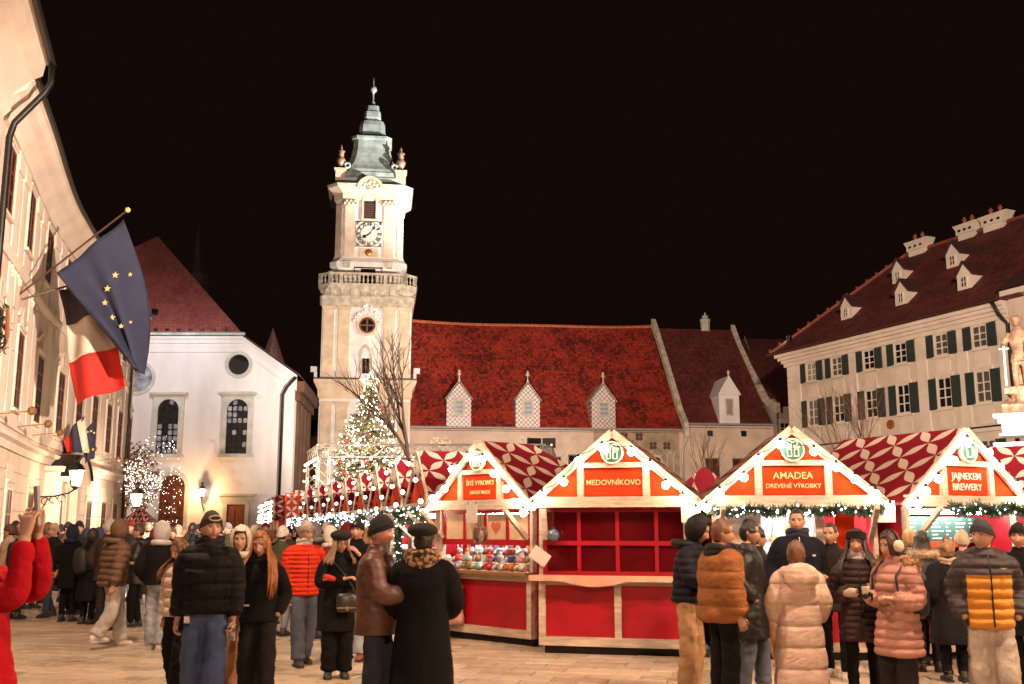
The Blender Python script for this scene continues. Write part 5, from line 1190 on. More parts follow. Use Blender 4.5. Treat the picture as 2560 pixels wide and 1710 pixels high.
garland('fir garland with white lights along the brewery stall eave', [JM @ Vector((x, -.22, 1.92)) for x in (-.5, 0, .6, 1.2)], 2600, .08, 26, True)
for k in range(9):
    st = ST['r%d' % k]; KM = Matrix.Translation(st.location) @ Matrix.Rotation(st.rotation_euler[2], 4, 'Z')
    dens = 2200 if k < 3 else 900
    garland(f'lit fir garland along the eave of the {ORD[k]} receding stall', [KM @ Vector((x, -.24, 1.88)) for x in (-1.1, 0, 1.1)], dens, .12, 46, True, .013 + .0016*k)
    if k < 2: garland(f'fir garland hanging down the post of the {ORD[k]} receding stall', [KM @ Vector((-1.0, -.2, 1.9)), KM @ Vector((-1.05, -.25, 1.5)), KM @ Vector((-1.0, -.2, 1.05))], 1500, .09, 40, True, .012)
    # coloured goods on the counters of the row
    for j in range(4):
        cc = [('red', (.5, .05, .04)), ('gold', (.6, .35, .1)), ('white', (.75, .72, .68)), ('green', (.08, .25, .12))][(j + k) % 4]
        t = thing('gift_box', f'{cc[0]} box on the counter of the {ORD[k]} receding stall', 'box', KM @ Vector((-.75 + j*.45, .1, 1.031)), st.rotation_euler[2], 'boxes on the row counters')
        hh = .16 + .07*((j*7 + k) % 3); MB().box(-.13, .13, -.1, .1, 0, hh).build('carton', mat('box_' + cc[0], cc[1], .5, var=.1), t); MB().box(-.135, .135, -.02, .02, -.0, hh+.004).build('ribbon', M_LETW, t)

# ================================================================== lighting truss round the tree
TX = thing('lighting_truss', 'white lit aluminium truss frame round the Christmas tree hung with bulbs', 'truss')
M_ALU = mat('aluminium', (.75, .72, .68), .35, metal=.6, var=.05)
def truss(a, b, w=.30, name='truss_beam'):
    a, b = Vector(a), Vector(b); d = (b-a).normalized(); up = Vector((0, 0, 1)) if abs(d.z) < .9 else Vector((0, 1, 0))
    s = d.cross(up).normalized()*w/2; u = s.cross(d).normalized()*w/2; mb = MB(); L_ = (b-a).length; n = max(2, round(L_/w))
    cs = [s+u, s-u, -s-u, -s+u]
    for c_ in cs: mb.tube([a+c_, b+c_], .028, 6)
    for k in range(n):
        p0, p1 = a + d*(L_*k/n), a + d*(L_*(k+1)/n)
        for i in range(4):
            c0, c1 = cs[i], cs[(i+1) % 4]
            if k % 2: c0, c1 = c1, c0
            mb.tube([p0+c0, p1+c1], .015, 4, cap=False)
    return mb.build(name, M_ALU, TX)
zt = 4.25; A_, B_, C_ = at(742, 1038, 36), at(1250, 1040, 36), at(717, 1048, 39.5)
A_.z = B_.z = zt; C_.z = zt; D_ = Vector((B_.x + .4, 42, zt))
truss(A_, B_, .42); truss(A_, C_, .42); truss(B_, D_, .42); truss(C_, D_, .42)
for q in (A_, B_, C_): truss(Vector((q.x, q.y, 0)), Vector((q.x, q.y, zt-.22)), .36, 'truss_post')
tb = thing('truss_light_string', 'double row of round bulbs under the truss beam below the Christmas tree', 'light string')
for k in range(16):
    q = A_.lerp(B_, (k+.5)/16); link('bulb', BULBF_ME, tb, (q.x, q.y - .3, zt - .34 + .05*(k % 2)));  link('bulb', BULBF_ME, tb, (q.x + .2, q.y - .35, zt + .0 - .5 + .06*((k+1) % 2)))
for k in range(7): q = A_.lerp(C_, (k+.5)/7); link('bulb', BULBF_ME, tb, (q.x - .3, q.y, zt - .3))
for k in range(5): link('bulb', BULBF_ME, tb, (A_.x - .26, A_.y - .2, zt - .5 - .4*k)); link('bulb', BULBF_ME, tb, (C_.x - .26, C_.y - .2, zt - .5 - .4*k))
MB().tube([A_ + Vector((0, -.3, -.28)), B_ + Vector((0, -.3, -.28))], .01, 4).build('cord', M_IRON, tb)

# ================================================================== Christmas tree
XT = at(846, 1000, 39); XT.z = 0
xt = thing('christmas_tree', 'tall Christmas tree with white lights, red baubles and lit star', 'Christmas tree', XT)
def trad(z):
    pts = [(1.2, 1.55), (2.5, 1.5), (3.5, 1.38), (4.5, 1.2), (5.4, .92), (6.2, .48), (6.9, .06)]
    for (z0, r0), (z1, r1) in zip(pts, pts[1:]):
        if z <= z1: return r0 + (r1-r0)*max(0, (z-z0)/(z1-z0))
    return .05
MB().tube([(0, 0, 0), (0, 0, 3.5), (0, 0, 6.8)], [.16, .10, .02], 8).build('trunk', mat('fir_bark', (.10, .055, .035), .9, var=.3, scale=8), xt)
nd = MB(); bt = MB(); tips = []
z = 1.2
while z < 6.85:
    rr = trad(z); nb_ = 7 + int(rr*9)
    for k in range(nb_):
        a = random.uniform(0, 2*pi); r_ = rr*random.uniform(.75, 1.12); dr = random.uniform(.12, .3)*r_
        b0 = Vector((0, 0, z + dr*.6)); b1 = Vector((r_*cos(a), r_*sin(a), z - dr + .18*r_)); md_ = b0.lerp(b1, .55) - Vector((0, 0, .08*r_))
        bt.tube([b0, md_, b1], [.02, .012, .004], 4, cap=False); tips.append(b1)
        for j in range(int(16 + 34*r_)):
            f = random.uniform(.25, 1.0); p0 = b0.lerp(md_, f/.55) if f < .55 else md_.lerp(b1, (f-.55)/.45)
            ax = (b1-b0).normalized(); dd_ = (ax*.7 + Vector((random.gauss(0, .6), random.gauss(0, .6), random.gauss(-.1, .35)))).normalized()
            ln_ = random.uniform(.10, .22); u = dd_.cross(Vector((random.gauss(0, 1), random.gauss(0, 1), 1))).normalized()*.016
            e = p0 + dd_*ln_; nd.add([tuple(p0-u), tuple(p0+u), tuple(e+u*.3), tuple(e-u*.3)], [(0, 1, 2, 3)])
    z += .16
o = nd.build('needles', mat('fir_tree_needles', (.17, .155, .085), .7, var=.45, scale=5), xt); o['kind'] = 'stuff'
o = bt.build('branches', mat('fir_bark'), xt); o['kind'] = 'stuff'
fl = MB(); fb = MB()
for k in range(1500):
    z = 6.8 - 5.2*random.random()**.62; a = random.uniform(0, 2*pi); r_ = trad(z)*random.uniform(.55, 1.08); fl.ball((r_*cos(a), r_*sin(a), z), random.choice((.007, .009, .012, .017)), 5, 4)
o = fl.build('fairy_lights', M_FAIRY, xt); o['kind'] = 'stuff'
for k in range(40):
    z = 6.6 - 4.4*random.random()**.7; a = random.uniform(pi, 2*pi); r_ = trad(z)*random.uniform(.8, 1.1)
    link('cluster_light', BULBF_ME, xt, (r_*cos(a), r_*sin(a), z))
for k in range(14):
    z = random.uniform(2.6, 6.3); a = random.uniform(pi*1.0, 2*pi); r_ = trad(z)*1.06; rd_ = .075
    MB().ball((r_*cos(a), r_*sin(a), z), rd_, 12, 8).build('bauble', mat('red_bauble', (.45, .015, .02), .15, var=0, metal=.3) if k % 3 else mat('white_bauble', (.8, .75, .68), .3, var=0), xt, True)
stt = MB(); so1 = []; 
for j in range(10): r_ = .42 if j % 2 == 0 else .18; a = pi/2 + j*pi/5; so1.append(Vector((r_*cos(a), 0, 7.05 + r_*sin(a))))
for a, b in zip(so1, so1[1:] + so1[:1]): stt.tube([a, b], .022, 6)
stt.build('star_frame', mat('star_glow', (1, .85, .6), .4, var=0, emit=(1, .78, .5), estr=4, sample=False), xt)
sl = MB()
for k in range(22):
    a = random.uniform(0, 2*pi); r_ = random.uniform(0, .26); sl.ball((r_*cos(a), random.uniform(-.04, .04), 7.05 + r_*sin(a)), .011, 5, 4)
o = sl.build('star_lights', M_FAIRY, xt); o['kind'] = 'stuff'
lamp('tree_light', 'POINT', (0, -2.2, 4.6), 650, (1, .8, .55), xt, size=.5)

# ================================================================== bare trees
M_FAIRYM = mat('soft_fairy_light', (1, 1, 1), .3, var=0, emit=(1.0, .88, .78), estr=9, sample=False)
def bare_tree(name, label, base, h, spread, seed, depth=5, lights=0, m=None, rad=.11, lean=0., first=.42, nb=3, cool=False, k1=1.0):
    rnd = random.Random(seed); t = thing(name, label, 'tree', base)
    trunk = MB(); cr = MB(); tips = []
    def grow(p, d, L_, r, lv, mb):
        pts = [p]; q = p; dd_ = d
        for k in range(4):
            dd_ = (dd_ + Vector((rnd.gauss(0, .10), rnd.gauss(0, .10), rnd.gauss(.03, .06)))).normalized(); q = q + dd_*L_/4; pts.append(q)
        mb.tube(pts, [r, r*.9, r*.8, r*.7, r*.58], 6 if lv < 2 else 4, cap=lv < 1)
        tips.extend(pts[1:])
        if lv >= depth: return
        n = nb if lv < 3 else 2
        if lv == 0: L_ = L_*k1
        for k in range(n):
            a = rnd.uniform(0, 2*pi); s_ = rnd.uniform(.4, .85)*spread
            nd_ = (dd_ + Vector((cos(a)*s_, sin(a)*s_, rnd.uniform(-.1, .25)))).normalized()
            st_ = pts[rnd.choice([2, 3, 4, 4])]
            grow(st_, nd_, L_*rnd.uniform(.58, .8), r*.52, lv+1, cr)
        grow(q, dd_, L_*.72, r*.58, lv+1, cr)
    grow(Vector((0, 0, 0)), Vector((lean, 0, 1)).normalized(), h*first, rad, 0, trunk)
    mm = m or mat('dark_bark', (.045, .026, .018), .9, var=.3, scale=8)
    trunk.build('trunk', mm, t, True); c_ = cr.build('crown', mm, t); c_['kind'] = 'stuff'
    if lights:
        l = MB()
        for k in range(lights):
            q = rnd.choice(tips) + Vector((rnd.gauss(0, .12), rnd.gauss(0, .12), rnd.gauss(0, .12)))
            if k % 4 == 0: a_ = rnd.uniform(0, 2*pi); z_ = rnd.uniform(.25, 1.0); q = Vector((cos(a_)*h*.21*sin(pi*(1-z_*.92))**.6, sin(a_)*h*.2*sin(pi*(1-z_*.92))**.6, h*1.08*z_))
            l.ball(tuple(q), rnd.uniform(.009, .017), 5, 4)
        lo = l.build('fairy_lights', M_FAIRYM if cool else M_FAIRY, t); lo['kind'] = 'stuff'
    return t
c = at(966, 1040, 27); bare_tree('bare_tree', 'dark bare tree in front of the town hall roof, beside the Christmas tree', (c.x, 27, 0), 4.7, .85, 17, 4, rad=.085, first=.74, k1=.5, nb=3, lean=.10)
c = at(355, 1180, 51); bare_tree('lit_tree', 'bare tree wrapped in hundreds of white fairy lights before the church', (c.x, 51, 0), 5.6, .75, 5, 5, lights=760, rad=.10, first=.30, m=mat('lit_bark', (.13, .05, .025), .9, var=.3), cool=True)
c = at(1978, 1000, 40); bare_tree('bare_tree', 'thin bare tree in front of the mansion, left of the brewery roof', (c.x, 40, 0), 4.3, .5, 21, 5, rad=.07, first=.58, m=mat('pale_bark', (.12, .055, .03), .9, var=.3))
c = at(1652, 1090, 50); bare_tree('bare_tree', 'slim bare tree against the annex wall between two stall gables', (c.x, 50, 0), 4.6, .4, 33, 4, rad=.06, first=.5, m=mat('pale_bark'))
# leafy brown tree behind the lit one
c = at(312, 1060, 57); bt_ = thing('leafy_tree', 'small tree keeping brown leaves behind the fairy light tree', 'tree', (c.x, 57, 0))
MB().tube([(0, 0, 0), (.1, 0, 2.5), (0, 0, 5)], [.12, .08, .03], 6).build('trunk', mat('dark_bark'), bt_)
lf = MB()
for k in range(1500):
    d = Vector((random.gauss(0, 1), random.gauss(0, 1), random.gauss(0, 1))).normalized()*random.random()**.4; c_ = Vector((d.x*1.3, d.y*1.2, 4.3 + d.z*2.0)); u = Vector((random.gauss(0, 1), random.gauss(0, 1), random.gauss(0, 1))).normalized()*.09; v_ = u.cross(Vector((random.random(), random.random(), 1))).normalized()*.06
    lf.add([tuple(c_-u), tuple(c_-v_), tuple(c_+u), tuple(c_+v_)], [(0, 1, 2, 3)])
o = lf.build('crown', mat('brown_leaves', (.16, .055, .02), .8, var=.4, scale=3), bt_); o['kind'] = 'stuff'

# ================================================================== flags
def flag_sheet(name, fn, m, parent, nu=22, nv=22):
    mb = MB(); mb.grid(fn, nu, nv); o = mb.build(name, m, parent, True)
    md_ = o.modifiers.new('thickness', 'SOLIDIFY'); md_.thickness = .012
    return o
M_NAVY = mat('navy_flag_cloth', (.022, .027, .058), .8, var=.12, scale=2, bump=.2, bscale=8)
M_FWH = mat('white_flag_cloth', (.62, .52, .42), .8, var=.06, scale=2, bump=.2, bscale=8)
M_FRD = mat('red_flag_cloth', (.55, .022, .012), .8, var=.08, scale=2, bump=.2, bscale=8)
M_FBL = mat('black_flag_cloth', (.045, .035, .045), .8, var=.1, scale=2, bump=.2, bscale=8)
M_GOLD = mat('star_gold', (.75, .52, .22), .6, var=.05)
B0 = at(22, 692, 31.0); T0 = at(293, 481, 32.2)
fp = thing('flagpole', 'long diagonal flagpole holding the blue starred flag on the palace front', 'flagpole')
MB().tube([B0 - (T0-B0).normalized()*.3, T0], .032, 8).build('pole', mat('pole_wood', (.06, .028, .018), .5), fp); MB().ball(tuple(T0), .09, 10, 7).build('finial', M_GOLD, fp, True)
B1 = at(25, 694, 31.4); T1 = at(232, 632, 33.0)
fp2 = thing('flagpole', 'shorter second flagpole holding the tricolour below the starred flag', 'flagpole')
MB().tube([B1 - (T1-B1).normalized()*.3, T1], .035, 8).build('pole', mat('pole_wood'), fp2); MB().ball(tuple(T1), .07, 10, 7).build('finial', M_GOLD, fp2, True)
for fpx, bb_ in ((fp, B0), (fp2, B1)): MB().box(bb_.x-.16, bb_.x+.1, bb_.y-.1, bb_.y+.1, bb_.z-.22, bb_.z+.12).build('socket', M_IRON, fpx)
eu = thing('starred_flag', 'large blue flag with gold stars draped from the long pole', 'flag')
HA, HB = at(283, 503, 32.15), at(131, 627, 31.6)
EA, EB = at(324, 858, 32.5), at(306, 842, 31.9)
def eufn(u, v):      # u along hoist from tip, v along fly
    h = HA.lerp(HB, u); e = EA.lerp(EB, u); q = h.lerp(e, v)
    q = q + Vector((.10*sin(u*9 + v*2)*v, .28*sin(u*11 + v*3)*(.25 + .75*v), -.10*sin(pi*v)*sin(pi*u)))
    if u < .16: q += Vector((.32*sin(pi*v)*(.16-u)/.16, .25*sin(pi*v)*(.16-u)/.16, 0))
    return q
flag_sheet('cloth', eufn, M_NAVY, eu, 36, 30)
def star_mb(c_, r, y=0):
    s_ = MB(); s_.prism([(c_.x + (r if j % 2 == 0 else r*.42)*sin(j*pi/5), c_.z + (r if j % 2 == 0 else r*.42)*cos(j*pi/5)) for j in range(10)], c_.y-.01, c_.y+.01); return s_
for (u_, v_, r) in ((265, 633, .115), (245, 662, .115), (241, 695, .11), (258, 727, .11), (281, 748, .09), (297, 630, .08), (300, 742, .06)):
    # seat each star on the cloth surface
    best = None
    tgt = at(u_, v_, 32)
    for i in range(41):
        for j in range(41):
            q = eufn(i/40, j/40); d = abs(q.x/q.y - tgt.x/tgt.y) + abs((q.z-CAM_H)/q.y - (tgt.z-CAM_H)/tgt.y)
            if best is None or d < best[0]: best = (d, q)
    q = best[1] + Vector((0, -.07, 0)); star_mb(q, r).build('star', M_GOLD, eu)
tri = thing('tricolour_flag', 'large flag with black, white and red stripes hanging below the starred flag', 'flag')
Q = [at(134, 664, 33.0), at(250, 622, 33.1), at(288, 886, 33.3), at(169, 925, 33.1)]
def trifn(u, v):
    q = Q[0].lerp(Q[1], u).lerp(Q[3].lerp(Q[2], u), v); return q + Vector((.06*sin(v*7), .22*sin(u*8 + v*2), -.06*sin(pi*u)*(1-v)))
for k, (a, b, m_) in enumerate(((0, .31, M_FBL), (.31, .64, M_FWH), (.64, 1, M_FRD))): flag_sheet('stripe', lambda u, v, a=a, b=b: trifn(u, a + (b-a)*v), m_, tri, 24, 10)
# smaller pair over the portal
p, n = pal(31.2)
b2 = p + n*.1 + Vector((0, 0, 4.7))
for k, (lab, tip_px) in enumerate((('short pole with small red, blue and white striped flag above the portal', (193, 955)), ('short pole with small blue starred flag above the portal', (222, 960)))):
    tp = at(*tip_px, 41.3 + .5*k); f_ = thing('flagpole', lab.replace('flag', 'flag'), 'flagpole'); MB().tube([b2 + Vector((0, .2*k, 0)), tp], .03, 8).build('pole', mat('pole_wood'), f_); MB().box(b2.x-.12, b2.x+.12, b2.y-.12+.2*k, b2.y+.12+.2*k, b2.z-.12, b2.z+.12).build('socket', M_IRON, f_)
sk = thing('striped_flag', 'small flag with red, blue and white stripes hanging over the portal', 'flag')
Q2 = [at(145, 1010, 41.2), at(190, 952, 41.3), at(203, 1038, 41.3), at(150, 1036, 41.2)]
def skfn(u, v): return Q2[0].lerp(Q2[1], u).lerp(Q2[3].lerp(Q2[2], u), v) + Vector((0, .15*sin(u*8 + v), 0))
for a, b, m_ in ((0, .36, M_FRD), (.36, .72, M_NAVY), (.72, 1, M_FWH)): flag_sheet('stripe', lambda u, v, a=a, b=b: skfn(a + (b-a)*u, v), m_, sk, 10, 12)
e2 = thing('small_starred_flag', 'small blue flag with gold stars hanging over the portal', 'flag')
Q3 = [at(186, 1000, 41.6), at(219, 962, 41.7), at(214, 1050, 41.8), at(192, 1062, 41.6)]
def e2fn(u, v): return Q3[0].lerp(Q3[1], u).lerp(Q3[3].lerp(Q3[2], u), v) + Vector((0, .12*sin(u*7 + v), 0))
flag_sheet('cloth', e2fn, M_NAVY, e2, 14, 14)
for (u_, v_) in ((201, 990), (209, 988), (213, 1030), (203, 1032), (197, 1030), (216, 992)): star_mb(at(u_, v_, 41.35), .055).build('star', M_GOLD, e2)
# wrought iron sign bracket at the left edge
p, n = pal(17.6)
sg = thing('iron_sign', 'dark wrought iron hanging sign with greenery at the far left of the palace', 'sign')
c0 = at(6, 730, 28.2); m_ = MB()
m_.tube([c0 + Vector((-.9, 0, .35)), c0 + Vector((0, 0, .45)), c0 + Vector((.12, 0, .3))], .03, 6)
for k in range(3): m_.tube([c0 + Vector((-.05 + (.16+.03*k)*cos(t), -.03*k, -.1 - .28*k + (.16+.03*k)*sin(t))) for t in [j*.6 for j in range(12)]], .022, 5)
m_.build('scrollwork', M_IRON, sg)
lv = MB()
for k in range(420):
    c_ = c0 + Vector((random.gauss(-.05, .13), random.gauss(0, .1), random.uniform(-1.0, .35))); d = Vector((random.gauss(0, 1), random.gauss(0, 1), random.gauss(0, 1))).normalized()*.07; u = d.cross(Vector((0, 1, .3))).normalized()*.02
    lv.add([tuple(c_-u), tuple(c_+u), tuple(c_+d)], [(0, 1, 2)])
o = lv.build('greenery', M_FIR, sg); o['kind'] = 'stuff'
MB().tube([c0 + Vector((.12, 0, .3)), c0 + Vector((.16, 0, -.5)), c0 + Vector((.1, 0, -.9))], [.05, .07, .03], 6).build('bronze_strap', mat('bronze_strap', (.35, .12, .05), .5, metal=.4), sg)
# ================================================================== people
def remeshed(mb, name, mats, voxel, smooth=2, wrinkle=0., wfreq=7., seed=0., paint=None, zs=1.):
    me = mb.mesh(name + '_raw'); o = bpy.data.objects.new('tmp', me); SCR.collection.objects.link(o)
    r = o.modifiers.new('r', 'REMESH'); r.mode = 'VOXEL'; r.voxel_size = voxel
    s = o.modifiers.new('s', 'SMOOTH'); s.factor = .5; s.iterations = smooth
    out = scratch_mesh(o); bpy.data.meshes.remove(me); out.name = name
    if wrinkle:
        n_ = len(out.vertices); co = np.empty(n_*3, np.float32); nr = np.empty(n_*3, np.float32)
        out.vertices.foreach_get('co', co); out.vertices.foreach_get('normal', nr); w1 = wfreq; w2 = wfreq*2.3
        d = np.array([noise.noise((x*w1 + seed, y*w1, z*w1*zs)) - 3.2*max(0., .17 - abs(noise.noise((x*w1*.9, y*w1*.9 + seed, z*w2*zs + x*w1*1.2)))) for x, y, z in co.reshape(-1, 3).tolist()], np.float32)
        co += (nr.reshape(-1, 3)*(d*wrinkle)[:, None]).ravel(); out.vertices.foreach_set('co', co); out.update()
    out.materials.clear()
    for m in (mats if isinstance(mats, (list, tuple)) else [mats]): out.materials.append(m)
    if paint:
        pc = np.empty(len(out.polygons)*3, np.float32); out.polygons.foreach_get('center', pc)
        out.polygons.foreach_set('material_index', [paint(Vector(q)) for q in pc.reshape(-1, 3).tolist()])
    out.shade_smooth()
    return out
def lerp_tab(tab, z):
    if z <= tab[0][0]: return tab[0][1]
    for (a, b), (c, d) in zip(tab, tab[1:]):
        if z <= c: return b + (d-b)*(z-a)/(c-a)
    return tab[-1][1]
def smoothpath(pts, n=5):
    """corner-rounded polyline"""
    P = [Vector(p) for p in pts]; out = [P[0]]
    for i in range(1, len(P)-1):
        a = P[i].lerp(P[i-1], .35); b = P[i].lerp(P[i+1], .35)
        for k in range(n+1): t = k/n; out.append(a*(1-t)**2 + P[i]*2*t*(1-t) + b*t*t)
    out.append(P[-1]); return out
def resample(pts, step):
    out = [pts[0]]
    for a, b in zip(pts, pts[1:]):
        n = max(1, int((b-a).length/step)); out += [a.lerp(b, (k+1)/n) for k in range(n)]
    return out
def skin_mat():
    m = bpy.data.materials.new('skin'); m.use_nodes = True; N = m.node_tree.nodes; L = m.node_tree.links; b = N['Principled BSDF']
    a = N.new('ShaderNodeAttribute'); a.attribute_name = 'Col'; L.new(a.outputs['Color'], b.inputs['Base Color']); b.inputs['Roughness'].default_value = .5
    b.inputs['Subsurface Weight'].default_value = .08; b.inputs['Subsurface Radius'].default_value = (.02, .008, .004)
    return m
M_SKIN = skin_mat()
SK = (.50, .285, .19)
G = lambda d, s: math.exp(-(d/s)**2)
def head_points(rows, cols, skin, hairc, beard=0., female=False, lips=None):
    vs = []; cs = []; fs = []
    lips = lips or ((.42, .10, .09) if female else (.40, .17, .13))
    for i in range(rows+1):
        th = pi*i/rows
        for j in range(cols):
            t = 2*j/cols - 1; ph = pi*(.5*t + .5*t**3)
            r = sin(th); x = r*sin(ph)*.073; y = -r*cos(ph)*.092; z = cos(th)*.118
            front = max(0., cos(ph))
            if z < -.02:
                f = min(1, (-.02-z)/.09); x *= 1 - (.30 if not female else .36)*f*f; y = y*(1 - .10*f) - .012*f*front
            if y < -.078: y = -.078 + (y+.078)*.45      # flatter face plane
            if front > .2:
                nz = 0
                if -.047 < z < .022: nz = (.022 - z)/.062
                elif -.062 < z <= -.047: nz = (z+.062)/.015
                y -= .026*nz*G(x, .0115 + .004*nz)
                y += .011*(G(abs(x)-.031, .015)*G(z-.003, .011))
                y -= .006*(G(abs(x)-.028, .024)*G(z-.026, .009))
                y -= .006*G(x, .024)*(G(z+.070, .006) + .9*G(z+.082, .006))
                y += .004*G(x, .02)*G(z+.076, .003)
                y -= .009*G(x, .026)*G(z+.106, .014)
                y -= .004*G(abs(x)-.045, .018)*G(z+.03, .018)
            ear = G(z+.005, .028)*G(y-.012, .016)
            if abs(x) > .05: x += math.copysign(.016*ear, x); y += .006*ear
            vs.append((x, y, z)); c = skin
            sh = 1 + .06*math.sin(x*90 + z*70)
            c = tuple(q*sh for q in c)
            if front > .15:
                chk = G(abs(x)-.045, .02)*G(z+.03, .022); nosec = G(x, .014)*G(z+.04, .012)
                c = (c[0]*(1+.10*chk+.1*nosec), c[1]*(1-.14*chk-.12*nosec), c[2]*(1-.14*chk-.12*nosec))
                if G(x, .026)*(G(z+.070, .0075) + G(z+.081, .0075)) > .42: c = lips
                if beard and z < -.035 and not (G(x, .024)*G(z+.076, .008) > .4) and (abs(x) > .012 or z < -.055): 
                    k_ = beard*min(1, (-.035-z)/.03); c = tuple(a*(1-k_) + b*k_ for a, b in zip(c, hairc))
                ex, ez = abs(x)-.031, z-.001
                if (ex/.0145)**2 + (ez/.0065)**2 < 1: c = (.55, .50, .46)
                if (ex/.0065)**2 + (ez/.007)**2 < 1: c = (.03, .022, .018)
                if .0045 < ez < .011 and abs(ex) < .017: c = (.10, .055, .04)
                if abs(z - .0235 - .12*(.031-abs(x))) < .0048 and .012 < abs(x) < .052: c = tuple(.7*q + .06 for q in hairc) if not female else tuple(.8*q + .03 for q in hairc)
            cs.append(c)
    for i in range(rows):
        for j in range(cols): fs.append((i*cols+j, (i+1)*cols+j, (i+1)*cols+(j+1) % cols, i*cols+(j+1) % cols))
    return vs, fs, cs
def shell(mb, rad, lim, thick=.012, rows=14, cols=32, c=(0, 0, 0), M=None, jit=0., seed=0):
    s0 = len(mb.v); vs = []; fs = []; n = cols; rnd = random.Random(seed)
    for lay in (0, 1):
        k = lay*thick
        for i in range(rows+1):
            for j in range(cols):
                t = 2*j/cols - 1; ph = pi*t; zl = lim(ph)/rad[2]; tm = math.acos(max(-.985, min(.99, zl))); th = tm*i/rows
                rx, ry, rz = rad[0]-k, rad[1]-k, rad[2]-k
                q = 1 + (jit*noise.noise(Vector((ph*2.2 + seed, th*5, seed))) if jit else 0)
                vs.append((c[0] + q*rx*sin(th)*sin(ph), c[1] - q*ry*sin(th)*cos(ph), c[2] + q*rz*cos(th)))
    off = (rows+1)*cols
    for i in range(rows):
        for j in range(cols):
            a, b, c_, d = i*n+j, (i+1)*n+j, (i+1)*n+(j+1) % n, i*n+(j+1) % n
            fs += [(a, b, c_, d), (off+a, off+d, off+c_, off+b)]
    for j in range(cols): a, d = rows*n+j, rows*n+(j+1) % n; fs.append((a, off+a, off+d, d))
    mb.add(vs, fs)
    if M: mb.xf(M, s0)
def hand(mb, wrist, d, pn, side, curl=.5, k=1.0, spread=.1):
    """palm and five fingers; d points along the hand, pn is the palm side"""
    d = Vector(d).normalized(); pn = Vector(pn); pn = (pn - d*pn.dot(d)).normalized(); sv = d.cross(pn)*side
    w = Vector(wrist)
    mb.tube([w - d*.04, w, w + d*.035, w + d*.075, w + d*.095], [(.026*k, .021*k), (.027*k, .02*k), (.036*k, .017*k), (.041*k, .016*k), (.036*k, .013*k)], 10, ref=sv)
    for i, (o, L_) in enumerate(((-.030, .062), (-.010, .072), (.010, .068), (.029, .052))):
        p = w + d*.088*k + sv*o*k; pts = [p - d*.02]; dd = (d + sv*o*spread*20*.1).normalized(); a = 0
        pts.append(p)
        for s_, f in ((.42, .55), (.33, .9), (.25, .8)):
            a += curl*f*1.25; q = dd*cos(a) + pn*sin(a); pts.append(pts[-1] + q*L_*s_*1.15*k)
        mb.tube(pts, [.0095*k, .0095*k, .009*k, .0082*k, .0062*k], 6)
    p = w + d*.03*k - sv*.030*k; q1 = (d*.6 - sv*.7 + pn*.35).normalized(); q2 = (d*.9 - sv*.15 + pn*(.3 + curl*.5)).normalized()
    mb.tube([p - q1*.015, p, p + q1*.035*k, p + q1*.035*k + q2*.03*k, p + q1*.035*k + q2*.055*k], [.012*k, .013*k, .0115*k, .010*k, .007*k], 6)
ARM = {'down': ((.055, .02, -.28), (.065, -.05, -.53)), 'down2': ((.06, .06, -.28), (.08, .02, -.53)), 'pocket': ((.105, .09, -.26), (.045, -.09, -.46)), 'bent': ((.09, .03, -.28), (-.02, -.22, -.24)),
       'cross': ((.10, -.04, -.27), (-.22, -.20, -.19)), 'phone': ((.07, -.11, -.26), (-.07, -.27, -.05)), 'look': ((.07, -.06, -.27), (-.08, -.26, -.20)), 'up': ((.05, -.30, -.08), (-.05, -.30, .20)), 'back': ((.10, .12, -.27), (.06, .16, -.52)), 'reach': ((.08, -.08, -.27), (.0, -.33, -.26))}
def quilt(m, period, off):
    """stitched seams at equal heights, as bump"""
    N = m.node_tree.nodes; L = m.node_tree.links; b = N['Principled BSDF']
    if N.get('seam'): return m
    tc = N.new('ShaderNodeTexCoord'); s = N.new('ShaderNodeSeparateXYZ'); L.new(tc.outputs['Object'], s.inputs[0])
    ns = N.new('ShaderNodeTexNoise'); ns.inputs['Scale'].default_value = 14; L.new(tc.outputs['Object'], ns.inputs[0])
    q = N.new('ShaderNodeMath'); q.operation = 'MULTIPLY_ADD'; q.inputs[1].default_value = .012; L.new(ns.outputs[0], q.inputs[0]); L.new(s.outputs[2], q.inputs[2])
    a = N.new('ShaderNodeMath'); a.operation = 'SUBTRACT'; a.inputs[1].default_value = off; L.new(q.outputs[0], a.inputs[0])
    p = N.new('ShaderNodeMath'); p.operation = 'PINGPONG'; p.inputs[1].default_value = period/2; L.new(a.outputs[0], p.inputs[0])
    r = N.new('ShaderNodeMapRange'); r.inputs[1].default_value = 0; r.inputs[2].default_value = min(.03, period*.4); L.new(p.outputs[0], r.inputs[0])
    pw = N.new('ShaderNodeMath'); pw.operation = 'POWER'; pw.inputs[1].default_value = .5; L.new(r.outputs[0], pw.inputs[0])
    bp = N.new('ShaderNodeBump'); bp.name = 'seam'; bp.inputs['Strength'].default_value = .5; bp.inputs['Distance'].default_value = .03; L.new(pw.outputs[0], bp.inputs['Height'])
    old = b.inputs['Normal'].links
    if old: L.new(old[0].from_socket, bp.inputs['Normal'])
    L.new(bp.outputs[0], b.inputs['Normal']); return m
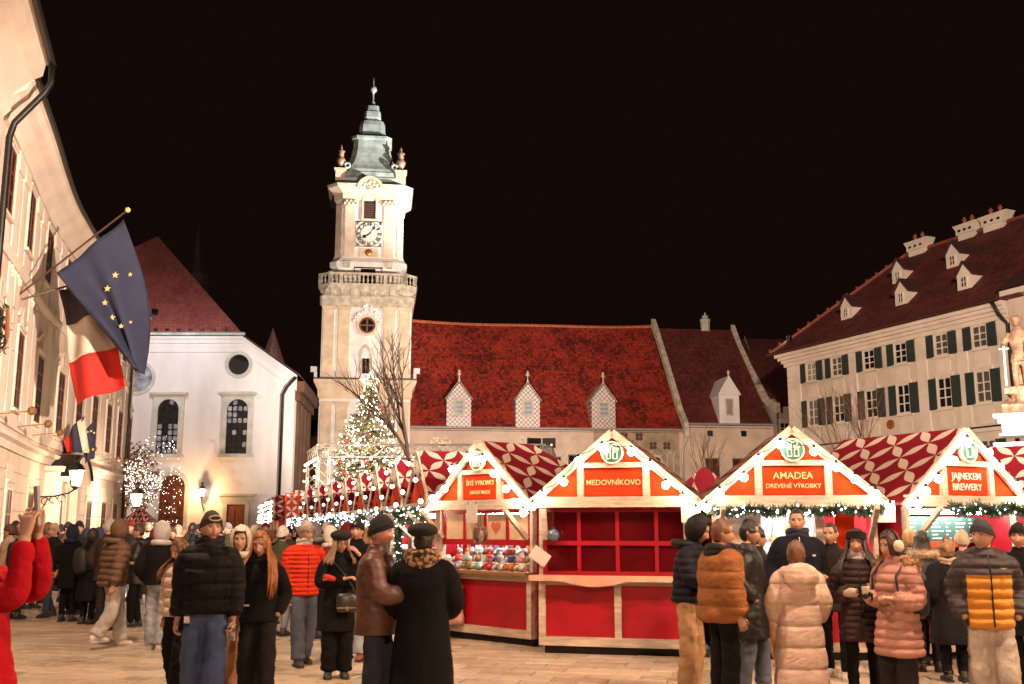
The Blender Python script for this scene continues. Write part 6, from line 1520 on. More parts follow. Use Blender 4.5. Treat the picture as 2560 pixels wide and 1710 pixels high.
def cloth(name, col, kind):
    if kind == 'puffer': return mat('puffer_' + name, col, .62, var=.10, scale=4, bump=.35, bscale=11, spec=.25, stretch=(1, 1, 1.8), crease=.28, cscale=7)
    if kind == 'leather': return mat('leather_' + name, col, .48, var=.25, scale=5, bump=.15, bscale=14, crease=.35, cscale=6)
    if kind == 'denim': return mat('denim_' + name, col, .85, var=.32, scale=3.5, bump=.3, bscale=22, stretch=(1, 1, .6), crease=.5, cscale=7)
    return mat('coat_wool_' + name, col, .9, var=.16, scale=6, bump=.35, bscale=45, spec=.15, crease=.35, cscale=5.5)
def person(label, u, Y, yaw=0, H=1.75, top=None, pants=None, shoes=(.03, .03, .03), arms=('down', 'down'), head=(0, 0), hat=None, hair=None, female=False, beard=0., stride=0., legs=None,
           near=True, skin=SK, extras=(), group=None, curl=(.55, .55), X=None, lean=0., hang=True):
    x = at(u, 1400, Y).x if X is None else X
    k = H/1.75*.957; root = thing('person', label, 'person', (x, Y, .018), R(yaw), group); root.scale = (k, k, k)
    vox = .014 if near else .03; seed = random.random()*50
    T = dict(col=('black', (.014, .013, .014)), kind='wool', hem=.82, pad=.015, band=None, flare=0., hood=None, wrinkle=.010, width=1.0, collar=True); T.update(top or {})
    Pn = dict(col=('black', (.016, .015, .016)), kind='wool', w=1.0, wrinkle=.011); Pn.update(pants or {})
    sh = .148 if female else .168
    # ---- legs
    lg = legs or ((-.0, stride*.5), (.0, -stride*.5))        # (x offset, y of foot) right, left
    L_ = {}
    for sd, (dx, fy) in zip((-1, 1), lg):
        hip = Vector((sd*.09, 0, .92)); ank = Vector((sd*(.095 + dx), fy, .085 + (.10 if fy > .2 else 0))); kn = hip.lerp(ank, .5) + Vector((sd*.01, -.045 - (.06 if fy > .1 else 0), .0)); kn.z = .50
        L_[sd] = (hip, kn, ank)
    # ---- trousers
    tm = MB(); w = Pn['w']
    ra = [.086, .076*w, .062*w] if w <= 1.05 else [.088, .088*w**.5, .080*w]
    for sd in (-1, 1):
        hip, kn, ank = L_[sd]; path = resample(smoothpath([hip + Vector((0, 0, .06)), kn, ank]), .04); n = len(path)
        tm.tube(path, [lerp_tab([(0, ra[0]), (.5, ra[1]), (1, ra[2])], i/(n-1))*(1 + .035*sin(i*1.9 + seed)*(i/n)) for i in range(n)], 14)
    tm.ball((0, .01, .93), .15, 14, 10, (.96, .8, 1.0))
    tr = link('trousers', remeshed(tm, 'trousers', cloth(*Pn['col'], Pn['kind']), vox*1.3, 2, Pn['wrinkle'], 9, seed, zs=1.6), root)
    # ---- shoes
    for sd in (-1, 1):
        hip, kn, ank = L_[sd]; s = MB(); a = ank; up = a.z - .085
        s.tube([a + Vector((0, .075, -.03)), a + Vector((0, .05, -.028)), a + Vector((0, 0, -.028)), a + Vector((sd*.01, -.08, -.042)), a + Vector((sd*.015, -.15, -.052)), a + Vector((sd*.015, -.19, -.058))], [(.028, .035), (.042, .048), (.046, .052), (.052, .038), (.046, .028), (.02, .016)], 12, ref=(1, 0, 0))
        s.tube([a + Vector((0, 0, -.03)), a + Vector((0, .01, .05))], [.05, .052], 10)
        so_ = s.build('shoe', mat('shoe_%d_%d_%d' % tuple(int(q*200) for q in shoes), shoes, .5, var=.15, scale=12), root, True)
        sl_ = MB(); pr = [(a.x - .045, a.y + .08), (a.x + .045, a.y + .08), (a.x + sd*.01 + .054, a.y - .08), (a.x + sd*.015 + .03, a.y - .19), (a.x + sd*.015 - .03, a.y - .19), (a.x + sd*.01 - .054, a.y - .08)]
        sl_.rings([[(q[0], q[1], up + .0) for q in pr], [(q[0], q[1], up + .026) for q in pr]]); sl_.build('sole', mat('pale_sole', (.5, .45, .4), .7) if sum(shoes) > .5 else mat('dark_sole', (.02, .02, .02), .7), so_)
    # ---- jacket / coat
    T['pad'] *= .78; pad = T['pad']; hem = T['hem']; wd = T['width']; bd = T['band']
    if female: RX = [(.2, .19), (.6, .18), (.88, .168), (1.06, .135), (1.26, .150), (1.35, .148), (1.41, .118), (1.455, .082), (1.51, .064)]
    else: RX = [(.2, .19), (.6, .18), (.88, .165), (1.06, .155), (1.26, .172), (1.36, .170), (1.42, .132), (1.465, .088), (1.515, .068)]
    RY = [(.2, .155), (.6, .145), (.88, .128), (1.06, .114), (1.26, .124), (1.36, .108), (1.42, .09), (1.465, .075), (1.515, .066)]
    jm = MB(); rs = []; z = hem; step = .012 if near else .03
    ztop = 1.535 if T['collar'] else 1.49
    while z <= ztop:
        pz = pad*(1 if z < 1.38 else max(.25, (1.53-z)/.15)); fl = T['flare']*max(0, (.95-z))
        b_ = 0
        if bd and z < 1.47:
            s_ = abs(sin(pi*(z-hem)/bd[0])); b_ = bd[1]*1.7*(s_**.42 - .65)
        rx = (lerp_tab(RX, z)*wd + pz + fl + b_); ry = (lerp_tab(RY, z)*wd**.5 + pz*1.1 + fl*.8 + b_)
        if z < hem + .05: q = 1 - .06*(hem + .05 - z)/.05 if bd else 1; rx *= q; ry *= q
        ln = lean*max(0, z-.9)
        rs.append([(rx*math.copysign(abs(cos(a))**.86, cos(a)), ry*math.copysign(abs(sin(a))**.86, sin(a)) + .012*(1.3-z)*.2 - ln, z) for a in [2*pi*j/22 for j in range(22)]])
        z += step
    jm.rings(rs)
    wr = {}
    for idx, sd in enumerate((-1, 1)):      # -1 is the person's right
        ap = ARM[arms[idx]] if isinstance(arms[idx], str) else arms[idx]
        S = Vector((sd*sh, -lean*.5, 1.385)); E = S + Vector((sd*ap[0][0], ap[0][1], ap[0][2])); Wp = S + Vector((sd*ap[1][0], ap[1][1], ap[1][2])); wr[sd] = (S, E, Wp)
        Wc = Wp.lerp(E, .08)
        path = resample(smoothpath([S + Vector((-sd*.09, 0, .0)), S + Vector((sd*.02, 0, -.02)), E, Wc]), .014 if near else .04); n = len(path); ps = pad*.9
        rr = []
        for i in range(n):
            f = i/(n-1); r_ = lerp_tab([(0, .055+ps*.8), (.2, .062+ps), (.55, .054+ps), (.92, .045+ps*.9), (1, .037+ps*.4)], f)*(.5 + .5*wd)
            if bd: r_ += bd[1]*1.25*(abs(sin(pi*f*.62/bd[0]))**.42 - .65)
            rr.append(r_)
        jm.tube(path, rr, 16)
    if T['hood'] == 'down':
        jm.tube([(.15*sin(a), .035 + .115*(-cos(a)) + .02, 1.475 + .018*cos(a*2) - .02*abs(a)/2) for a in [R(180 + q) for q in range(-130, 131, 13)]], [(.035 + .025*cos(R(q)/1.6))*(1 + pad*5) for q in range(-130, 131, 13)], 10)
        jm.ball((0, .135 + pad, 1.40), .095 + pad, 12, 8, (1.25, .55, 1.0))
    JM_ = T.get('mats') or cloth(*T['col'], T['kind'])
    if bd and near:
        if not T.get('mats'): JM_ = mat('quilted_' + T['col'][0] + str(int(bd[0]*1000)), T['col'][1], .72, var=.14, scale=5, bump=.45, bscale=13, spec=.16, stretch=(1, 1, 1.8), crease=.28, cscale=7)
        quilt(JM_ if not T.get('mats') else JM_[0], bd[0], hem)
    jk = link('coat' if hem < .72 else 'jacket', remeshed(jm, 'coat', JM_, vox*.86 if bd else vox, 0 if bd else 3, T['wrinkle'], 6, seed, T.get('paint'), 1.0), root)
    if T.get('zip') and near:
        zp = MB(); pts = []
        z = hem + .02
        while z < 1.50:
            pz = pad*(1 if z < 1.38 else max(.25, (1.53-z)/.15)); s_ = bd[1]*.3 if bd else 0
            pts.append((0, -(lerp_tab(RY, z)*wd**.5 + pz*1.1 + T['flare']*.8*max(0, .95-z) + s_ - .004) - lean*max(0, z-.9) + .012*(1.3-z)*.2, z)); z += .06
        zp.tube(pts, .008, 6); zp.build('zip', T['zip'] if not isinstance(T['zip'], bool) else M_IRON, jk)
    # ---- body: head, neck, hands, hidden core in one mesh
    HMx = Matrix.Translation((0, -lean*.62 - .012, 1.50)) @ Matrix.Rotation(R(head[0]), 4, 'Z') @ Matrix.Rotation(R(head[1]), 4, 'X') @ Matrix.Translation((0, -.012, .128)) @ Matrix.Scale(1.07, 4)
    hc = (hair or {}).get('col', (.05, .03, .02)); b = MB(); cs = []
    rws, cl = (50, 50) if near else (20, 22)
    v_, f_, c_ = head_points(rws, cl, skin, hc, beard, female); b.add(v_, f_); b.xf(HMx); cs += c_
    b.tube([(0, .02, 1.30), (0, .012 - lean*.5, 1.44), tuple(HMx @ Vector((0, .02, -.06)))], [.075, .055, .052], 12)
    for sd in (-1, 1):
        S, E, Wp = wr[sd]; d = (Wp - E).normalized()
        sp_ = smoothpath([Vector((0, -lean*.4, 1.34)), S - Vector((0, 0, .02)), E, Wp], 3); b.tube(sp_, [.045 - .019*i/(len(sp_)-1) for i in range(len(sp_))], 8)
        if hang and arms[0 if sd < 0 else 1] != 'pocket':
            pn = Vector((-sd, -.25, 0)) if abs(d.z) > .6 else Vector((-sd*.3, .0, -1)) if arms[0 if sd < 0 else 1] not in ('phone', 'look', 'up') else Vector((-sd*.8, .5, .1))
            hand(b, Wp, d if abs(d.z) < .6 else (d + Vector((0, -.08, 0))), pn, sd, curl[0 if sd < 0 else 1], 1.0 if not female else .92)
        hip, kn, ank = L_[sd]; b.tube([Vector((0, 0, 1.0)), hip, kn, ank, ank + Vector((0, -.1, -.05))], [.07, .055, .036, .028, .024], 8)
    b.tube([(0, 0, .9), (0, -lean*.35, 1.30)], [.085, .085], 10)
    cs += [skin]*(len(b.v) - len(cs))
    bme = b.mesh('body', M_SKIN, True); at_ = bme.color_attributes.new('Col', 'FLOAT_COLOR', 'POINT'); at_.data.foreach_set('color', [q for c in cs for q in (*c[:3], 1.0)])
    link('body', bme, root)
    # ---- hair
    if hair:
        hm = mat('hair_%d_%d_%d' % tuple(int(q*300) for q in hc), hc, .45, var=.35, scale=30, stretch=(1, 1, .15), bump=.4, bscale=90)
        m = MB(); st = hair.get('style', 'short')
        if st == 'short': shell(m, (.083, .101, .130), lambda p: .068 if abs(p) < .75 else (.0 if abs(p) < 1.75 else -.075), .012, 14, 36, (0, .004, .004), HMx, .14, seed)
        elif st == 'crop': shell(m, (.078, .097, .124), lambda p: .075 if abs(p) < .8 else (.01 if abs(p) < 1.7 else -.06), .008, 12, 32, (0, .004, .003), HMx, .05, seed)
        elif st == 'bob': shell(m, (.09, .108, .134), lambda p: .07 if abs(p) < .6 else (-.08 if abs(p) < 1.6 else -.105), .014, 14, 36, (0, .006, .004), HMx, .12, seed)
        else:
            shell(m, (.083, .102, .130), lambda p: .072 if abs(p) < .55 else (-.04 if abs(p) < 1.5 else -.09), .012, 14, 36, (0, .004, .004), HMx, .08, seed)
            rnd = random.Random(seed); ln = hair.get('len', .42)
            for i in range(90 if near else 30):
                s_ = rnd.choice((-1, 1)); ph = rnd.uniform(.95, 3.1)*s_ if st == 'long' else rnd.uniform(1.6, 3.1)*s_
                p0 = HMx @ Vector((.080*sin(ph), -.096*cos(ph), rnd.uniform(-.03, .06))); p1 = HMx @ Vector((.094*sin(ph), -.104*cos(ph), -.07)); out = Vector((p1.x, p1.y, 0)).normalized()
                fwd = Vector((0, -.07 if abs(ph) < 1.9 else .05, 0)); p2 = p1 + out*(.035 + pad) + fwd*.6 + Vector((0, 0, -.10)); p3 = p2 + fwd + out*.015 + Vector((rnd.gauss(0, .012), rnd.gauss(0, .012), -(ln-.15)*rnd.uniform(.6, 1.0)))
                m.tube([p0, p1, p2, p2.lerp(p3, .5) + out*.012, p3], [(.012, .007), (.014, .007), (.015, .007), (.013, .006), (.003, .002)], 5)
        m.build('hair', hm, root, True)
    # ---- hats
    if hat:
        hk, hcol = hat[0], hat[1]; hmat = mat('knit_hat_%d_%d_%d' % tuple(int(q*300) for q in hcol), hcol, .95, var=.15, scale=20, bump=.5, bscale=70); m = MB()
        zf, zb = .040, -.045
        lim = lambda p: zf + (zb-zf)*(.5 - .5*cos(p))
        if hk in ('beanie', 'stripe'):
            shell(m, (.087, .106, .142), lim, .012, 14, 36, (0, .002, .0), HMx, .03, seed); ho = m.build('beanie', hmat, root, True)
            cf = MB(); ring_ = []
            for j in range(37):
                p = -pi + 2*pi*j/36; ring_.append(p)
            
            for dz in (.006, .018, .030, .042):
                loop = []
                for p in ring_:
                    zl = lim(p) + dz; rr = math.sqrt(max(.05, 1 - (zl/.142)**2)); loop.append(HMx @ Vector((.087*rr*sin(p), -.106*rr*cos(p) + .002, zl)))
                cf.tube(loop, .0062, 6, cap=False)
            cf.build('cuff', mat('hat_cuff_%d_%d_%d' % tuple(int(q*300) for q in (hat[2] if len(hat) > 2 else hcol)), (hat[2] if len(hat) > 2 else hcol), .95, var=.15, scale=20, bump=.5, bscale=70), ho, True)
        elif hk == 'beret':
            m.ball((.012, .01, .085), .128, 20, 12, (1, 1.06, .50)); shell(m, (.084, .103, .13), lambda p: .035 - .03*(.5 - .5*cos(p)), .01, 10, 28); m.xf(HMx); m.build('beret', hmat, root, True)
        elif hk == 'hood':
            shell(m, (.108, .128, .152), lambda p: .088 if abs(p) < .72 else (-.145 + max(0, (1.15-abs(p)))*.45 if abs(p) < 1.15 else -.148), .016, 18, 44, (0, .014, .004), HMx, .05, seed); ho = m.build('hood', T.get('hoodmat') or cloth('hood_%d_%d_%d' % tuple(int(q*300) for q in hcol), hcol, 'puffer' if bd else 'wool'), root, True)
            cl_ = MB(); cl_.tube([(.105*cos(a), .105*sin(a) + .01, 1.475 + .01*sin(a)) for a in [2*pi*j/24 for j in range(25)]], .042, 10, cap=False); cl_.build('hood_collar', T.get('hoodmat') or cloth('hood_%d_%d_%d' % tuple(int(q*300) for q in hcol), hcol, 'puffer' if bd else 'wool'), ho, True)
        elif hk == 'headband':
            for dz in (0, .016, .032, .048): m.tube([Vector((.083*sin(p), -.101*cos(p)*1.0, dz + .05 - .045*(.5 - .5*cos(p)))) for p in [-pi + 2*pi*j/30 for j in range(31)]], .011, 6, cap=False)
            m.xf(HMx); m.build('headband', hmat, root, True)
        elif hk == 'earmuffs':
            o_ = MB()
            for sd in (-1, 1): o_.ball((sd*.092, .01, -.005), .055, 14, 10, (.6, 1, 1))
            o_.xf(HMx); eo = o_.build('earmuffs', hmat, root, True); bn = MB(); bn.tube([Vector((.096*sin(a), .01, .02 + .125*cos(a))) for a in [R(q) for q in range(-80, 81, 16)]], .009, 6); bn.xf(HMx); bn.build('headband', M_IRON, eo, True)
    for e in extras: e(root, HMx, wr, T)
    return root
# ---- extras
def ex_scarf(col, r=.10, th=.045, z=1.475, name='scarf', m=None, tall=1.0):
    def f(root, HMx, wr, T):
        s = MB()
        for i, dz in enumerate((-.025, .02, .06)[:2 if tall < 1.2 else 3]): s.tube([(r*(1+.12*sin(a*2 + i))*cos(a), r*.95*sin(a) + .005, z + dz + .012*sin(a*3 + i)) for a in [2*pi*j/24 for j in range(25)]], th*(1 - .12*i), 10, cap=False)
        s.build(name, m or mat('scarf_%d_%d_%d' % tuple(int(q*300) for q in col), col, .95, var=.3, scale=14, bump=.5, bscale=40), root, True)
    return f
def ex_fur(col, z=1.46, r=.155, back=True):
    def f(root, HMx, wr, T):
        s = MB()
        for i in range(900):
            a = R(180 + random.uniform(-125, 125)); t = random.uniform(0, 2*pi); q = Vector((r*sin(a), .05 - r*cos(a)*1.05, z)); rad_ = Vector((sin(a), -cos(a), 0)); o = rad_*cos(t) + Vector((0, 0, 1))*sin(t)
            p = q + o*.05; e = p + (o + Vector((random.gauss(0, .4), random.gauss(0, .4), random.gauss(0, .4)))).normalized()*.04; u = Vector((random.gauss(0, 1), random.gauss(0, 1), random.gauss(0, 1))).normalized()*.005
            s.add([tuple(p-u), tuple(p+u), tuple(e)], [(0, 1, 2)])
        s.tube([(r*sin(a), .05 - r*cos(a)*1.05, z) for a in [R(180 + q) for q in range(-125, 126, 12)]], .052, 10)
        s.build('fur_trim', mat('fur_%d' % int(col[0]*300), col, .95, var=.4, scale=25, bump=.6, bscale=60), root)
    return f
def ex_backpack(col=(.015, .015, .017)):
    def f(root, HMx, wr, T):
        b = MB(); p = T['pad'] + .13; b.tube([(0, p+.08, .95), (0, p+.10, 1.0), (0, p+.11, 1.15), (0, p+.10, 1.33), (0, p+.08, 1.40)], [(.10, .06), (.145, .085), (.15, .09), (.135, .08), (.08, .045)], 14, ref=(1, 0, 0)); o = b.build('backpack', mat('backpack_black', col, .6, var=.2, scale=8), root, True)
        for sd in (-1, 1):
            q = T['pad']; MB().tube([(sd*.11, p+.02, 1.36), (sd*.125, .02, 1.475+q*.6), (sd*.135, -.12-q, 1.34), (sd*.15, -.11-q, 1.16), (sd*.19+sd*q, 0, 1.05), (sd*.12, p+.02, 1.02)], .013, 6).build('strap', mat('backpack_black'), o, True)
    return f
def ex_item(sd, kind='phone'):
    def f(root, HMx, wr, T):
        S, E, Wp = wr[sd]; d = (Wp-E).normalized(); c = Wp + d*.10; M_ = Matrix.Translation(c)
        if kind == 'phone': ph = MB().box(-.037, .037, -.005, .005, -.03, .12); ph.xf(M_ @ Matrix.Rotation(R(-20), 4, 'X')); o = ph.build('phone', mat('phone_black', (.015, .015, .017), .25), root); s = MB().box(-.033, .033, .0052, .0062, -.025, .115); s.xf(M_ @ Matrix.Rotation(R(-20), 4, 'X')); s.build('screen', mat('phone_screen', (.3, .4, .45), .2, var=0, emit=(.7, .9, 1.0), estr=1.6, sample=False), o)
        elif kind == 'can': cn = MB().lathe([(.026, -.09), (.031, -.08), (.031, .05), (.024, .06)], 14); cn.xf(Matrix.Translation(Wp + Vector((0, -.03, -.09)))); cn.build('drink_can', mat('printed_can', (.05, .05, .055), .3, var=.9, scale=28, col2=(.5, .42, .36), metal=.3), root, True)
        elif kind == 'cup': cp = MB().lathe([(.028, 0), (.038, .1), (.04, .105)], 14); cp.xf(Matrix.Translation(c + Vector((0, -.01, -.02)))); cp.build('paper_cup', mat('paper_cup', (.7, .6, .5), .6), root, True)
    return f
def ex_bag(sd=1, col=(.03, .028, .03)):
    def f(root, HMx, wr, T):
        p = T['pad']; b = MB(); b.tube([(sd*.10, -.21-p, .80), (sd*.10, -.215-p, .84), (sd*.10, -.21-p, .98), (sd*.10, -.20-p, 1.02)], [(.12, .035), (.135, .045), (.13, .04), (.12, .03)], 12, ref=(1, 0, 0)); o = b.build('shoulder_bag', mat('bag_leather', col, .35, var=.2), root, True)
        MB().tube([(sd*.22, -.17-p, 1.0), (sd*.1, -.16-p, 1.2), (-sd*.10, -.10-p, 1.42), (-sd*.14, .06, 1.45), (0, .17+p, 1.2), (sd*.22, .1, 1.0)], .01, 6).build('strap', mat('bag_leather'), o, True)
        MB().box(sd*.10-.12, sd*.10+.12, -.268-p, -.258-p, .845, .86).box(sd*.10-.012, sd*.10+.012, -.27-p, -.257-p, .82, .87).build('buckle', mat('bag_gold', (.6, .4, .2), .3, metal=.8), o)
    return f
def ex_glasses(root, HMx, wr, T):
    g = MB()
    for sd in (-1, 1): g.tube([Vector((sd*.032 + .021*cos(a), -.101, .0 + .016*sin(a))) for a in [2*pi*j/14 for j in range(15)]], .0022, 5, cap=False); g.tube([(sd*.053, -.099, .004), (sd*.078, .0, .006)], .0022, 5)
    g.tube([(-.011, -.103, .003), (.011, -.103, .003)], .0022, 5); g.xf(HMx); g.build('glasses', M_IRON, root)
def ex_patch(x, y, z, w, h, col, name='logo_patch'):
    def f(root, HMx, wr, T): MB().box(x-w/2, x+w/2, y-.004, y+.03, z-h/2, z+h/2).build(name, mat('patch_%d' % int(col[0]*200), col, .6, var=.5, scale=60), root)
    return f
def ex_hatmark(col, w=.05, h=.02, z=.075):
    def f(root, HMx, wr, T): 
        m = MB(); m.tube([Vector((w*cos(a), -.103 + .01*abs(cos(a)), z + h*sin(a))) for a in [2*pi*j/14 for j in range(15)]], .006, 6, cap=False); m.xf(HMx); m.build('hat_emblem', mat('hat_mark', col, .8), root, True)
    return f
def ex_handbit(sd, col, r=.05, name='mitten'):
    def f(root, HMx, wr, T):
        S, E, Wp = wr[sd]; d = (Wp-E).normalized(); m = MB(); m.tube([Wp - d*.03, Wp + d*.02, Wp + d*.07, Wp + d*.12, Wp + d*.145], [r*.75, r*.85, r, r*.9, r*.4], 12); q = Wp + d*.03; m.tube([q, q + Vector((sd*-.05, -.03, .02)) , q + d*.05 + Vector((sd*-.05, -.03, .03))], [.02, .022, .014], 8); m.build(name, mat('glove_%d_%d' % (int(col[0]*300), int(col[1]*300)), col, .9, var=.15, scale=20, bump=.4, bscale=40), root, True)
    return f
BLK = ('black', (.0075, .0065, .007)); CHAR = ('charcoal', (.022, .019, .02)); NAVY = ('navy', (.012, .013, .024))
HB = dict(col=(.07, .035, .018), style='short'); HD = dict(col=(.018, .012, .010), style='short')
# photographer at the left edge
def big_phone(root, HMx, wr, T):
    c = (wr[-1][2] + wr[1][2])/2 + Vector((0, -.02, .13)); ph = MB().box(-.04, .04, -.006, .006, -.09, .09); Mx = Matrix.Translation(c) @ Matrix.Rotation(R(38), 4, 'Z') @ Matrix.Rotation(R(-6), 4, 'X'); ph.xf(Mx); o = ph.build('phone', mat('phone_black'), root)
    s = MB().box(-.036, .036, .0062, .0072, -.08, .06); s.xf(Mx); s.build('screen', mat('phone_screen'), o); s = MB().box(-.03, .03, -.0072, -.0062, -.075, .0); s.xf(Mx); s.build('lit_back', mat('phone_screen'), o)
person('photographer in bright red jacket raising a phone with both hands at left edge', 0, 5.0, 88, 1.88, top=dict(col=('bright red', (.36, .004, .012)), hem=.86, pad=.012, wrinkle=.012, kind='wool'), pants=dict(col=CHAR), arms=(((-.02, -.31, -.12), (-.09, -.29, .17)), ((-.02, -.28, -.10), (-.10, -.27, .19))), head=(0, -4), hair=HD, X=-2.455, lean=-.20, curl=(.8, .8), extras=(big_phone,))
person('bearded man in dark beanie and black puffer jacket walking in baggy blue jeans', 474, 9.3, 6, 1.84, top=dict(col=BLK, kind='puffer', hem=.90, pad=.055, band=(.13, .012), wrinkle=.010, width=1.06), pants=dict(col=('blue jeans', (.045, .075, .165)), kind='denim', w=1.35, wrinkle=.014), arms=('down2', 'down'), head=(28, 0), hat=('beanie', (.035, .03, .02)), hair=dict(col=(.05, .028, .015), style='crop'), beard=.75, stride=.28,
       extras=(ex_item(1, 'can'), ex_hatmark((.45, .36, .28)), ex_patch(-.135, -.155, .86, .045, .055, (.45, .4, .38)), ex_scarf((.012, .011, .012), .085, .035, 1.50, 'jacket_collar')), curl=(.6, .9))
person('young woman with long ginger hair in black jacket beside the bearded man', 594, 9.9, 4, 1.67, top=dict(col=BLK, kind='wool', hem=.86, pad=.035, wrinkle=.008), pants=dict(col=('black trousers', (.014, .012, .012)), w=1.3, wrinkle=.012), arms=('pocket', 'pocket'), head=(-8, 8), hair=dict(col=(.30, .105, .03), style='long', len=.52), female=True, stride=.25, shoes=(.28, .08, .03), extras=(ex_patch(-.10, -.175, 1.03, .05, .016, (.6, .55, .5)), ex_patch(.12, -.165, 1.28, .025, .02, (.6, .55, .5)), ex_scarf((.012, .011, .012), .075, .03, 1.48)))
person('person in raised white hood and beige trousers behind the ginger haired woman', 546, 10.9, 5, 1.70, top=dict(col=CHAR, hem=.8, pad=.03), pants=dict(col=('beige trousers', (.46, .26, .15)), w=1.15), hat=('hood', (.62, .55, .48)), hair=HD, stride=.3, arms=('down', 'pocket'))
person('girl with brown hair in cream puffer jacket and black cargo trousers', 414, 10.7, -18, 1.60, top=dict(col=('cream', (.58, .44, .34)), kind='puffer', hem=.88, pad=.06, band=(.11, .014)), pants=dict(col=BLK, w=1.25, wrinkle=.016), arms=('down2', 'down'), head=(-18, 16), hair=dict(col=(.13, .05, .02), style='long', len=.32), female=True, stride=.3, shoes=(.30, .28, .27))
person('person seen from behind in pale grey hood, black jacket and light blue jeans', 361, 14.6, 172, 1.77, top=dict(col=BLK, hem=.90, pad=.05, wrinkle=.010), pants=dict(col=('light blue jeans', (.30, .33, .38)), kind='denim', w=1.3, wrinkle=.013), arms=('pocket', 'pocket'), hat=('hood', (.45, .43, .42)), shoes=(.7, .62, .55), stride=.12)
person('person walking in brown banded puffer jacket with raised hood and pale jeans', 252, 14.9, 140, 1.80, top=dict(col=('bronze brown', (.13, .075, .05)), kind='puffer', hem=.84, pad=.06, band=(.085, .020)), pants=dict(col=('pale grey jeans', (.42, .38, .35)), kind='denim', w=1.3, wrinkle=.013), arms=('back', 'bent'), hat=('hood', (.12, .07, .045)), shoes=(.72, .66, .6), stride=.5, lean=.10)
person('short haired man in shiny black jacket standing in profile toward the palace', 309, 18.0, -72, 1.77, top=dict(col=BLK, kind='leather', hem=.72, pad=.04, hood='down', wrinkle=.010), pants=dict(col=BLK), arms=('look', 'look'), hair=HB, stride=.12)
person('woman in ankle length black coat and black knit hat carrying a backpack', 199, 18.5, 158, 1.68, top=dict(col=BLK, hem=.42, pad=.03, flare=.05), arms=('down', 'pocket'), hat=('beanie', (.014, .013, .014)), female=True, hair=dict(col=(.03, .02, .015), style='bob'), shoes=(.05, .045, .045), extras=(ex_backpack(),))
person('young man in black beanie facing the camera before a palace window', 168, 20.6, 8, 1.82, top=dict(col=CHAR, hem=.8, pad=.035), hat=('beanie', (.014, .013, .013)), hair=HD, head=(18, 0), arms=('pocket', 'down'))
person('tall man in light grey beanie and dark jacket seen from behind', 238, 17.4, 165, 1.84, top=dict(col=('dark brown', (.04, .026, .02)), hem=.78, pad=.035), hat=('beanie', (.42, .38, .36)), arms=('pocket', 'pocket'), pants=dict(col=CHAR))
person('grey bearded man in orange red puffer jacket, beanie, glasses and jeans', 693, 13.1, 32, 1.78, top=dict(col=('orange red', (.56, .035, .012)), kind='puffer', hem=.84, pad=.045, band=(.055, .010), zip=M_IRON, width=1.04), pants=dict(col=('dark blue jeans', (.06, .075, .105)), kind='denim', w=1.08, wrinkle=.011), arms=('down', 'pocket'), head=(12, 2), hat=('beanie', (.40, .33, .29)), hair=dict(col=(.4, .36, .33), style='crop'), beard=.55, stride=-.3, shoes=(.035, .022, .018), extras=(ex_glasses, ex_scarf((.42, .37, .34), .08, .03, 1.50)))
person('woman in black beret and long black coat with folded arms and shoulder bag', 774, 12.0, 12, 1.65, top=dict(col=BLK, hem=.56, pad=.035, flare=.06, wrinkle=.008), pants=dict(col=BLK, w=1.25), arms=('cross', 'cross'), head=(18, 4), hat=('beret', (.012, .011, .011)), hair=dict(col=(.22, .12, .06), style='long', len=.24), female=True, extras=(ex_bag(1), ex_glasses, ex_handbit(1, (.45, .02, .015), .04, 'red_glove')))
person('man in black beanie with white badge photographing with a phone, light jeans', 815, 13.6, -8, 1.80, top=dict(col=BLK, hem=.82, pad=.035), pants=dict(col=('light blue jeans', (.30, .33, .38)), kind='denim', w=1.15), arms=('phone', 'phone'), hat=('beanie', (.014, .012, .012)), hair=HD, stride=.15, shoes=(.2, .06, .04), extras=(ex_item(-1, 'phone'), ex_hatmark((.7, .66, .6), .012, .012, .085)))
person('older man in brown leather jacket and black beanie in profile facing right', 862, 8.9, 84, 1.80, top=dict(col=('brown', (.085, .035, .022)), kind='leather', hem=.78, pad=.05, wrinkle=.012, width=1.03), pants=dict(col=('dark blue trousers', (.028, .033, .05)), w=1.1), arms=('reach', 'reach'), head=(2, 3), hat=('beanie', (.016, .016, .018)), hair=dict(col=(.25, .22, .2), style='crop'), skin=(.50, .23, .17), stride=.1)
def leopard():
    m = mat('leopard_wool', (.36, .19, .09), .95, var=.9, scale=26, col2=(.03, .018, .012), lo=.47, hi=.53, bump=.4, bscale=40); return m
person('person seen from behind in long black coat with leopard scarf and black beret', 969, 8.75, 178, 1.72, top=dict(col=('coal', (.006, .0055, .006)), hem=.36, pad=.06, flare=.055, width=1.12, wrinkle=.006), arms=(((.11, .0, -.28), (.03, -.2, -.40)), ((.11, .0, -.28), (.03, -.2, -.40))), hat=('beret', (.012, .011, .013)), hair=dict(col=(.03, .02, .015), style='short'), extras=(ex_scarf((.3, .2, .1), .105, .052, 1.455, 'leopard_scarf', leopard(), 1.3),))
person('man in navy puffer and raised black hood looking down at a phone', 1576, 10.7, 62, 1.83, top=dict(col=NAVY, kind='puffer', hem=.90, pad=.04, band=(.075, .011), wrinkle=.005), pants=dict(col=('sand trousers', (.40, .235, .125)), w=1.2, wrinkle=.014), arms=('look', 'look'), head=(8, 22), hat=('hood', (.012, .011, .012)), hair=HD, lean=.12, shoes=(.45, .38, .33), extras=(ex_item(1, 'phone'),), beard=.3)
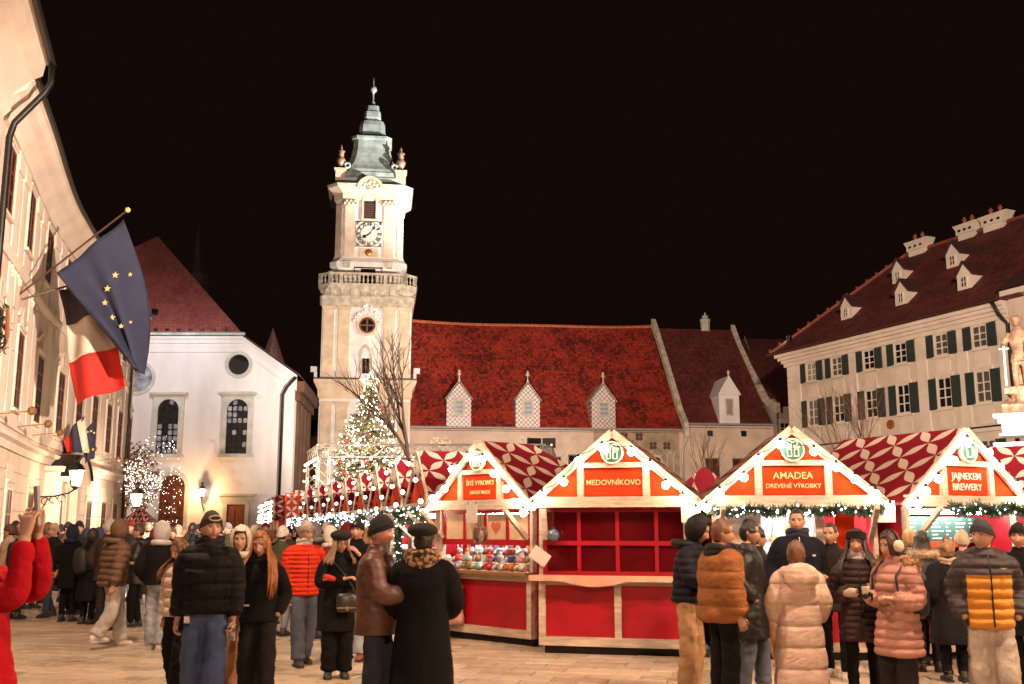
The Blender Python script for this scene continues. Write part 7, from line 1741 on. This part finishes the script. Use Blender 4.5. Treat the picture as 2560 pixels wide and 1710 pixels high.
person('smiling man in camel puffer jacket and black trousers facing the stall', 1652, 9.95, 108, 1.78, top=dict(col=('camel', (.27, .105, .035)), kind='puffer', hem=.80, pad=.085, band=(.16, .018), wrinkle=.010, width=1.05), pants=dict(col=BLK, w=1.1), arms=('down', 'down'), head=(-22, 0), hair=dict(col=(.17, .075, .03), style='short'), lean=.04, extras=(ex_scarf((.012, .011, .012), .10, .045, 1.47, 'hoodie_collar'),))
person('dark haired woman in long black leather coat and blue jeans in profile', 1719, 11.0, 72, 1.78, top=dict(col=BLK, kind='leather', hem=.54, pad=.045, flare=.05, hood='down', wrinkle=.010), pants=dict(col=('blue grey jeans', (.085, .105, .145)), kind='denim', w=1.12), arms=('pocket', 'pocket'), head=(4, 2), hair=dict(col=(.022, .014, .012), style='short'), female=True, shoes=(.5, .42, .36), stride=.2)
person('big man with cropped hair in navy jacket standing behind the pale coat', 1836, 12.0, -6, 1.92, top=dict(col=NAVY, kind='wool', hem=.78, pad=.05, width=1.14, zip=mat('zip_grey', (.3, .28, .27), .4, metal=.5), wrinkle=.009), pants=dict(col=BLK), arms=('pocket', 'pocket'), head=(-12, 0), hair=dict(col=(.02, .014, .012), style='crop'), beard=.15, extras=(ex_patch(.13, -.205, 1.27, .03, .018, (.6, .58, .55)), ex_scarf((.022, .024, .045), .09, .035, 1.50, 'jacket_collar')))
person('person seen from behind in ankle length pale pink quilted coat with hood', 1831, 9.75, 178, 1.57, top=dict(col=('pale pink', (.60, .43, .345)), kind='puffer', hem=.25, pad=.07, band=(.215, .013), flare=.035, hood='down', wrinkle=.007, width=1.08), arms=(((.12, .0, -.28), (.05, -.12, -.46)), ((.12, .0, -.28), (.05, -.12, -.46))), hair=dict(col=(.16, .065, .03), style='bob'), shoes=(.012, .012, .012), female=True, head=(-20, 0))
person('woman with tied back dark hair in black jacket behind the striped puffer', 1914, 12.0, -22, 1.76, top=dict(col=('soft black', (.02, .016, .015)), hem=.74, pad=.04), pants=dict(col=BLK, w=.85), arms=('bent', 'bent'), head=(-14, 2), hair=dict(col=(.04, .02, .014), style='crop'), female=True, shoes=(.55, .45, .42), stride=.3)
person('woman with black headband and white turtleneck in dark brown banded puffer coat', 1972, 9.75, -14, 1.69, top=dict(col=('aubergine', (.050, .030, .030)), kind='puffer', hem=.68, pad=.04, band=(.062, .013), zip=M_IRON), pants=dict(col=BLK, w=.82), arms=('bent', 'bent'), head=(-10, 0), hat=('headband', (.012, .011, .012)), hair=dict(col=(.022, .014, .012), style='long', len=.36), female=True, extras=(ex_scarf((.62, .54, .5), .072, .032, 1.49, 'turtleneck', None, 1.3), ex_handbit(-1, (.55, .42, .34), .045), ex_item(1, 'cup')))
person('woman in pink puffer coat and white earmuffs with fur hood and backpack', 2056, 9.3, -58, 1.67, top=dict(col=('dusty pink', (.46, .24, .19)), kind='puffer', hem=.60, pad=.05, band=(.085, .013), flare=.05, hood='down'), pants=dict(col=('soft black trousers', (.02, .017, .017)), w=1.2), arms=('bent', 'bent'), head=(-8, 6), hat=('earmuffs', (.66, .55, .42)), hair=dict(col=(.05, .025, .015), style='bob'), female=True, extras=(ex_fur((.35, .20, .10)), ex_backpack(), ex_item(-1, 'cup'), ex_handbit(-1, (.012, .011, .012), .042, 'black_glove')))
person('person in black puffer with backpack behind the woman with earmuffs', 2124, 12.5, 165, 1.66, top=dict(col=BLK, kind='puffer', hem=.66, pad=.045, band=(.08, .012)), pants=dict(col=CHAR), hair=dict(col=(.02, .013, .011), style='long', len=.3), female=True, extras=(ex_backpack((.02, .018, .018)), ex_fur((.5, .36, .25))))
person('person in wide black coat and striped wool hat seen from behind', 2181, 11.7, 176, 1.58, top=dict(col=('ink', (.011, .010, .011)), hem=.46, pad=.05, flare=.10, width=1.08), pants=dict(col=BLK, w=1.05), arms=('pocket', 'pocket'), hat=('beanie', (.16, .035, .035), (.10, .08, .085)), hair=dict(col=(.35, .2, .1), style='bob'), extras=(ex_scarf((.4, .28, .2), .09, .03, 1.47),))
def yellow_front():
    m = mat('puffer_two_tone', (.5, .5, .5), .6, var=0, bump=.3, bscale=12, spec=.3); N = m.node_tree.nodes; L = m.node_tree.links
    tc = N.new('ShaderNodeTexCoord'); s = N.new('ShaderNodeSeparateXYZ'); L.new(tc.outputs['Object'], s.inputs[0])
    ax = N.new('ShaderNodeMath'); ax.operation = 'ABSOLUTE'; L.new(s.outputs[0], ax.inputs[0])
    a = N.new('ShaderNodeMath'); a.operation = 'LESS_THAN'; a.inputs[1].default_value = .186; L.new(ax.outputs[0], a.inputs[0])
    b = N.new('ShaderNodeMath'); b.operation = 'LESS_THAN'; b.inputs[1].default_value = 1.29; L.new(s.outputs[2], b.inputs[0])
    k = N.new('ShaderNodeMath'); k.operation = 'MULTIPLY'; L.new(a.outputs[0], k.inputs[0]); L.new(b.outputs[0], k.inputs[1])
    x = N.new('ShaderNodeMix'); x.data_type = 'RGBA'; x.inputs[6].default_value = (.045, .036, .040, 1); x.inputs[7].default_value = (.56, .235, .025, 1); L.new(k.outputs[0], x.inputs[0]); L.new(x.outputs[2], N['Principled BSDF'].inputs['Base Color'])
    return m
YEL = mat('puffer_yellow', (.55, .23, .025), .6, var=.08, scale=4, bump=.2, bscale=14, spec=.3); CHP = mat('puffer_slate', (.045, .036, .040), .62, var=.1, scale=4, bump=.2, bscale=14, spec=.3)
person('man in yellow and charcoal puffer jacket, grey beanie and pale trousers', 2266, 9.0, -10, 1.77, top=dict(mats=[yellow_front()], hem=.84, pad=.05, band=(.085, .014), zip=M_IRON, hood='down', kind='puffer', width=1.02), pants=dict(col=('pale grey trousers', (.44, .38, .33)), w=1.3, wrinkle=.013), arms=('pocket', 'pocket'), head=(-42, 2), hat=('beanie', (.045, .045, .05), (.05, .05, .055)), hair=dict(col=(.10, .05, .03), style='crop'), stride=.12, extras=(ex_patch(.10, -.195, 1.345, .05, .012, (.4, .33, .26)),))
person('person in black cap and dark coat cut by the right edge of the photo', 2350, 10.8, -35, 1.74, top=dict(col=BLK, hem=.6, pad=.04), hat=('beanie', (.012, .012, .013)), hair=HD, arms=('pocket', 'pocket'))
person('person in beige trousers and pale shoes walking behind the leather coat', 1741, 12.85, 95, 1.7, top=dict(col=CHAR, hem=.8, pad=.03), pants=dict(col=('beige trousers', (.46, .26, .15)), w=1.1), hair=HD, stride=.55, shoes=(.6, .5, .42))
person('customer with blond hair and dark coat at the brewery counter', 2096, 13.1, 160, 1.68, top=dict(col=CHAR, hem=.7, pad=.04), hair=dict(col=(.4, .24, .1), style='bob'), female=True, near=False)
person('customer in pale fur hat between striped hat and yellow jacket', 2218, 12.7, 170, 1.66, top=dict(col=('umber', (.06, .035, .025)), hem=.7, pad=.05), hat=('beanie', (.5, .38, .28)), near=False)
# ---- the crowd further back
HATC = [('black', (.014, .013, .013)), ('white', (.65, .6, .55)), ('grey', (.22, .21, .21)), ('brown', (.10, .05, .03)), ('dark red', (.2, .02, .02)), ('beige', (.45, .34, .24)), ('blue', (.018, .024, .05))]
COATC = [('black', (.008, .007, .007)), ('dark grey', (.025, .023, .024)), ('brown', (.10, .05, .03)), ('navy', (.022, .026, .05)), ('beige', (.42, .31, .22)), ('white', (.6, .55, .5)), ('maroon', (.13, .015, .02)), ('olive', (.05, .05, .025))]
CROWD = [(8, 21), (32, 19.5), (62, 22), (95, 23.5), (112, 20), (140, 24), (153, 19), (185, 25), (215, 22.5), (275, 24), (290, 21), (330, 25), (345, 20), (385, 22), (398, 28), (415, 33), (430, 25), (447, 30), (462, 38), (515, 24), (528, 32), (540, 28), (566, 36), (575, 21), (600, 27), (614, 18.5), (628, 24), (640, 16.5), (655, 21), (668, 29), (680, 25), (715, 18), (730, 23), (742, 20.5), (752, 16.2), (790, 18.6), (805, 22), (835, 17.2), (350, 34), (372, 30), (490, 35), (505, 41), (478, 28), (590, 40), (20, 26), (125, 28), (260, 30), (230, 27)]
used = set(); rnd = random.Random(3)
for i, (u, Y) in enumerate(CROWD):
    while True:
        h_ = rnd.choice(HATC + [None]*3); c_ = rnd.choice(COATC + COATC[:2]*4); kd = rnd.choice(['beanie', 'beanie', 'hood'])
        place = 'before the palace' if u < 300 else ('below the church' if u < 560 else 'beside the receding stalls')
        hn = ({'beanie': f'{h_[0]} knit hat', 'hood': f'raised {h_[0]} hood'}[kd] if h_ else rnd.choice(['bare dark hair', 'bare brown hair', 'long dark hair', 'blond hair']))
        lab = f'person with {hn} and {c_[0]} coat in the crowd {place}'
        if lab not in used: used.add(lab); break
    hcol = {'bare brown hair': (.10, .05, .025), 'blond hair': (.35, .2, .08)}.get(hn, (.02, .014, .012))
    person(lab, u, Y, rnd.choice([0, 20, -30, 160, 180, 200, 90, -90, 140]), rnd.uniform(1.62, 1.84), top=dict(col=c_, kind=rnd.choice(['wool', 'puffer']), hem=rnd.choice([.8, .8, .6, .45]), pad=rnd.choice([.03, .05])), pants=dict(col=rnd.choice([BLK, CHAR, ('dark jeans', (.04, .05, .08)), ('grey jeans', (.2, .21, .24))])), arms=(rnd.choice(['down', 'pocket', 'bent']), rnd.choice(['down', 'pocket', 'bent'])),
           hat=(kd, h_[1]) if h_ else None, hair=dict(col=hcol, style='long' if 'long' in hn or 'blond' in hn else 'short', len=.3), female=rnd.random() < .5, near=False, group='crowd further back', stride=rnd.choice([0, .1, .3]))

# ================================================================== knight statue on its column at the right edge
SX = 12.85; SY = 26.0
stt = thing('knight_statue', 'stone knight statue with sword on a carved white column at right edge', 'statue', (SX, SY, 0), R(-35))
M_ST = mat('statue_stone', (.34, .20, .12), .6, var=.45, scale=5, bump=.5, bscale=10); M_STW = mat('white_carved_stone', (.72, .70, .66), .7, var=.12, scale=4, bump=.5, bscale=9)
f = MB(); z0 = 5.12
f.tube([(-.10, -.05, z0), (-.11, -.04, z0+.45), (-.09, 0, z0+.85)], [.07, .085, .11], 12); f.tube([(.12, .05, z0), (.12, 0, z0+.45), (.09, 0, z0+.85)], [.07, .085, .11], 12)
f.tube([(0, 0, z0+.75), (0, 0, z0+.95), (0, -.02, z0+1.25), (0, 0, z0+1.45), (0, 0, z0+1.55)], [(.18, .14), (.16, .13), (.22, .16), (.17, .12), (.06, .06)], 16)
f.tube([(-.2, 0, z0+1.4), (-.34, -.05, z0+1.12), (-.30, -.25, z0+.95)], [.085, .07, .055], 10); f.tube([(.2, 0, z0+1.4), (.34, .02, z0+1.15), (.28, -.2, z0+1.0)], [.085, .07, .055], 10)
f.ball((0, -.02, z0+1.68), .13, 14, 10, (.85, 1, 1.1)); f.ball((0, 0, z0+1.76), .14, 14, 8, (.95, 1.15, .7)); f.tube([(0, .12, z0+1.85), (0, .2, z0+1.7), (0, .2, z0+1.55)], [.05, .06, .03], 8)
f.tube([(.05, .12, z0+1.4), (.0, .2, z0+1.0), (.05, .22, z0+.4), (0, .2, z0+.1)], [(.2, .04), (.24, .05), (.22, .06), (.2, .05)], 12)
for k in range(12): a = k*pi/6; f.tube([(.15*cos(a), .12*sin(a), z0+.85), (.2*cos(a), .16*sin(a), z0+.66)], .04, 6)
link('figure', remeshed(f, 'figure', M_ST, .02, 2, .008, 12, 3), stt)
sw = MB(); sw.bar((-.30, -.27, z0+1.05), (-.28, -.42, z0+.02), .05, .02); sw.bar((-.42, -.28, z0+.98), (-.18, -.28, z0+.98), .035); sw.build('sword', M_STW, stt)
shd = MB(); shd.prism([(.18, z0+1.2), (.46, z0+1.2), (.46, z0+.9), (.32, z0+.62), (.18, z0+.9)], -.3, -.24); shd.build('shield', M_STW, stt)
rk = MB()
for k in range(26): a = random.uniform(0, 2*pi); rr = random.uniform(.1, .42); rk.ball((rr*cos(a), rr*sin(a), random.uniform(4.5, 4.95)), random.uniform(.12, .22), 8, 6)
rk.box(-.36, .36, -.36, .36, 4.95, 5.13); rk.box(-.45, .45, -.45, .45, 4.35, 4.7)
link('rock_base', remeshed(rk, 'rock_base', M_ST, .04, 1, .02, 9, 1), stt)
cap = MB()
for z_, h_, w_ in ((4.34, .10, .62), (4.22, .12, .54), (3.96, .26, .46), (3.90, .06, .52), (3.62, .10, .66), (3.52, .10, .56)): cap.box(-w_, w_, -w_, w_, z_, z_+h_-.004)
cap.build('capital', M_STW, stt)
col_ = MB(); col_.lathe([(.50, 0), (.5, .5), (.42, .6), (.40, 3.0), (.46, 3.1), (.50, 3.5)], 20)
for k in range(120): a = random.uniform(0, 2*pi); col_.ball((.44*cos(a), .44*sin(a), random.uniform(2.5, 3.45)), random.uniform(.05, .12), 6, 5)
col_.build('column', M_STW, stt, True)
fb = MB(); fb.lathe([(1.9, 0), (1.9, .8), (2.05, .85), (2.05, .95), (1.75, .95), (1.7, .5)], 8); fb.build('basin', M_STONE, stt)
sl = thing('statue_spotlight', 'small spotlight fixed low beside the column, lighting the carved capital', 'spotlight', (SX - 1.6, SY - 2.2, 0))
MB().tube([(0, 0, 0), (0, 0, 2.2)], .04, 8).build('pole', M_DARK, sl); MB().box(-.12, .12, -.08, .12, 2.2, 2.4).build('lamp_head', M_DARK, sl)
lamp('spot_beam', 'SPOT', (.12, .2, 2.45), 800, (.9, .95, 1.0), sl, (1.6, 2.2, 4.3), 46, .5, .06)
bpy.data.scenes.remove(SCR)
